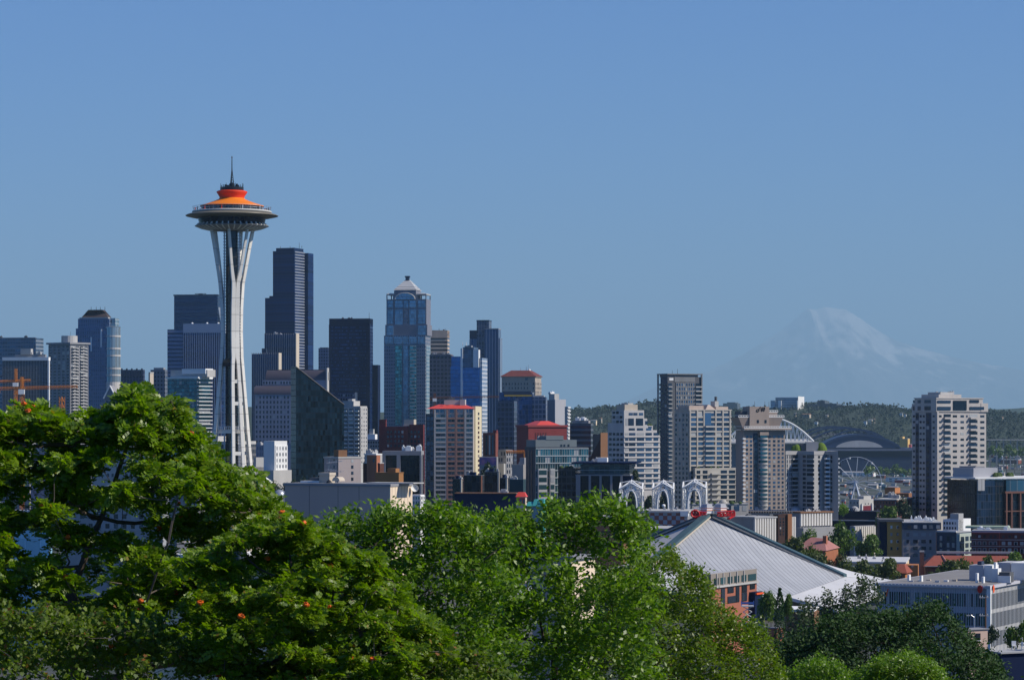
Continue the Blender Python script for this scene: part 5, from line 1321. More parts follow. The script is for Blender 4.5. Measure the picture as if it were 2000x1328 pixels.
# ------------------------------------------------------------------ ferris wheel
WY = 2910.0
fw = thing('ferris_wheel', 'white ferris wheel on the waterfront half hidden by the grey condominium', 'ferris wheel', (PX(1671, WY), WY, 2), math.radians(-8))
hz_ = PZ(942, WY) - 2; RW = 50 / F * WY
wsteel = plain('wheel_white', (0.5, 0.54, 0.6), .4, .1, .05)
m = MB()
for y in (-1.2, 1.2):
    for i in range(42):
        t, q2 = 2 * math.pi * i / 42, 2 * math.pi * (i + 1) / 42
        m.tube((RW * math.cos(t), y, hz_ + RW * math.sin(t)), (RW * math.cos(q2), y, hz_ + RW * math.sin(q2)), .24, wsteel, n=5)
m.build('rim', fw)
for i in range(14):
    t = 2 * math.pi * (i + .3) / 14; s_ = MB()
    s_.tube((0, -1.6, hz_), (RW * math.cos(t), -1.2, hz_ + RW * math.sin(t)), .26, wsteel, n=5); s_.tube((0, 1.6, hz_), (RW * math.cos(t), 1.2, hz_ + RW * math.sin(t)), .26, wsteel, n=5)
    s_.build('spoke', fw)
for i in range(21):
    t = 2 * math.pi * i / 21; c = MB(); x, z = (RW + .3) * math.cos(t), hz_ + (RW + .3) * math.sin(t)
    c.lathe([(.1, z - 2.2), (.8, z - 1.9), (1.05, z - 1.0), (.8, z - .2), (.1, z)], bglass if i % 3 else whitep, 8, (x, 0)); c.build('gondola', fw)
for x, y in ((-9, -7), (9, -7), (-9, 7), (9, 7)):
    l_ = MB(); l_.tube((0, y * .3, hz_), (x, y, 0), .8, wsteel, 1.0, 6); l_.build('leg', fw)
m = MB(); m.tube((0, -2.6, hz_), (0, 2.6, hz_), 1.7, wsteel, n=12); m.build('hub', fw)

# ------------------------------------------------------------------ tower cranes
cro = plain('crane_orange', (0.55, 0.19, 0.03), .6, 0, .1)
def lattice(m, p, q, w_, mat, n, r=.22):
    p, q = Vector(p), Vector(q); d = (q - p).normalized(); a = d.orthogonal().normalized() * w_; b2 = d.cross(a)
    cs = [a + b2, a - b2, -a - b2, b2 - a]
    for c in cs: m.tube(p + c, q + c, r, mat, n=4)
    for i in range(n):
        f0, f1 = i / n, (i + 1) / n
        for j in range(4): m.tube(p.lerp(q, f0) + cs[j], p.lerp(q, f1) + cs[(j + 1) % 4], r * .7, mat, n=3)
def crane(lab, px, pbase, Y, jy, j0, j1, top, cro=cro, k=.6):
    x = PX(px, Y); g = ground(x, Y)
    c = thing('tower_crane', lab, 'crane', (x, Y, g), 0, 'construction cranes')
    zj = PZ(jy, Y) - g; zt = PZ(top, Y) - g; s_ = Y / F
    m = MB(); lattice(m, (0, 0, 0), (0, 0, zj), 1.3 * k, cro, 22, .16); m.build('mast', c)
    m = MB(); lattice(m, ((j0 - px) * s_, 0, zj), ((j1 - px) * s_, 0, zj + (1.0 if j1 > px else 0)), .95 * k, cro, 36, .13); m.build('jib', c)
    m = MB(); lattice(m, (0, 0, zj), (0, 0, zt), 1.1 * k, cro, 6, .16); m.build('tower_head', c)
    m = MB(); m.tube((0, 0, zt), ((j1 - px) * s_ * .75, 0, zj + .8), .1, darkmet, n=4); m.tube((0, 0, zt), ((j0 - px) * s_ * .9, 0, zj + .8), .1, darkmet, n=4); m.build('stay_cable', c)
    m = MB(); m.box(-1.6, 1.6, -2.2, -.8, zj - 3, zj - .4, whitep); m.build('cab', c)
    m = MB(); m.box((j0 - px) * s_, (j0 - px) * s_ + 4, -1, 1, zj - 2.4, zj - .6, cro); m.build('counterweight', c)
crane('orange tower crane at the far left with a short jib and thick mast', 31, 0, 1700, 746, -20, 60, 720)
crane('orange tower crane whose long jib reaches right across the round-shouldered apartment tower', 43, 0, 1500, 759, -15, 152, 736)
c = thing('crane_mast', 'lone orange crane mast poking up beside the round-shouldered apartment tower', 'crane', (PX(121, 1600), 1600, ground(PX(121, 1600), 1600)), 0, 'construction cranes')
m = MB(); lattice(m, (0, 0, 0), (0, 0, PZ(775, 1600) - c.location.z), 1.1, cro, 24); m.build('mast', c)
crane('rust-brown tower crane with its jib across the blue glass tower', 849, 0, 2300, 777, 840, 985, 768, plain('rust_brown_steel', (0.16, 0.06, 0.03), .7), .55)
c = thing('crane_jib', 'orange lattice crane jib lying low in front of the dark glass mid-rise', 'crane', (PX(1008, 1550), 1550, PZ(882, 1550)), 0, 'construction cranes')
m = MB(); lattice(m, (PX(988, 1550) - c.location.x, 0, 0), (PX(1027, 1550) - c.location.x, 0, 0), .5, cro, 12, .18); m.build('jib', c)
m = MB(); m.tube((PX(1024, 1550) - c.location.x, 0, 0), (PX(1024, 1550) - c.location.x, 0, ground(c.location.x, 1550) - c.location.z), .5, cro); m.build('mast', c)

# ------------------------------------------------------------------ hospital and blocks on the hill
b = Bld('hospital_building', 'white and blue flat-roofed hospital on the far ridge', 1505, 1558, 1570, 6900, 14, zb=60)
b.blk('wall', None, 1514, 782, None, gridmat('pale_blue_bands', (0.3, 0.36, 0.42), (0.12, 0.2, 0.28), 60, 0, 4, .5)); b.blk('wall', 1514, None, 776, None, gridmat('mid_blue_bands', (0.18, 0.24, 0.32), (0.08, 0.13, 0.2), 60, 0, 4, .4), 4)
b.box('end_wall', b.w, b.w + 1, 2, b.d, 0, b.z(774), whitep); b.blk('white_bay', 1556, None, 782, 800, whitep, -2, 10); b.blk('white_bay', 1520, 1526, 782, 800, whitep, -2, 10); b.done()
b = Bld('hillside_block', 'dark stepped blocks on the ridge right of the white hospital', 1577, 1640, 1648, 6950, 10, zb=60)
hb = wall('hazy_dark_block', (0.07, 0.09, 0.11))
for p, q, t in ((1577, 1596, 789), (1596, 1611, 782.5), (1602, 1607, 781), (1611, 1634, 788), (1634, 1648, 791)): b.blk('wall', p, q, t, None, hb)
b.done()
b = Bld('distant_block', 'faint low block on the far skyline right of the beige condominium', 1412, 1440, 1446, 11000, 10, zb=40)
b.blk('wall', None, None, 787.5, None, hb); b.blk('crown', 1420, 1436, 785.5, 787.5, hb, 2); b.done()
rh = random.Random(11)
for i, (px, py, w_) in enumerate(((1553, 808, 5), (1575, 810, 18), (1690, 824, 7), (1700, 821, 9), (1707, 819, 4), (1594, 825, 8), (1160, 822, 12), (1172, 818, 8), (1760, 808, 8), (1935, 818, 6), (1955, 816, 9), (1768, 810, 5), (1615, 812, 6))):
    Y = next((y for y in range(5800, 7000, 10) if ground(PX(px, y), y) + 5 >= PZ(py, y)), 6900)
    b = Bld('hillside_house', ('small pale house', 'long pale house', 'white house')[i % 3] + ' among the trees on the wooded hill', px - w_ / 2, px + w_ / 3, px + w_ / 2, Y - 45, 24, 'house', 'houses on the wooded hill')
    wm = (cream, beige, whitep)[i % 3]
    b.blk('wall', None, None, py - 1, None, wm); b.mb('roof').hip(-1, b.w + 1, -1, b.d + 1, b.z(py - 1), b.z(py - 2.4), 2, b.d * .4, (greyc, brownc, darkc)[i % 3]); b.done()
# ------------------------------------------------------------------ halls and houses right of the arena
flute = wall('white_fluted_panel', (0.62, 0.6, 0.56), var=.08)
def fluted(b, face, a0, a1, z0, z1, n, mat, base=0.0):
    w_ = (a1 - a0) / n
    m = b.mb('fluted_wall')
    for i in range(n): b.fbox('fluted_wall', face, a0 + i * w_, a0 + (i + .58) * w_, z0, z1, 0, .9, mat, base)
b = Bld('theatre_hall', 'flat-roofed hall with white fluted walls and a brown stair tower behind the arena roof', 1420, 1472, 1553, 1300, 52)
b.blk('wall', None, None, 1011, None, greyc); v = b.v
fluted(b, 'R', 0, v(1515), 0, b.z(1012), 9, flute); fluted(b, 'R', v(1541), v(1553), 0, b.z(1011), 4, flute)
b.box('stair_tower', b.w - 2, b.w + 1.4, v(1516), v(1531.5), 0, b.z(1005.5), wall('dark_brown_panel', (0.05, 0.025, 0.02))); b.box('stair_tower', b.w - 2, b.w + 2.4, v(1532), v(1540), 0, b.z(1005), wall('rust_panel', (0.25, 0.11, 0.05)))
for k in range(6):
    for p in (1520, 1526): b.pane('window', 'R', v(p) - .4, v(p) + .4, b.z(1046 - 6 * k), b.z(1042.5 - 6 * k), 1.45, dglass)
b.box('roof_edge', -.4, b.w + 1.1, -.4, b.d * .55, b.z(1012), b.z(1009), unitm); b.mech(5, b.z(1011), darkc, 9, h=(.4, .9)); b.done()
b = Bld('theatre_hall', 'taller hall with grey end wall and broad white fluted flank below silver drums', 1552, 1562, 1625, 1340, 55)
b.blk('wall', None, None, 1001, None, greyc); fluted(b, 'R', 0, b.d, b.z(1027), b.z(1002), 12, flute); b.box('podium', -4, b.w + 5, -2, b.d, 0, b.z(1030), wall('podium_grey', (0.3, 0.3, 0.3)))
b.mech(6, b.z(1001), unitm, 63, h=(.5, 1.2), w_=(.8, 2)); b.box('roof_edge', -.5, b.w + 1.2, -.5, b.d, b.z(1002), b.z(999), brownc); b.done()
b = Bld('long_flat_hall', 'long flat roof with a row of small posts stretching behind the fluted halls', 1440, 1612, 1620, 1440, 6, depth=30)
b.blk('wall', None, None, 999, None, greyc)
b.mech(9, b.z(999), unitm, 62, h=(.5, 1.4), w_=(.8, 2.4))
for i in range(34): b.box('roof_post', b.w * i / 34, b.w * i / 34 + .45, -.6, 0, b.z(1002), b.z(996.5), beige)
b.box('roof_edge', -.3, b.w, -.5, 2, b.z(1001), b.z(998.6), brownc); b.done()
sd = plain('dull_silver', (0.4, 0.42, 0.45), .4, .5)
dd = thing('roof_drum', 'silver dome on the long flat roof, left of the ribbed drum', 'dome', (PX(1551, 1455), 1455, PZ(1000, 1455) - 2)); m = MB(); m.dome((0, 0, 1), 14 * 1455 / F, sd, 20, rz=16 * 1455 / F); m.lathe([(14 * 1455 / F, 0), (14 * 1455 / F, 1)], sd, 20); m.build('shell', dd, True)
dd = thing('roof_drum', 'ribbed silver barrel drum on the long flat roof before the grey condominium', 'dome', (PX(1606, 1455), 1455, PZ(1000, 1455) - 1), math.radians(-25)); m = MB(); r = 14.5 * 1455 / F
for i in range(6): m.sweep([[(r * s_ * math.cos(t), y, r * s_ * math.sin(t) * 1.1) for t in [math.pi * j / 12 for j in range(13)]] for y, s_ in ((i * 1.2, 1), (i * 1.2 + .9, 1), (i * 1.2 + .9, .95), (i * 1.2 + 1.2, .95))], sd)
m.build('shell', dd)
b = Bld('concert_hall', 'dark navy hall with sloped roof fins between fluted hall and big right tower', 1626, 1712, 1724, 1380, 16)
b.blk('wall', None, None, 1017, None, wall('near_black_navy', (0.012, 0.013, 0.025))); b.blk('upper_box', 1636, None, 999, 1017, wall('near_black_navy', (0.012, 0.013, 0.025)), 2); b.blk('roof_edge', None, None, 1015.5, 1017.5, unitm, -.5, 3)
for i in range(7): b.mb('roof_fin').prism([(b.u(1640 + 4 * i), 3, b.z(999)), (b.u(1642 + 4 * i), 3, b.z(999)), (b.u(1642 + 4 * i), 4, b.z(999)), (b.u(1640 + 4 * i), 4, b.z(999))], [(b.u(1644 + 4 * i), 3, b.z(992)), (b.u(1645 + 4 * i), 3, b.z(992)), (b.u(1645 + 4 * i), 4, b.z(992)), (b.u(1644 + 4 * i), 4, b.z(992))], blackp)
m = MB(); m.dome((b.u(1664), 8, b.z(999)), 2.4, unitm); m.build('roof_dome', b.root)
b.fbox('end_panel', 'R', 0, b.d, b.z(1016), b.z(1002), 0, .3, wall('mauve_panel', (0.24, 0.15, 0.15)))
b.done()
b = Bld('theatre_hall', 'white fluted block half hidden by two round trees beside the yellow apartment block', 1660, 1668, 1713, 1290, 50)
b.blk('wall', None, None, 1027, None, greyc); fluted(b, 'R', 0, b.d, 0, b.z(1028), 11, flute); b.done()
b = Bld('stone_office', 'pale stone building with round-topped pillars and red panels below the ferris wheel', 1659, 1678, 1706, 1520, 40)
b.blk('wall', None, None, 975, None, concrete); v = b.v
b.grid('F', 0, b.w, b.z(986), b.z(978), 3, 1, .3, .5, concrete, dglass, .2)
b.box('red_panel', b.w, b.w + .3, v(1683), v(1700), 0, b.z(988), wall('wine_panel', (0.14, 0.015, 0.03)))
for p in (1681, 1701): b.box('pillar', b.w, b.w + 1, v(p), v(p) + .8, 0, b.z(984), whitep)
for p in (1683, 1690, 1696, 1702): b.pane('window', 'R', v(p) - .4, v(p) + .4, b.z(985), b.z(983), .03, dglass)
b.box('roof_house', 1, b.w - 1, v(1690), v(1704), b.z(975), b.z(969), concrete); b.done()
b = Bld('brick_office', 'low brick office with pale lintels right of the pale stone building', 1706, 1752, 1784, 1540, 20)
b.blk('wall', None, None, 977, None, wall('muted_brick', (0.14, 0.06, 0.05))); b.blk('cornice', None, None, 974.5, 977, concrete, -.6)
b.grid('F', 0, b.w, b.z(1000), b.z(978), 8, 3, .45, .6, wall('muted_brick', (0.14, 0.06, 0.05)), dglass, .3); b.mech(4, b.z(974.5), concrete, 18, h=(1, 2)); b.done()
b = Bld('orange_block', 'orange brick block with a stepped roof between the ferris wheel and the big right tower', 1728, 1748, 1758, 1700, 24)
b.blk('wall', None, None, 953, None, wall('orange_block_render', (0.42, 0.18, 0.07))); b.blk('parapet', None, None, 952, 953.2, brownc, -.3)
b.pane('window', 'F', b.u(1737), b.u(1741), b.z(965), b.z(962), .03, dglass); b.box('annex', b.w, b.w + 8, 2, b.d, 0, b.z(963), wall('rust_panel', (0.25, 0.11, 0.05))); b.done()
b = Bld('roofed_block', 'light grey flat roofed block in front of the orange brick block', 1726, 1744, 1749, 1640, 14)
b.blk('wall', None, None, 967, None, greyc); b.blk('parapet', None, None, 966, 967, concrete, -.3); b.mech(3, b.z(966), unitm, 2, h=(.6, 1.2)); b.done()

b = Bld('house', 'brick house with a faded pink roof and square chimney beside the arena roof', 1552, 1612, 1637, 1070, 26)
pk2 = wall('faded_pink_roof', (0.34, 0.15, 0.13), scale=.4)
b.blk('wall', None, None, 1075, None, wall('warm_brick', (0.30, 0.11, 0.05), scale=.6))
m = b.mb('roof'); m.prism([(-.6, -.6, b.z(1075)), (b.w + .6, -.6, b.z(1075)), (b.w + .6, b.d + .6, b.z(1072)), (-.6, b.d + .6, b.z(1072))], [(4, b.d * .5, b.z(1051)), (b.w - 3, b.d * .5, b.z(1053)), (b.w - 3, b.d * .55, b.z(1053)), (4, b.d * .55, b.z(1051))], pk2)
b.box('chimney', b.w - 2.6, b.w - 1.2, b.d * .3, b.d * .3 + 1.6, b.z(1075), b.z(1047), brick); b.done()
b = Bld('apartment_block', 'mustard yellow apartment block with a black flat roof overhang', 1733, 1762, 1766, 1260, 4, depth=30)
my = wall('mustard_render', (0.62, 0.34, 0.09), var=.1)
b.blk('wall', None, None, 1019, None, my); b.blk('wall', 1718, 1732.8, 1020, None, blackp, 1.5, b.d); b.blk('roof_slab', 1717, 1765, 1014, 1018.5, darkc, -1.2, b.d)
for k in range(4):
    for p in (1741, 1753): b.pane('window', 'F', b.u(p) - .45, b.u(p) + .45, b.z(1032 + 14 * k), b.z(1026 + 14 * k), .06, pglass if k % 2 else whitep)
    b.pane('window', 'F', b.u(1753.5) - .3, b.u(1753.5) + .35, b.z(1031.5 + 14 * k), b.z(1027 + 14 * k), .16, dglass)
b.done()
b = Bld('apartment_block', 'grey apartment block with a navy top storey and a white equipment-strewn roof', 1763, 1828, 1830, 1250, 5, depth=42)
gr = wall('warm_grey_render', (0.30, 0.27, 0.26))
b.blk('wall', None, None, 1034, None, gr); b.blk('top_storey', None, 1838, 1021, 1034, navyc, -.6, 39)
b.blk('roof_deck', None, 1838, 1019.5, 1021, unitm, -.8, 39.5)
for k in range(4):
    for p, w_ in ((1773, .6), (1788, 1.0), (1804, 1.0), (1817, .5)): b.pane('window', 'F', b.u(p) - w_, b.u(p) + w_, b.z(1047 + 13.3 * k), b.z(1040.5 + 13.3 * k), .06, pglass if k != 1 else dglass)
for p in (1776, 1788, 1806, 1818, 1832): b.pane('window', 'F', b.u(p) - .8, b.u(p) + .8, b.z(1032), b.z(1025), .66, pglass)
b.mech(24, b.z(1019.5), whitep, 6, a=(.3, 1.1), v=(.1, .9), h=(.4, 1.3), w_=(.7, 1.9)); b.done()
b = Bld('apartment_block', 'navy apartment block with pale window frames and a white-green balcony bay', 1829, 1868, 1897, 1245, 34)
b.blk('wall', None, None, 1040, None, navyc)
for k in range(3):
    for p in (1838, 1852, 1862): b.pane('window', 'F', b.u(p) - .6, b.u(p) + .6, b.z(1056 + 13 * k), b.z(1047 + 13 * k), .06, pglass)
b.box('balcony_bay', b.w, b.w + 1.6, 0, b.v(1897), 0, b.z(1042), wall('white_green_bay', (0.4, 0.46, 0.42)))
for k in range(3):
    for i in range(3): b.pane('window', 'R', b.d * (.06 + .31 * i), b.d * (.28 + .31 * i), b.z(1057 + 13 * k), b.z(1048 + 13 * k), 1.62, dglass)
b.blk('roof_deck', None, None, 1038.5, 1040, unitm, -.4); b.blk('parapet', None, None, 1036.5, 1038.4, whitep, -.3, .4); b.done()
b = Bld('rooftop_block', 'white stepped block rising behind the equipment-strewn roof', 1842, 1872, 1896, 1300, 30)
b.blk('wall', None, None, 1014, None, whitep); b.box('stair_tower', b.w * .45, b.w, .2, b.d * .4, 0, b.z(1003), unitm)
b.grid('F', 0, b.w * .9, b.z(1036), b.z(1017), 5, 2, .6, .5, whitep, dglass, .2); b.mech(5, b.z(1014), whitep, 29, h=(.8, 1.6), w_=(.8, 2)); b.done()
b = Bld('brick_terrace', 'ornate dark red brick terrace with pale cornices at the right edge', 1897, 1952, 2080, 1215, 14, depth=30)
vb = wall('victorian_brick', (0.12, 0.018, 0.018), scale=.6)
b.blk('wall', None, 1952, 1040, None, vb); b.blk('wall', 1952.4, 2060, 1041.5, None, vb, .8)
pc = wall('pale_cornice', (0.42, 0.36, 0.36))
for t in (1041.5, 1053, 1066): b.blk('cornice', None, 2060, t, t + 1.1, pc if t > 1045 else vb, -.5, .1)
for p in (1903, 1913, 1923, 1935, 1944, 1960, 1972, 1984, 1996, 2010):
    for t, h in ((1045, 5), (1058, 6), (1071, 9)):
        f = MB(); a = b.u(p); 
        b.fbox('window_surround', 'F', a - .75, a + .75, b.z(t + h) , b.z(t - .8), 0, .25, pc) if t > 1050 else None
        b.pane('window', 'F', a - .5, a + .5, b.z(t + h), b.z(t), .3, dglass)
b.blk('roof_deck', None, 2060, 1036, 1040, unitm, 1.5); b.blk('roof_deck', 1880, 1965, 1030, 1034, wall('pale_green_roof', (0.35, 0.42, 0.3)), 14, 24); b.mech(6, b.z(1037), whitep, 44, a=(.2, 1.2), v=(.3, .8), h=(.6, 1.4), w_=(1, 3)); b.done()
b = Bld('low_hall', 'long low white-roofed hall with an orange brick end beyond the arena', 1644, 1768, 1795, 1060, 10, depth=40)
b.blk('wall', None, None, 1100, None, cream); b.blk('roof', None, 1770, 1097, 1100, palep, -1.0, 40)
b.mech(5, b.z(1097), unitm, 61, a=(.1, .85), v=(.2, .8), h=(.4, .9), w_=(.6, 1.5))
b.blk('brick_end', 1768, 1793, 1103, None, wall('orange_end_brick', (0.38, 0.15, 0.05), scale=.6), -.6, 10)
b.grid('F', b.u(1748), b.u(1768), b.z(1112), b.z(1102), 6, 1, .7, .6, cream, dglass, .2)
b.pane('window', 'F', b.u(1780), b.u(1784), b.z(1107), b.z(1103.5), .65, pglass); b.pane('window', 'F', b.u(1776), b.u(1779), b.z(1122), b.z(1117), .65, pglass); b.done()
b = Bld('brick_school', 'long building with a red tiled hipped roof and a tall brick chimney', 1808, 1990, 2010, 1075, 6, depth=30)
b.blk('wall', None, None, 1110, None, wall('school_brown', (0.07, 0.03, 0.025)))
rt = wall('red_clay_tile', (0.26, 0.07, 0.045), scale=.5)
b.mb('roof').hip(-1, b.w + 1, -1.2, 22, b.z(1106), b.z(1088), 4.5, 10, rt); b.blk('eave', 1806, 1990, 1105.5, 1107, unitm, -1.4, 0)
b.mb('roof_ridge').tube((b.u(1842), 9, b.z(1088)), (b.u(1852), -1.2, b.z(1104)), .5, pk2); b.blk('rear_roof', 1835, 1990, 1083, 1087, unitm, 24, 26)
b.box('chimney', b.u(1797), b.u(1805), 1, 2.6, 0, b.z(1079), wall('muted_brick', (0.14, 0.06, 0.05))); b.box('chimney', b.u(1796.5), b.u(1805.5), .9, 2.7, b.z(1079), b.z(1076.5), concrete); b.done()
b = Bld('house', 'small orange brick house with a red hipped roof beside the long office block', 1742, 1768, 1778, 1035, 18)
b.blk('wall', None, None, 1119, None, wall('orange_end_brick', (0.38, 0.15, 0.05))); b.mb('roof').hip(-.8, b.w + .8, -.8, b.d + .8, b.z(1119), b.z(1103), b.w * .35, b.d * .4, rt)
for p in (1752, 1760): b.pane('window', 'F', b.u(p) - .35, b.u(p) + .35, b.z(1130), b.z(1122), .05, dglass)
b.done()

# office block lower right
b = Bld('office_building', 'three-storey office block with closely spaced white fins and plant rooms on its flat roof', 1714, 1929, 2075, 580, 26)
fin = wall('white_fin_metal', (0.46, 0.47, 0.5), rough=.6, var=.08); sp = wall('pale_spandrel', (0.46, 0.46, 0.50), var=.1)
b.blk('wall', None, None, 1147, None, sp); v = b.v
zt = b.z(1146); fl = 36 / F * 580
for k, (t, o) in enumerate(((1160, 1185), (1198, 1222), (1235, 1258))):
    n = 46
    for i in range(n):
        a0, a1 = b.w * (i + .12) / n, b.w * (i + .88) / n
        b.win.append(('window', tglass if i % 3 else dglass, ((a0 + a1) / 2, -.08, b.z((t + o) / 2)), (a1 - a0, .16, b.z(t) - b.z(o)), 0))
    b.box('glazing_band', b.w + .02, b.w + .12, 0, b.d, b.z(o + 6), b.z(t + 1), gridmat('office_band_glass', (0.05, 0.06, 0.07), (0.03, 0.05, 0.06), 1.1, .1, 50, 0, vlo=.4, vhi=1.8))
n = 47
for i in range(n): b.fbox('fin', 'F', b.w * i / n, b.w * i / n + .10, 0, b.z(1151), 0, .22, wall('fin_grey', (0.46, 0.47, 0.50)))
n = 58
for i in range(n): b.fbox('fin', 'R', b.d * i / n, b.d * i / n + .24, 0, zt - .1, 0, .16, fin)
b.box('flank_panel', b.w + .01, b.w + .06, 0, b.d, 0, zt, wall('cream_spandrel', (0.5, 0.49, 0.45)))
b.box('roof_edge', -.5, b.w + .7, -.6, b.d, b.z(1149), b.z(1143.5), sp); b.box('roof_deck', .2, b.w, .2, b.d - .2, b.z(1143.5), b.z(1143), wall('gravel_roof', (0.22, 0.21, 0.2)))
for i in range(30): b.box('roof_edge_stud', b.w * i / 30, b.w * i / 30 + .18, -.75, -.6, b.z(1146), b.z(1144.5), whitep)
b.box('corner_post', b.w - .1, b.w + .75, -.5, .15, 0, b.z(1143), whitep)
pg2 = wall('pale_grey_panel', (0.4, 0.4, 0.42), var=.1)
def rbox(name, p0, p1, t, bt, v0, v1, mat):
    u0, u1 = b.u(p0, v0), b.u(p1, v0); yy = b.O[1] - u0 * b.sn + v0 * b.cs
    m = MB(); m.box(u0, u1, v0, v1, b.z(1143.2), b.z(t, yy), mat); m.build(name, b.root)
rbox('plant_room', 1893, 1921, 1103, 0, 16, 21, pg2); rbox('plant_room', 1921.5, 1938, 1103.5, 0, 16.3, 21, whitep); rbox('plant_room', 1948, 1974, 1098, 0, 24, 32, pg2); rbox('plant_room', 1975, 2040, 1098.5, 0, 23, 33, whitep)
rbox('chiller_unit', 1951, 1972, 1117, 0, 12, 15, darkc); rbox('chiller_unit', 1949, 1973, 1124, 0, 11.6, 12, whitep); rbox('chiller_unit', 1909, 1917, 1096, 0, 17, 19, navyc)
for p, t in ((1905, 1119), (1917, 1126), (1772, 1122), (1796, 1124)): rbox('roof_vent', p, p + 4, t, 0, 8, 9, whitep)
rbox('duct', 1941, 1945, 1098, 0, 15, 16.2, whitep); rbox('duct', 1938, 1949, 1110, 0, 13.5, 16, whitep)
for i in range(6): rbox('roof_pipe', 1775 + 17 * i, 1783 + 17 * i, 1133 - (i % 3), 0, 6 + (i % 3) * 3, 6.6 + (i % 3) * 3, (steel, whitep, beige)[i % 3])
rp = wall('red_banner', (0.55, 0.03, 0.02), var=.05); op = wall('orange_banner', (0.75, 0.10, 0.02), var=.05)
for f, mt, a in (('F', rp, b.w - 1.4), ('R', op, 1.1)):
    m = MB(); P = [(.55 * math.cos(t), .85 * math.sin(t)) for t in [2 * math.pi * i / 12 for i in range(12)]]
    zc = b.z(1150)
    pts_ = [((a + p[0], -.75 if f == 'F' else 0, zc + p[1]) if f == 'F' else (b.w + .9, a + p[0], zc + p[1])) for p in P]
    off = Vector((0, -.1, 0)) if f == 'F' else Vector((.1, 0, 0))
    m.prism([tuple(Vector(p) + off) for p in pts_], pts_, mt); m.build('banner', b.root)
m = MB(); m.prism([(b.u(1731), -.5, b.z(1170)), (b.u(1733), -.5, b.z(1170)), (b.u(1737), -.5, b.z(1154)), (b.u(1735), -.5, b.z(1154))], [(b.u(1731), -.45, b.z(1170)), (b.u(1733), -.45, b.z(1170)), (b.u(1737), -.45, b.z(1154)), (b.u(1735), -.45, b.z(1154))], op); m.build('window_banner', b.root)
b.done()
b = Bld('roof_hut', 'small pinkish hut with one window below the office block', 1872, 1891, 1929, 420, 60)
b.blk('wall', None, None, 1230, None, wall('pink_beige_render', (0.5, 0.36, 0.29))); b.box('roof_edge', -.2, b.w + .2, -.2, b.d + .2, b.z(1230), b.z(1228.5), greyc)
b.pane('window', 'R', b.v(1906), b.v(1914), b.z(1251), b.z(1237), .05, dglass); b.fbox('window_sill', 'R', b.v(1905), b.v(1915), b.z(1252), b.z(1251), 0, .15, whitep); b.done()
sl_ = thing('street_lamp', 'grey street lamp with a curved arm before the fins of the office block', 'street lamp', (PX(1903, 430), 430, ground(PX(1903, 430), 430)))
m = MB(); h = PZ(1205, 430) - sl_.location.z; m.tube((0, 0, 0), (0, 0, h), .1, steel, .07); m.build('post', sl_)
m = MB(); m.tube((0, 0, h), (-.5, 0, h + .35), .05, steel); m.tube((-.5, 0, h + .35), (-.8, 0, h + .3), .05, steel); m.box(-1.2, -.7, -.12, .12, h + .2, h + .36, unitm); m.build('lamp_head', sl_)
up = thing('utility_pole', 'utility pole with crossarms at the corner of the office block', 'utility pole', (PX(1925, 500), 500, ground(PX(1925, 500), 500)))
m = MB(); h = PZ(1162, 500) - up.location.z; m.tube((0, 0, 0), (0, 0, h), .14, brownc, .1); m.build('post', up)
for dz in (.4, 3.6):
    m = MB(); m.box(-1.1, .6, -.08, .08, h - dz - .1, h - dz + .1, unitm)
    for x in (-1, -.6, .3): m.tube((x, 0, h - dz + .1), (x, 0, h - dz + .35), .05, whitep)
    m.build('crossarm', up)
b = Bld('flat_roof_house', 'dark house with a flat roof terrace in the bottom right corner', 1930, 1955, 2090, 300, 66)
b.blk('wall', None, None, 1276, None, blackp); b.box('roof_deck', -.2, b.w + .3, -.2, b.d, b.z(1276), b.z(1273), unitm); b.done()
du = b
for i, (pu, pv) in enumerate(((.2, 3.0), (.5, 4.5), (.75, 3.4), (.35, 6.0))):
    x = b.O[0] + b.w * pu * b.cs + pv * b.sn; y = b.O[1] - b.w * pu * b.sn + pv * b.cs
    z = b.zb + b.z(1273)
    if i in (0, 2, 3):
        c = thing('garden_chair', ('white garden chair at the near end of the dark roof terrace', '', 'white garden chair beside the table on the dark roof terrace', 'white garden chair farthest back on the dark roof terrace')[i], 'chair', (x, y, z), i * .9, 'white chairs on the roof terrace')
        m = MB(); m.box(-.24, .24, -.24, .24, .42, .46, whitep); m.build('seat', c)
        m = MB(); m.box(-.24, .24, .22, .26, .48, .95, whitep); m.build('backrest', c)
        for a_x in (-.2, .2):
            for a_y in (-.2, .2): m = MB(); m.tube((a_x, a_y, 0), (a_x, a_y, .42), .025, whitep); m.build('leg', c)
    else:
        c = thing('garden_table', 'white garden table between the chairs on the dark roof terrace', 'table', (x, y, z), .4)
        m = MB(); m.box(-.9, .9, -.45, .45, .7, .75, whitep); m.build('tabletop', c)
        for a_x in (-.8, .8):
            for a_y in (-.38, .38): m = MB(); m.tube((a_x, a_y, 0), (a_x, a_y, .7), .03, whitep); m.build('leg', c)

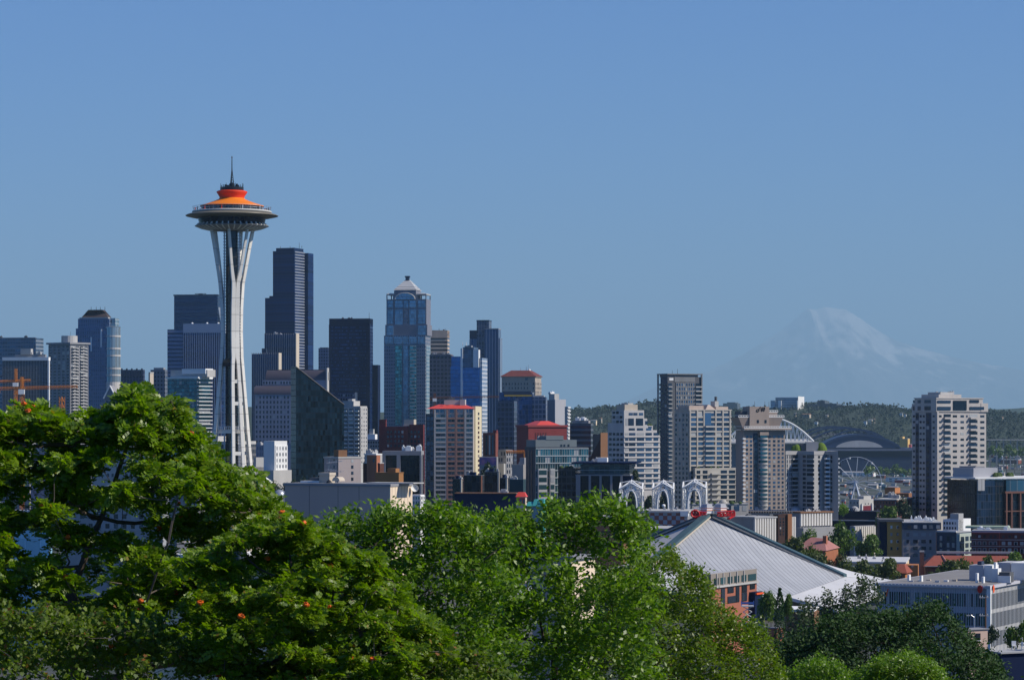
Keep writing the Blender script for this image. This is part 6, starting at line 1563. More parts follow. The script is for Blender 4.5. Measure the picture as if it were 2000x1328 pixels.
# brick apartment in front of the arena roof
b = Bld('brick_apartment', 'brick apartment building with a grey top storey in front of the arena roof', 1369, 1388, 1478, 690, 28)
bk = wall('salmon_brick', (0.34, 0.12, 0.075), scale=.8, var=.15); top = wall('taupe_panel', (0.24, 0.21, 0.18), var=.1)
b.blk('wall', None, None, 1147, None, bk); b.box('top_storey', .1, b.w, .1, b.d, b.z(1147), b.z(1121), top); v = b.v
b.box('cornice', -.3, b.w + .5, -.3, b.d + .3, b.z(1149), b.z(1145.5), concrete)
for p in (1399, 1412, 1425, 1438.5, 1452): b.fbox('pilaster', 'R', v(p) - .15, v(p) + .15, b.z(1145), b.z(1121.5), 0, .25, concrete)
for p, q in ((1394, 1403), (1407, 1416), (1421, 1430), (1434, 1443), (1448, 1457), (1461, 1476)): b.pane('window', 'R', v(p), v(q), b.z(1143), b.z(1130), .04, tglass)
for p, q, t, o in ((1408, 1415, 1153, 1186), (1421, 1432, 1152, 1162), (1437, 1443, 1151, 1182), (1448.5, 1458, 1150, 1164), (1448.5, 1458, 1166, 1182), (1464.5, 1473.5, 1149, 1160), (1421, 1436, 1170, 1182)):
    b.fbox('window_frame', 'R', v(p) - .12, v(q) + .12, b.z(o) - .12, b.z(t) + .12, 0, .08, darkmet); b.pane('window', 'R', v(p), v(q), b.z(o), b.z(t), .1, dglass)
b.box('entrance_bay', b.w, b.w + 1.6, v(1463), v(1478), 0, b.z(1166), blackp); b.box('red_awning', b.w + .2, b.w + 2.0, v(1464), v(1478), b.z(1171), b.z(1167.5), op)
b.box('roof_deck', .3, b.w - .2, .3, b.d - .3, b.z(1121), b.z(1120.5), unitm); b.done()
lf_ = thing('scissor_lift', 'blue and white scissor lift raised beside the brick apartment building', 'lift', (PX(1460, 640), 640, PZ(1222, 640)))
m = MB(); m.box(-1.4, 1.4, -.6, .6, 4.4, 4.7, whitep)
for x in (-1.4, 1.4): 
    for y in (-.6, .6): m.tube((x, y, 4.7), (x, y, 5.7), .05, plain('lift_blue', (0.05, 0.12, 0.4)))
m.box(-1.4, 1.4, -.62, -.58, 5.0, 5.5, plain('lift_blue', (0.05, 0.12, 0.4))); m.build('platform', lf_)
m = MB()
for k in range(3):
    m.tube((-1, 0, .8 + 1.2 * k), (1, 0, 2 + 1.2 * k), .09, whitep); m.tube((1, 0, .8 + 1.2 * k), (-1, 0, 2 + 1.2 * k), .09, whitep)
m.build('scissor_arms', lf_); m = MB(); m.box(-1.3, 1.3, -.6, .6, 0, .8, plain('lift_blue', (0.05, 0.12, 0.4))); m.build('chassis', lf_)
b = Bld('brick_garage', 'small brick outbuilding with one dark window among the dark trees', 1500, 1516, 1531, 560, 35)
b.blk('wall', None, None, 1227, None, bk); b.blk('roof_edge', None, None, 1225.5, 1227, greyc, -.2); b.pane('window', 'R', b.v(1522), b.v(1527), b.z(1248), b.z(1236), .04, dglass); b.done()
b = Bld('long_wall_building', 'dark low building with a pale roof edge below the arena apron', 1534, 1590, 1600, 640, 12)
b.blk('wall', None, None, 1194, None, brownc); b.blk('roof_edge', None, None, 1190, 1194, whitep, -.5); b.done()

# the cream hall left of centre, shade put into its front colour
b = Bld('fly_tower_hall', 'huge plain hall with front painted in shaded grey and bright cream flank above the trees', 556, 760, 803, 1000, 26)
hall = wall('shaded_cream_wall', (0.50, 0.37, 0.31), var=.1, scale=.05); crw = wall('cream_flank_wall', (0.74, 0.60, 0.44), var=.08)  # front is a darker copy of the cream, its shade put into the colour
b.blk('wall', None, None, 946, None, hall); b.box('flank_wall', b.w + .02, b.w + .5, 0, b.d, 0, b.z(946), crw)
for p in (604, 660, 701): b.fbox('panel_joint', 'F', b.u(p), b.u(p) + .12, 0, b.z(950), 0, .05, darkc)
for i in range(7): b.fbox('panel_joint', 'R', b.d * (i + .5) / 7, b.d * (i + .5) / 7 + .12, 0, b.z(950), .5, .58, beige)
b.box('roof_edge', -.4, b.w + .8, -.4, b.d, b.z(950), b.z(945), greyc)
b.blk('roof_parapet', 573, 612, 941, 945, whitep, 5, 8); b.blk('roof_parapet', 700, 792, 943, 945, concrete, 6, 14)
b.blk('vent_tower', 610, 630, 930, 945, beige, 5, 9); b.blk('vent_tower', 609, 631, 924.5, 930, beige, 4.7, 9.3)
b.blk('dark_plant', 580, 610, 935, 941, darkc, 9, 14)
m = MB(); x = b.u(645); r = 8.5 / F * 1000
m.sweep([[(x + r * math.cos(t), y, b.z(941) + r * math.sin(t)) for t in [math.pi * i / 10 for i in range(11)]] for y in (4, 8)], beige); m.build('barrel_vent', b.root)
m = MB(); m.lathe([(r * .7, b.z(945)), (r * .55, b.z(941)), (.1, b.z(938))], darkmet, 10, (b.u(633), 3.5)); m.build('roof_fan', b.root)
m = MB(); x = b.u(633); m.tube((x, 10, b.z(945)), (x, 10, b.z(900)), .12, darkmet)
for t, (p0, p1), dy in ((905, (614, 641), -3), (919, (612, 641), 4)):
    m.tube((b.u(p0), 10, b.z(t)), (b.u(p1), 10, b.z(t + dy)), .1, steel)
    for j in range(7):
        xx_ = lerp(b.u(p0), b.u(p1), j / 6); zz_ = lerp(b.z(t), b.z(t + dy), j / 6); m.tube((xx_ - .5, 9.4, zz_ - .35), (xx_ + .5, 10.6, zz_ + .35), .05, steel, n=4)
m.build('roof_aerial', b.root)
m = MB(); m.lathe([(.05, 0), (1.0, .25), (1.4, .8)], whitep, 14); o = m.build('satellite_dish', b.root); o.location = (b.w + 2, b.d - 1, b.z(956)); o.rotation_euler = (1.2, 0, .6)
b.done()
b = Bld('white_office', 'white office block with square windows right of the cream hall flank', 801, 821, 829, 1270, 20)
b.blk('wall', None, None, 966, None, whitep); b.grid('F', 0, b.w, b.z(986), b.z(968), 4, 2, .6, .6, whitep, tglass, .2); b.grid('R', 0, b.d, b.z(986), b.z(968), 3, 2, .6, .6, whitep, tglass, .2); b.done()

# blocks glimpsed between the leaves
b = Bld('glass_museum', 'pale blue glass building glimpsed through the leaves at the far left', -60, 96, 102, 700, 12)
b.blk('wall', None, None, 1026, None, gridmat('pale_sky_glass', (0.3, 0.5, 0.62), (0.26, 0.5, 0.68), 4, .05, 5, .05, metal=.2, vlo=.8, vhi=1.2)); b.done()
b = Bld('warehouse', 'mustard and white low warehouse behind the leaves at the far left', -60, 96, 99, 850, 10)
b.blk('wall', None, None, 1004, None, my); b.blk('roof_edge', None, None, 996, 1004, whitep, -.5); b.mech(4, b.z(996), unitm, 71); b.done()
b = Bld('cream_building', 'cream flat-roofed building with a dark glazed porch seen through the leaves', 300, 480, 582, 480, 20)
b.blk('wall', None, None, 1092, None, cream); b.blk('roof_edge', None, None, 1084, 1092, whitep, -1.2); b.box('glazed_porch', b.u(430), b.w + .1, -3, .2, b.z(1090) - 6, b.z(1050), gridmat('porch_glass', (0.05, 0.05, 0.06), (0.02, 0.03, 0.04), 1.2, .15, 3, .1)); b.blk('upper_storey', 330, 420, 1062, 1084, beige, 3); b.mech(4, b.z(1084), unitm, 13); b.done()
b = Bld('cream_building', 'second cream block with a grey parapet lower down behind the leaves', 400, 540, 575, 380, 24)
b.blk('wall', None, None, 1118, None, cream); b.blk('roof_edge', None, None, 1110, 1118, greyc, -.6); b.grid('F', 0, b.w, b.z(1180), b.z(1122), 6, 2, .5, .5, cream, dglass, .2); b.done()
b = Bld('apartment_house', 'narrow cream apartment house glimpsed between the trunks of the street-side trees', 1040, 1112, 1158, 240, 26)
b.blk('wall', None, None, 1092, None, hall); b.box('flank_wall', b.w + .02, b.w + .2, 0, b.d, 0, b.z(1092), crw); b.box('roof_edge', -.3, b.w + .5, -.3, b.d, b.z(1092), b.z(1086), greyc)  # front again carries painted shade, flank the plain cream
for k in range(4): b.pane('window', 'R', b.d * .5, b.d * .75, b.z(1150 + 45 * k), b.z(1130 + 45 * k), .25, dglass)
b.done()
b = Bld('grey_office', 'grey office with a pale roof edge behind the legs of the observation tower', 380, 455, 500, 1480, 16)
b.blk('wall', None, None, 868, None, gridmat('dim_grey_grid', (0.11, 0.11, 0.12), (0.02, 0.025, 0.035), 3, .3, 3.4, .4)); b.blk('roof_edge', None, None, 862, 868, concrete, -.5); b.blk('upper_block', 400, 420, 852, 862, concrete, 3); b.done()
rb = random.Random(5)
for i, (l, r, t, Y, mt, lab) in enumerate(((-40, 70, 838, 1650, greyc, 'grey block with small windows behind the treetops at the far left'), (60, 190, 872, 1500, stone, 'blue-grey block deep behind the leafy crown, left of the gabled hall'), (180, 300, 880, 1350, concrete, 'pale block behind the bare limbs of the leafy crown'), (290, 400, 905, 1250, greyc, 'grey block low behind the crown beside the observation tower legs'), (120, 330, 960, 950, wall('grey_shed', (0.3, 0.31, 0.32)), 'wide grey shed glimpsed below the limbs'), (1080, 1230, 1010, 900, brownc, 'brown low block behind the street trees below the columned hall'))):
    b = Bld('city_block', lab, l, r - 12, r, Y, 12)
    b.blk('wall', None, None, t, None, mt); z1 = b.z(t + 2)
    b.grid('F', 0, b.w, z1 - 13, z1, 12, 4, .5, .5, mt, dglass, .25); b.blk('parapet', None, None, t - 1.5, t, concrete if i % 2 else greyc, -.5); b.mech(4, b.z(t - 1.5), unitm, i); b.done()

# ------------------------------------------------------------------ harbour sheds, stalls of lorries and blocks on the flats
hs = random.Random(23)
SPECS = []
cols_ = [('white', whitep), ('grey', greyc), ('pale', concrete), ('red-brown', wall('rust_shed', (0.22, 0.07, 0.05))), ('blue-grey', wall('blue_shed', (0.14, 0.18, 0.24))), ('tan', beige), ('dark', darkc), ('red', wall('red_shed', (0.4, 0.05, 0.05))), ('teal', wall('teal_shed', (0.08, 0.22, 0.24)))]
for i in range(120):
    left = hs.random() < .62
    px = hs.uniform(1640, 1782) if left else hs.uniform(1928, 2010)
    yb = hs.uniform(885, 992) if left else hs.uniform(878, 945)
    SPECS.append((px, yb, hs.uniform(3, 22), hs.uniform(2, 7), hs.randrange(9)))
SPECS += [(1680, 930, 70, 7, 0), (1760, 942, 60, 9, 0), (1668, 908, 36, 20, 3), (1681, 915, 18, 22, 5), (1738, 900, 17, 18, 3), (1768, 905, 24, 10, 5), (1965, 896, 60, 16, 6), (1975, 908, 40, 10, 3), (1745, 958, 20, 6, 3), (1950, 905, 20, 14, 4)]
KIND = {0: 'harbour_shed', 1: 'harbour_shed'}
for i, (px, yb, wd, hp, ci) in enumerate(SPECS):
    Y = next((y for y in range(2300, 7000, 20) if ground(PX(px, y), y) >= PZ(yb, y)), 5400); cn, cm = cols_[ci]
    size = 'long' if wd > 17 else 'small'
    where = 'right of the big tower' if px > 1900 else ('beyond the ferris wheel' if yb < 935 else 'on the waterfront by the ferris wheel')
    b = Bld('harbour_shed', '%s %s shed on the harbour flats %s' % (size, cn, where), px - wd / 2, px + wd * .35, px + wd / 2, Y, hs.choice((30, 38, 46)), 'shed', 'sheds on the harbour flats')
    b.blk('wall', None, None, yb - hp, None, cm)
    if i % 2: b.box('roof', -.3, b.w + .3, -.3, b.d + .3, b.z(yb - hp), b.z(yb - hp) + .7, whitep if ci not in (0,) else greyc)
    else: b.mb('roof').prism([(-.4, -.4, b.z(yb - hp)), (b.w + .4, -.4, b.z(yb - hp)), (b.w + .4, b.d + .4, b.z(yb - hp)), (-.4, b.d + .4, b.z(yb - hp))], [(-.4, b.d / 2 - .1, b.z(yb - hp) + 2.2), (b.w + .4, b.d / 2 - .1, b.z(yb - hp) + 2.2), (b.w + .4, b.d / 2 + .1, b.z(yb - hp) + 2.2), (-.4, b.d / 2 + .1, b.z(yb - hp) + 2.2)], unitm if ci else greyc)
    if hp > 6: b.grid('F', b.w * .08, b.w * .92, b.z(yb - hp * .1), b.z(yb - hp * .9), 4, 2, .5, .5, cm, dglass, .1)
    b.done()
for i in (0, 1, 4):
    b = Bld('yellow_block', ('yellow block left of the big tower beyond the ballpark', 'pink low block below the yellow block beyond the ballpark', 'small tan block on the ballpark roof skyline', 'tiny tan block right of the navy roof arch', 'red low wall beneath the pink block')[i], *((1757, 1773, 1777), (1764, 1780, 1783), (1733, 1736, 1738), (1742, 1745, 1747), (1764, 1780, 1783))[i], 5500 + 20 * i, 12)
    b.blk('wall', None, None, (857, 868, 850, 855, 878)[i], None, (wall('ochre_block', (0.6, 0.38, 0.12)), wall('rose_block', (0.42, 0.12, 0.16)), beige, beige, wall('rose_block', (0.42, 0.12, 0.16)))[i])
    if i == 0: b.blk('upper_step', 1757, 1763, 853, 857, wall('ochre_block', (0.6, 0.38, 0.12)))
    b.blk('roof_edge', None, None, (856.5, 867.5, 849.6, 854.6, 877.6)[i], (857, 868, 850, 855, 878)[i], concrete, -.3); b.done()
vd = thing('elevated_road', 'grey elevated roadway crossing the flats at the right edge', 'road bridge', (PX(1960, 5600), 5600, 2))
m = MB(); x0, x1 = PX(1900, 5600) - vd.location.x, PX(2060, 5600) - vd.location.x
m.box(x0, x1, -6, 6, PZ(858, 5600) - 3.5, PZ(858, 5600) - 2, concrete); m.build('deck', vd)
for i in range(12): m = MB(); x = lerp(x0, x1, (i + .5) / 12); m.box(x - 1, x + 1, -2, 2, 0, PZ(858, 5600) - 3.5, greyc); m.build('pier', vd)
# ------------------------------------------------------------------ vegetation
def npmesh(name, verts, per, mat, parent=None, **props):
    """verts: (faces*per, 3) array, one separate polygon of `per` corners after another"""
    return npmesh2(name, verts, np.arange(len(verts)), per, mat, parent, **props)
def npmesh2(name, verts, loops, per, mat, parent=None, **props):
    me = bpy.data.meshes.new(name)
    nv, nl = len(verts), len(loops); nf = nl // per
    me.vertices.add(nv); me.vertices.foreach_set('co', np.asarray(verts, np.float32).ravel())
    me.loops.add(nl); me.loops.foreach_set('vertex_index', np.asarray(loops, np.int32))
    me.polygons.add(nf); me.polygons.foreach_set('loop_start', np.arange(0, nl, per, dtype=np.int32))
    me.materials.append(mat); me.update(calc_edges=True)
    o = bpy.data.objects.new(name, me); COL.objects.link(o)
    if parent: o.parent = parent
    for k, v in props.items(): o[k] = v
    return o
def unit(a): return a / np.maximum(np.linalg.norm(a, axis=-1, keepdims=True), 1e-9)
def leaf_dirs(n, up_lo, up_hi):
    az = rng.uniform(0, 2 * np.pi, n); el = rng.uniform(up_lo, up_hi, n)
    return np.stack([np.cos(az) * np.cos(el), np.sin(az) * np.cos(el), np.sin(el)], 1)
def frames(d, tilt=0.5):
    up = np.array([.3, -.2, .8]) + rng.normal(0, tilt, d.shape)
    s = unit(np.cross(d, up)); n = np.cross(s, d)
    return s, n
def pinnate(p, d, L, pairs=5):
    """compound leaves: leaflets in pairs along an arching stalk"""
    s, n = frames(d, .5); out = []
    t = np.concatenate([np.repeat(np.linspace(.18, .95, pairs), 2), [1.0]]); sd = np.concatenate([np.tile([1, -1], pairs), [0]])
    droop = rng.uniform(.15, .5, len(p))
    for tk, sk in zip(t, sd):
        base = p + d * (L * tk)[:, None]; base[:, 2] -= droop * L * tk * tk
        l = (L * .37 * (1 - .35 * abs(tk - .5) * 2) * rng.uniform(.85, 1.15, len(p)))[:, None]
        dl = unit(s * sk * .9 + d * (.45 if sk else 1) + n * rng.normal(-.18, .22, (len(p), 1)))
        wv = unit(np.cross(dl, n)) * l * .38
        out.append(np.stack([base, base + dl * l * .45 + wv, base + dl * l, base + dl * l * .45 - wv], 1))
    v = np.stack(out, 1)            # leaf, leaflet, corner
    return v.reshape(-1, 3), 4
def simple(p, d, L, wd=.5):
    s, n = frames(d, .7)
    L = L[:, None]; f = rng.uniform(.0, .12, (len(p), 1))
    a = p; b_ = p + d * L * .45 + s * L * wd * .5 + n * L * f; c = p + d * L; e = p + d * L * .45 - s * L * wd * .5 + n * L * f
    return np.stack([a, b_, c, e], 1).reshape(-1, 3), 4
MAPLE = [(0, 0), (.25, .1), (.62, .02), (.48, .3), (.78, .55), (.38, .62), (0, 1.05), (-.38, .62), (-.78, .55), (-.48, .3), (-.62, .02), (-.25, .1)]
def maple(p, d, L):
    s, n = frames(d, .8); L = L[:, None]
    cup = rng.uniform(-.15, .25, (len(p), 1))
    return np.stack([p + s * L * x * .8 + d * L * y + n * L * cup * (abs(x) + y * .3) for x, y in MAPLE], 1).reshape(-1, 3), len(MAPLE)
bark = wall('grey_brown_bark', (0.13, 0.105, 0.085), scale=3)
barkd = wall('dark_bark', (0.06, 0.05, 0.04), scale=3)
def curve_tube(m, pts, r0, r1, mat, n=5):
    for i in range(len(pts) - 1):
        m.tube(pts[i], pts[i + 1], lerp(r0, r1, i / (len(pts) - 1)), mat, lerp(r0, r1, (i + 1) / (len(pts) - 1)), n)
def near_tree(name, label, Y, top, ybot, thick, trunk_px, nclump, shoots, kind, size, mats, rc=.42, gaps=(), limbs=8, trunk_r=.13, edge=.35, berries=0, leaves=12, forky=1080, hole=.85, bk=None):
    bk = bk or bark
    l, r = top[0][0], top[-1][0]
    gx = PX(trunk_px, Y); gz = ground(gx, Y)
    root = thing(name, label, 'tree', (gx, Y, gz - .1))
    C = []; seed_ = trunk_px * .37
    tries = 0
    while len(C) < nclump and tries < nclump * 60:
        tries += 1
        px = rnd.uniform(l, r); t = interp(top, px)
        py = t + 22 + rnd.random() ** 1.0 * (ybot - t - 22) if rnd.random() > edge else t + rnd.uniform(12, 60)
        if py > ybot: continue
        if any((px - g[0]) ** 2 / g[2] ** 2 + (py - g[1]) ** 2 / g[3] ** 2 < 1 for g in gaps): continue
        if py > t + 40 and math.sin(px * .043 + seed_) + math.sin(py * .061 + px * .017 + seed_ * 2) + .6 * math.sin(px * .11 - py * .09) > hole: continue
        dy = rnd.uniform(-.5, .5) * thick * (0.35 + .65 * min(1, (py - t) / 150))
        y = Y + dy
        c = Vector((PX(px, y), y, PZ(py, y)))
        if any((c - q).length < rc * 1.02 for q in C): continue
        C.append(c)
    peaks = [top[i] for i in range(1, len(top) - 1) if top[i][1] <= top[i - 1][1] and top[i][1] <= top[i + 1][1]]
    for i in range(int((r - l) / 14)):
        px = rnd.uniform(l + 5, r - 5); peaks.append((px, interp(top, px) + rnd.uniform(-7, 3)))
    small = set()
    for px, t in peaks:
        y = Y + rnd.uniform(-.25, .25) * thick
        for k in range(3):
            small.add(len(C)); C.append(Vector((PX(px + rnd.uniform(-3, 3) * k, y), y, PZ(t + 16 + 15 * k, y))))
    # limbs
    m = MB(); base = Vector((gx, Y, gz - .1)); fork = Vector((gx + rnd.uniform(-.2, .2), Y, PZ(forky, Y)))
    if fork.z < gz + 1: fork.z = gz + 1
    curve_tube(m, [base, base.lerp(fork, .5) + Vector((rnd.uniform(-.1, .1), 0, 0)), fork], trunk_r, trunk_r * .75, bk, 8)
    heads = [C[i] for i in sorted(rnd.sample(range(len(C)), min(limbs, len(C))))]
    nodes = [(base.lerp(fork, t), trunk_r * .7) for t in (.5, .7, .85, 1)]
    def limb(st, tgt, r0, r1, sag, k=6):
        mid = st.lerp(tgt, .5) + Vector((rnd.gauss(0, .08), rnd.gauss(0, .08), sag)) * min(1.5, (tgt - st).length)
        P = [st.lerp(mid, t / k).lerp(mid.lerp(tgt, t / k), t / k) + Vector([rnd.gauss(0, .018) for _ in range(3)]) * (0 < t < k) for t in range(k + 1)]
        curve_tube(m, P, r0, r1, bk, 6 if r0 > .03 else 4)
        for i_, q in enumerate(P[1:], 1): nodes.append((q, lerp(r0, r1, i_ / k)))
    for h in heads:
        st, r_ = min(nodes[:40], key=lambda q: (q[0] - h).length + 3 * max(0, q[0].z - h.z + .3) + rnd.random() * .8)
        limb(st, h + Vector((0, 0, -.25)), max(r_ * .7, .02), trunk_r * .16, -.16, 7)
    for c in sorted(C, key=lambda q: (q - fork).length):
        st, r_ = min(nodes, key=lambda q: (q[0] - c).length + 1.5 * max(0, q[0].z - c.z + .05))
        if (c - st).length > .06: limb(st, c, max(.006, min(r_ * .6, trunk_r * .16)), trunk_r * .06, -.1, 3)
    # shoots
    P0 = []; lead = size * F / Y * 1.0
    for ci, c in enumerate(C):
        sc = rnd.uniform(.6, 1.25) if ci not in small else rnd.uniform(.22, .42)
        for i in range(max(2, int(shoots * sc))):
            q = c + Vector((rnd.gauss(0, rc * .36 * sc), rnd.gauss(0, rc * .36 * sc), rnd.gauss(0, rc * .24 * sc)))
            px = 1000 + q.x / q.y * F; py = HY - (q.z - CZ) / q.y * F
            if py < interp(top, px) + (26 if ci not in small else 13) * min(1, lead / (28 if kind == 'pinnate' else 11)) or px < l - 25 or px > r + 25: continue
            if any((px - g[0]) ** 2 / g[2] ** 2 + (py - g[1]) ** 2 / g[3] ** 2 < .7 for g in gaps): continue
            P0.append(q)
            if i % 2 == 0: m.tube(c.lerp(q, .15), q, trunk_r * .06, bk, trunk_r * .03, 3)
    for v in range(len(m.v)): m.v[v] = (m.v[v][0] - gx, m.v[v][1] - Y, m.v[v][2] - gz + .1)
    m.build('trunk', root)
    P0 = np.array([tuple(q) for q in P0]) - np.array([gx, Y, gz - .1])
    p = np.repeat(P0, leaves, 0)
    if kind == 'pinnate':
        d = leaf_dirs(len(p), -.35, .75); v, per = pinnate(p + d * .03, d, rng.uniform(.75, 1.2, len(p)) * size)
    elif kind == 'maple':
        p = p + rng.normal(0, size * .9, p.shape); d = leaf_dirs(len(p), -1.3, .5); v, per = maple(p, d, rng.uniform(.55, 1.2, len(p)) * size)
    else:
        p = p + rng.normal(0, 1, p.shape) * np.array([.08, .08, .08]) * (size / .09); d = leaf_dirs(len(p), -.5, 1.1); v, per = simple(p, d, rng.uniform(.6, 1.25, len(p)) * size)
    crown = npmesh('crown', v, per, mats, root)
    if berries:
        bm_ = plain('rowan_berry_orange', (0.62, 0.12, 0.012), .5)
        idx = rng.choice(len(P0), berries, replace=False)
        for i in idx:
            b_ = MB()
            c = Vector(P0[i]) + Vector((0, -.08, .09))
            b_.lathe([(.01, .035)] + [(.05 * math.sin(math.pi * (k + 1) / 7), .035 * math.cos(math.pi * (k + 1) / 7)) for k in range(6)] + [(.01, -.038)], bm_, 9)
            b_.v = [tuple(c + Vector(q) * rnd.uniform(.7, 1.35)) for q in b_.v]
            b_.build('berry_cluster', crown)
    return root
rowan = leafmat('rowan_leaf', (0.065, 0.14, 0.004), (0.19, 0.285, 0.006), .42, .46, (0.22, 0.18, 0.02), .02)
rowan2 = leafmat('rowan_leaf_light', (0.075, 0.15, 0.004), (0.20, 0.295, 0.006), .42, .46, (0.25, 0.18, 0.02), .02)
oak = leafmat('glossy_leaf', (0.05, 0.125, 0.006), (0.16, 0.26, 0.010), .45, .44)
oak2 = leafmat('glossy_leaf_light', (0.055, 0.13, 0.006), (0.17, 0.275, 0.014), .42, .44)
fine = leafmat('fine_olive_leaf', (0.065, 0.12, 0.005), (0.17, 0.24, 0.010), .42, .44, (0.2, 0.13, 0.03), .02)
mapl = leafmat('maple_leaf', (0.045, 0.095, 0.005), (0.15, 0.21, 0.008), .6, .4, (0.24, 0.10, 0.02), .025)
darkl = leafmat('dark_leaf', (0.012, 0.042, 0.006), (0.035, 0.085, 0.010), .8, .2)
limel = leafmat('lime_leaf', (0.08, 0.17, 0.01), (0.17, 0.27, 0.015), .45, .35)
T1 = [(-70, 800), (0, 794), (20, 802), (40, 784), (75, 780), (110, 802), (130, 820), (150, 797), (190, 784), (215, 802), (235, 764), (262, 746), (285, 756), (300, 777), (320, 765), (345, 768), (365, 788), (372, 818), (392, 834), (396, 855), (420, 884), (445, 908), (470, 908), (492, 903), (503, 925), (508, 940), (530, 965), (560, 990), (600, 1014), (640, 1044)]
near_tree('rowan_tree', 'large rowan with orange berry clusters filling the left side below the observation tower', 50, T1, 1290, 5, 150, 330, 8, 'pinnate', .27, rowan, rc=.40, gaps=((200, 1003, 85, 15), (330, 1062, 60, 18), (150, 1085, 70, 17), (425, 1012, 36, 11), (250, 905, 24, 32), (55, 1055, 52, 36), (290, 1010, 20, 12), (112, 850, 14, 14), (455, 1075, 75, 20), (330, 925, 10, 16), (190, 960, 16, 10), (370, 990, 12, 10), (500, 1120, 45, 14), (60, 930, 14, 10)), limbs=24, hole=.4, berries=95, leaves=8, forky=1150, trunk_r=.15)
T1b = [(370, 1070), (440, 1040), (500, 1010), (560, 998), (600, 1014), (640, 1044), (680, 1052), (720, 1074), (760, 1112), (800, 1162), (860, 1214)]
near_tree('rowan_tree', 'smaller rowan with long bare limbs leaning right below the huge plain hall', 44, T1b, 1390, 3.4, 520, 200, 9, 'pinnate', .19, rowan2, rc=.32, gaps=((480, 1085, 60, 24), (520, 1120, 36, 22), (380, 1225, 30, 30)), limbs=18, hole=.25, berries=36, leaves=8, forky=1300, trunk_r=.11)
TM = [(-70, 1170), (-20, 1150), (30, 1185), (90, 1160), (140, 1200), (200, 1178), (260, 1205), (310, 1195), (360, 1240), (430, 1255), (500, 1290), (560, 1270), (640, 1285), (700, 1240), (760, 1262), (820, 1225), (870, 1258), (930, 1250), (1000, 1310)]
near_tree('maple_tree', 'broad-leaved maple with browning seed bunches along the bottom left', 44, TM, 1400, 4, 300, 260, 9, 'maple', .075, mapl, rc=.33, limbs=8, leaves=10, forky=1390, trunk_r=.07)
T2a = [(636, 1010), (655, 996), (690, 990), (706, 1012), (722, 1015), (735, 987), (755, 976), (775, 986), (800, 996), (815, 982), (840, 969), (860, 985), (885, 986), (905, 990), (925, 1012), (960, 1022), (1010, 1004)]
near_tree('street_tree', 'glossy-leaved tree with upright shoots in front of the cream flank of the huge plain hall', 64, T2a, 1390, 4.5, 840, 250, 10, 'simple', .15, oak, rc=.42, gaps=((786, 1030, 12, 24), (768, 1085, 9, 22), (668, 1040, 16, 14), (880, 1120, 12, 12)), limbs=12, leaves=15, forky=1280, trunk_r=.11, bk=barkd)
T2b = [(935, 1000), (960, 990), (985, 986), (1010, 980), (1022, 992), (1042, 1012), (1060, 992), (1075, 963), (1090, 966), (1110, 986), (1130, 976), (1145, 968), (1165, 962), (1185, 964), (1200, 961), (1215, 972), (1240, 988), (1260, 1010), (1274, 1026)]
near_tree('street_tree', 'tall pale-tipped tree just left of the leftmost white arch', 68, T2b, 1390, 4.5, 1090, 210, 10, 'simple', .15, oak2, rc=.44, gaps=((1136, 1150, 17, 80), (1110, 1090, 26, 14), (1170, 1150, 8, 30), (1262, 1060, 22, 14)), limbs=12, leaves=15, forky=1250, trunk_r=.11, bk=barkd)
T3 = [(1110, 1160), (1150, 1120), (1200, 1098), (1240, 1090), (1252, 1064), (1270, 1068), (1285, 1082), (1295, 1057), (1310, 1056), (1322, 1072), (1335, 1088), (1350, 1098), (1375, 1108), (1385, 1122), (1400, 1152), (1415, 1182), (1440, 1192), (1470, 1202), (1490, 1212), (1510, 1262), (1535, 1325)]
near_tree('street_tree', 'fine-leaved olive-green tree in front of the arena roof and the brick apartment building', 76, T3, 1390, 5, 1270, 330, 11, 'simple', .11, fine, rc=.44, gaps=((1290, 1120, 10, 10),), hole=1.5, limbs=12, leaves=16, forky=1290, trunk_r=.11, bk=barkd)
TA = [(1545, 1190), (1565, 1168), (1590, 1160), (1615, 1150), (1640, 1150), (1660, 1134), (1685, 1118), (1708, 1124), (1722, 1145), (1735, 1180)]
near_tree('street_tree', 'airy tree showing the white arena apron through its top', 250, TA, 1300, 12, 1640, 110, 9, 'simple', .30, leafmat('olive_dark_leaf', (0.02, 0.045, 0.012), (0.05, 0.08, 0.02), .45, .2), rc=1.3, limbs=10, leaves=11, forky=1290, trunk_r=.25, edge=.2, bk=barkd)
TB = [(1500, 1260), (1530, 1240), (1560, 1222), (1600, 1200), (1640, 1190), (1680, 1180), (1720, 1186), (1745, 1180), (1765, 1186), (1790, 1177), (1815, 1164), (1838, 1162), (1856, 1185), (1876, 1205), (1886, 1222), (1900, 1240), (1925, 1262), (1950, 1275), (1962, 1310)]
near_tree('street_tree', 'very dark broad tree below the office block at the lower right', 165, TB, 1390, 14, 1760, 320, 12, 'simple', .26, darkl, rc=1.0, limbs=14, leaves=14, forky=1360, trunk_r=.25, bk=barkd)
TC = [(1505, 1300), (1560, 1292), (1600, 1270), (1640, 1290), (1690, 1310)]
near_tree('street_tree', 'bright-edged shrubby tree at the bottom below the very dark tree', 100, TC, 1390, 5, 1600, 90, 10, 'simple', .13, oak, rc=.5, limbs=6, leaves=16, forky=1385, trunk_r=.08, bk=barkd)
TL = [(1675, 1300), (1700, 1284), (1735, 1270), (1775, 1265), (1810, 1276), (1838, 1298), (1868, 1330)]
near_tree('street_tree', 'yellow-green rounded tree at the bottom right', 92, TL, 1390, 4, 1770, 150, 12, 'simple', .11, limel, rc=.36, limbs=7, leaves=18, forky=1385, trunk_r=.08)

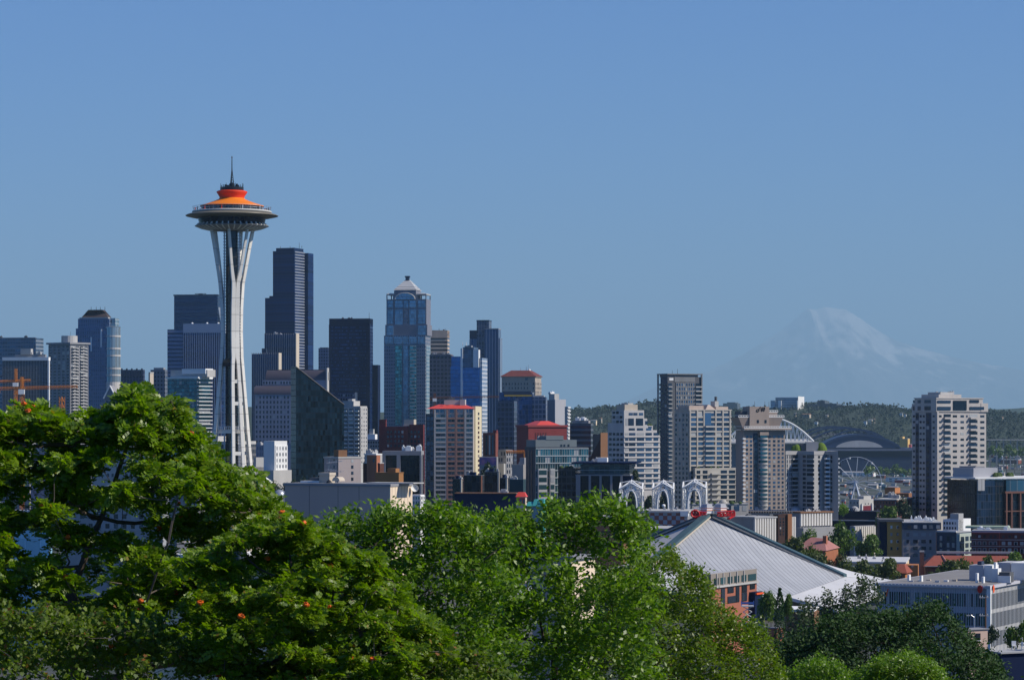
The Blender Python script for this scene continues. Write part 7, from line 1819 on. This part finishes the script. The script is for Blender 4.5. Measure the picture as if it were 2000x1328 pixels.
CROWN = {}
def crown_mesh(mat, seed, n=1600, lobes=8):
    """unit-size crown: small leaf clumps spread over several lobes"""
    k = (mat.name, seed, n)
    if k in CROWN: return CROWN[k]
    g = np.random.default_rng(seed)
    c = np.stack([g.uniform(-.55, .55, lobes), g.uniform(-.55, .55, lobes), g.uniform(-.1, .75, lobes)], 1); rr = g.uniform(.32, .5, lobes)
    w_ = g.integers(0, lobes, n); d = unit(g.normal(size=(n, 3))); p = c[w_] + d * (rr[w_] * g.uniform(.55, 1.08, n))[:, None]
    dd = unit(d + g.normal(0, .7, (n, 3))); s = unit(np.cross(dd, g.normal(size=(n, 3)))); L = (g.uniform(.08, .17, n) * (1600 / n) ** .4)[:, None]
    nn = np.cross(s, dd)
    v = np.stack([p, p + s * L * .5 + nn * L * .5, p + nn * L * 1.1, p - s * L * .5 + nn * L * .5], 1).reshape(-1, 3)
    me = bpy.data.meshes.new('crown'); me.vertices.add(len(v)); me.vertices.foreach_set('co', v.astype(np.float32).ravel())
    me.loops.add(len(v)); me.loops.foreach_set('vertex_index', np.arange(len(v), dtype=np.int32)); me.polygons.add(n); me.polygons.foreach_set('loop_start', np.arange(0, len(v), 4, dtype=np.int32))
    me.materials.append(mat); me.update(calc_edges=True); CROWN[k] = me
    return me
midl = leafmat('mid_green_leaf', (0.045, 0.09, 0.009), (0.10, 0.17, 0.016), .5, .3)
olivel = leafmat('street_olive_leaf', (0.045, 0.07, 0.010), (0.09, 0.12, 0.016), .5, .3)
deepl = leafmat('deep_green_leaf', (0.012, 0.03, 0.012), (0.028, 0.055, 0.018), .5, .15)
def blob_tree(label, px, t, bt, hw, Y, mat, seed, name='broadleaf_tree', group=None, cat='tree', n=1600):
    x = PX(px, Y); g = ground(x, Y); s_ = Y / F
    r = thing(name, label, cat, (x, Y, g), 0, group)
    zt, zb_ = PZ(t, Y) - g, PZ(bt, Y) - g
    zb_ = min(zb_, max(.38 * zt, zt - 2.3 * hw * s_))
    o = bpy.data.objects.new('crown', crown_mesh(mat, seed, n)); COL.objects.link(o); o.parent = r
    h = zt - zb_; o.scale = (hw * s_, hw * s_, h / 1.55); o.location = (0, 0, zb_ + h * .32); o.rotation_euler.z = seed * 1.3
    m = MB(); m.tube((0, 0, 0), (0, 0, zb_ + h * .5), hw * s_ * .07, barkd, hw * s_ * .03)
    for i in range(3): m.tube((0, 0, zb_ + h * .2), (hw * s_ * .4 * math.cos(i * 2.1), hw * s_ * .4 * math.sin(i * 2.1), zb_ + h * .6), hw * s_ * .03, barkd, hw * s_ * .012, 5)
    m.build('trunk', r); return r
BT = [
    ('big round green tree in front of the white fluted block', 1640, 1018, 1088, 33, 1215, midl, 1), ('second round green tree right of the big round one', 1692, 1044, 1088, 31, 1205, midl, 2),
    ('low tree between the fluted hall and the pink-roofed house', 1580, 1034, 1062, 26, 1240, midl, 3), ('olive tree along the upper part of the arena ridge', 1545, 1050, 1090, 26, 1010, olivel, 4),
    ('olive tree hiding the foot of the pink-roofed house', 1590, 1064, 1100, 28, 1030, olivel, 5), ('olive tree with orange tips below the pink-roofed house', 1628, 1080, 1108, 22, 1030, leafmat('autumn_olive_leaf', (0.06, 0.055, 0.012), (0.12, 0.085, 0.02), .5, .2), 6),
    ('wide olive tree right of the arena ridge end', 1684, 1092, 1140, 34, 1010, olivel, 1), ('wide olive tree before the long white-roofed hall', 1728, 1090, 1136, 30, 1015, olivel, 2), ('flat olive tree left of the wide ones by the arena', 1650, 1090, 1112, 24, 1020, olivel, 3),
    ('small olive tree right of the brick chimney', 1824, 1108, 1130, 14, 1000, olivel, 6), ('olive street tree left end of the row before the red tiled roof', 1848, 1094, 1126, 24, 1010, olivel, 4), ('olive street tree second in the row before the red tiled roof', 1886, 1088, 1122, 27, 1012, olivel, 5), ('olive street tree third in the row before the red tiled roof', 1928, 1084, 1120, 28, 1014, olivel, 1), ('green street tree at the right end of the row before the red tiled roof', 1972, 1078, 1116, 30, 1016, midl, 2),
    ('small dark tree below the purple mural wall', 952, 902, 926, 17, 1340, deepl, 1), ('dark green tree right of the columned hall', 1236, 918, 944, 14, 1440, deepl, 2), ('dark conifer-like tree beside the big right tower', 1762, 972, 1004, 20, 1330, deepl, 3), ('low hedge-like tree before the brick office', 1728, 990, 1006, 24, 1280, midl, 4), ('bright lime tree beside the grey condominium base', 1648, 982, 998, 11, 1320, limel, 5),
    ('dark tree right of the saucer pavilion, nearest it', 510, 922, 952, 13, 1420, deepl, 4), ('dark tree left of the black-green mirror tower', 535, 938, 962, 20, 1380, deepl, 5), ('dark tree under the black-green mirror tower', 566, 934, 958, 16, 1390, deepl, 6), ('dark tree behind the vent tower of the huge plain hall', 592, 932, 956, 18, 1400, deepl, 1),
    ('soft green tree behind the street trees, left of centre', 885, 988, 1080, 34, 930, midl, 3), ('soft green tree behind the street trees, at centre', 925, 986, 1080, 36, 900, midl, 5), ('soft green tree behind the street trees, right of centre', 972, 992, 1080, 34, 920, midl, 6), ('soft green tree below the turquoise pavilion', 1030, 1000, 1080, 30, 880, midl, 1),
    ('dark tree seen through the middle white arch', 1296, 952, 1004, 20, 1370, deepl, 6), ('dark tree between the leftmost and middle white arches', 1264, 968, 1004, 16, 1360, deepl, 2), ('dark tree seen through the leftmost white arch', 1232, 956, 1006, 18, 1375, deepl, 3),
    ('bright green tree right of the brick apartment building', 1492, 1158, 1220, 18, 600, midl, 4), ('small green tree left of the dark cypress', 1506, 1152, 1206, 14, 620, midl, 5), ('green tree right of the dark cypress', 1536, 1160, 1215, 14, 590, midl, 2),
    ('green bush at the right edge beside the office block', 1986, 1208, 1256, 26, 450, midl, 6), ('dark bush at the foot of the office block fins', 1936, 1220, 1246, 16, 470, deepl, 1),
]
for a in BT: blob_tree(*a)
cy = thing('cypress_tree', 'narrow black-green cypress in front of the arena roof', 'tree', (PX(1523, 560), 560, ground(PX(1523, 560), 560)))
h = PZ(1148, 560) - cy.location.z; n = 2600
t_ = rng.uniform(0, 1, n); rad_ = (np.sin(np.pi * np.clip(t_ * .92 + .08, 0, 1)) ** .6) * 1.55 * (1 - t_ * .35) * rng.uniform(.6, 1.1, n); az_ = rng.uniform(0, 6.28, n)
p_n = np.stack([rad_ * np.cos(az_), rad_ * np.sin(az_), 1 + t_ * (h - 1.2)], 1)
v_, per_ = simple(p_n, leaf_dirs(n, .4, 1.4), rng.uniform(.35, .6, n), .5); npmesh('crown', v_, per_, darkl, cy)
m = MB(); m.tube((0, 0, 0), (0, 0, h * .6), .2, barkd, .08); m.build('trunk', cy)
for i in range(7): blob_tree('small far tree on the harbour flats', (1702, 1716, 1730, 1746, 1760, 1772, 1694)[i], 908 + i % 3 * 3, 926 + i % 2 * 2, 9, 4900 - 60 * i, midl, 1 + i % 6, group='far trees on the harbour flats', n=200)
for i in range(5): blob_tree('small tree beside the distant sheds at the right', (1935, 1950, 1966, 1982, 1996)[i], 870 + i % 2 * 3, 886, 9, 5000 - 50 * i, midl, 2 + i % 5, group='far trees beside the right-hand sheds', n=200)

# the wooded hill
def forest():
    N_, K = 17000, 11
    px = rng.uniform(900, 2150, N_); Y = rng.uniform(5950, 7700, N_)
    x = (px - 1000) / F * Y
    z = np.array([ground(a, b_) for a, b_ in zip(x, Y)])
    dens = np.sin(x * .011 + Y * .006) + np.sin(x * .029 - Y * .017)
    keep = dens > -1.8
    x, Y, z = x[keep], Y[keep], z[keep]; N_ = len(x)
    H = rng.uniform(5, 11, N_) * np.where(rng.random(N_) < .08, 1.7, 1); W = H * rng.uniform(.3, .55, N_)
    con = rng.random(N_) < .3
    W = np.where(con, W * .55, W)
    t = rng.uniform(0, 1, (N_, K)); az = rng.uniform(0, 6.28, (N_, K)); rad = np.where(con[:, None], (1 - t), np.sqrt(np.clip(1 - (t * 2 - 1) ** 2, 0, 1))) * rng.uniform(.4, 1, (N_, K)) * W[:, None]
    p = np.stack([x[:, None] + rad * np.cos(az), Y[:, None] + rad * np.sin(az), z[:, None] + 1 + t * H[:, None]], 2).reshape(-1, 3)
    sz = np.repeat(W * .55, K)
    d = unit(rng.normal(size=p.shape)); v, per = simple(p - d * (sz * .8)[:, None], d, sz * 1.6, .95)
    npmesh('forest', v, per, leafmat('far_forest_leaf', (0.010, 0.024, 0.018), (0.026, 0.048, 0.030), .8, .1, patch=.006), None, kind='stuff')
forest()
def hills():
    v, f = [], []
    xs = np.linspace(900, 2400, 61); ys = (10500, 11500, 12500, 13500, 15500)
    hh = [(900, 815), (1300, 800), (1420, 791), (1460, 800), (1600, 808), (1880, 804), (1930, 796), (1960, 799), (2000, 798), (2100, 805), (2400, 815)]
    for j, y in enumerate(ys):
        for p in xs:
            top = PZ(interp(hh, p) + 1.2 * math.sin(p * .21) + .8 * math.sin(p * .53), 12500)
            v.append((PX(p, y), y, (top * (0, .6, 1, .6, 0)[j])))
    n = len(xs)
    for j in range(len(ys) - 1):
        for i in range(n - 1): f.append((j * n + i, j * n + i + 1, (j + 1) * n + i + 1, (j + 1) * n + i))
    me = bpy.data.meshes.new('hills'); me.from_pydata(v, [], f); me.materials.append(wall('far_hill_green', (0.035, 0.055, 0.03), scale=.004)); o = bpy.data.objects.new('hills', me); COL.objects.link(o); o['kind'] = 'structure'
hills()

# ------------------------------------------------------------------ the snow mountain far behind
def mountain():
    prof = [(1150, 815), (1300, 742), (1380, 722), (1430, 700), (1490, 665), (1530, 640), (1555, 619), (1578, 601), (1592, 603), (1610, 597), (1650, 600), (1680, 618), (1710, 640), (1745, 660), (1790, 678), (1850, 692), (1920, 706), (1960, 713), (2050, 730), (2300, 810)]
    g = np.random.default_rng(3)
    fr = [(g.uniform(.6, 1.4) * 2 ** o, g.uniform(0, 6.28), g.uniform(-1, 1), 2.0 ** -o) for o in range(1, 7) for _ in range(3)]
    def nz(a, b_): return sum(amp * (1 - abs(math.sin(a * f_ + b_ * f_ * sk_ + ph))) for f_, ph, sk_, amp in fr) / 3
    nx, ny, MY = 300, 110, 126000.0
    v, fc = [], []
    for j in range(ny):
        y = MY - 16500 + 33000 * j / (ny - 1)
        for i in range(nx):
            px = 1120 + 1250 * i / (nx - 1); x = PX(px, MY)
            t = (y - MY) / 16500
            xs_ = 1615 + (px - 1615) * (1 + abs(t) * .8) if True else px
            H = max(0, PZ(interp(prof, xs_), MY))
            k = 1 - abs(t) ** 1.15
            z = H * k + (nz(x / 3600, y / 4400) - .75) * 850 * min(1, H / 1500) * min(1, abs(t) * 4 + .12)
            v.append((x, y, max(z, 0) if k > .01 else 0))
    for j in range(ny - 1):
        for i in range(nx - 1): fc.append((j * nx + i, j * nx + i + 1, (j + 1) * nx + i + 1, (j + 1) * nx + i))
    m_, n_, p_ = newmat('snow_and_rock')
    tc = node(n_, 'TexCoord'); a = node(n_, 'TexNoise'); a.inputs['Scale'].default_value = .0005; a.inputs['Detail'].default_value = 9; a.inputs['Roughness'].default_value = .65
    mp = node(n_, 'Mapping'); mp.inputs['Scale'].default_value = (1.6, 1, .45); n_.links.new(tc.outputs['Object'], mp.inputs[0]); n_.links.new(mp.outputs[0], a.inputs[0])
    sx = node(n_, 'SeparateXYZ'); n_.links.new(tc.outputs['Object'], sx.inputs[0])
    hgt = mth(n_, 'MULTIPLY_ADD', sx.outputs[2], 1 / 12300, -.20)
    cr = node(n_, 'ValToRGB'); n_.links.new(mth(n_, 'ADD', a.outputs[0], hgt), cr.inputs[0])
    cr.color_ramp.elements[0].position = .50; cr.color_ramp.elements[0].color = (.12, .12, .13, 1); cr.color_ramp.elements[1].position = .64; cr.color_ramp.elements[1].color = (.66, .62, .59, 1)
    n_.links.new(cr.outputs[0], p_.inputs[0]); p_.inputs['Roughness'].default_value = .8
    me = bpy.data.meshes.new('mountain'); me.from_pydata(v, [], fc); me.materials.append(m_); o = bpy.data.objects.new('mountain', me); COL.objects.link(o); o['kind'] = 'structure'
mountain()

# ------------------------------------------------------------------ air
hz = MB(); m_, n_, p_ = newmat('summer_haze'); n_.nodes.clear()
out = node(n_, 'OutputMaterial'); pv = node(n_, 'VolumePrincipled'); pv.inputs['Density'].default_value = 2.2e-5; pv.inputs['Color'].default_value = (0.49, 0.79, 1.0, 1)
n_.links.new(pv.outputs[0], out.inputs['Volume'])
hz.box(-90000, 90000, -3000, 170000, -4, 6500, m_)
o = hz.build('haze', kind='stuff')
print('WINDOWS', NWIN[0], 'OBJECTS', len(bpy.data.objects), 'FACES', sum(len(x.data.polygons) for x in bpy.data.objects if x.type == 'MESH'))
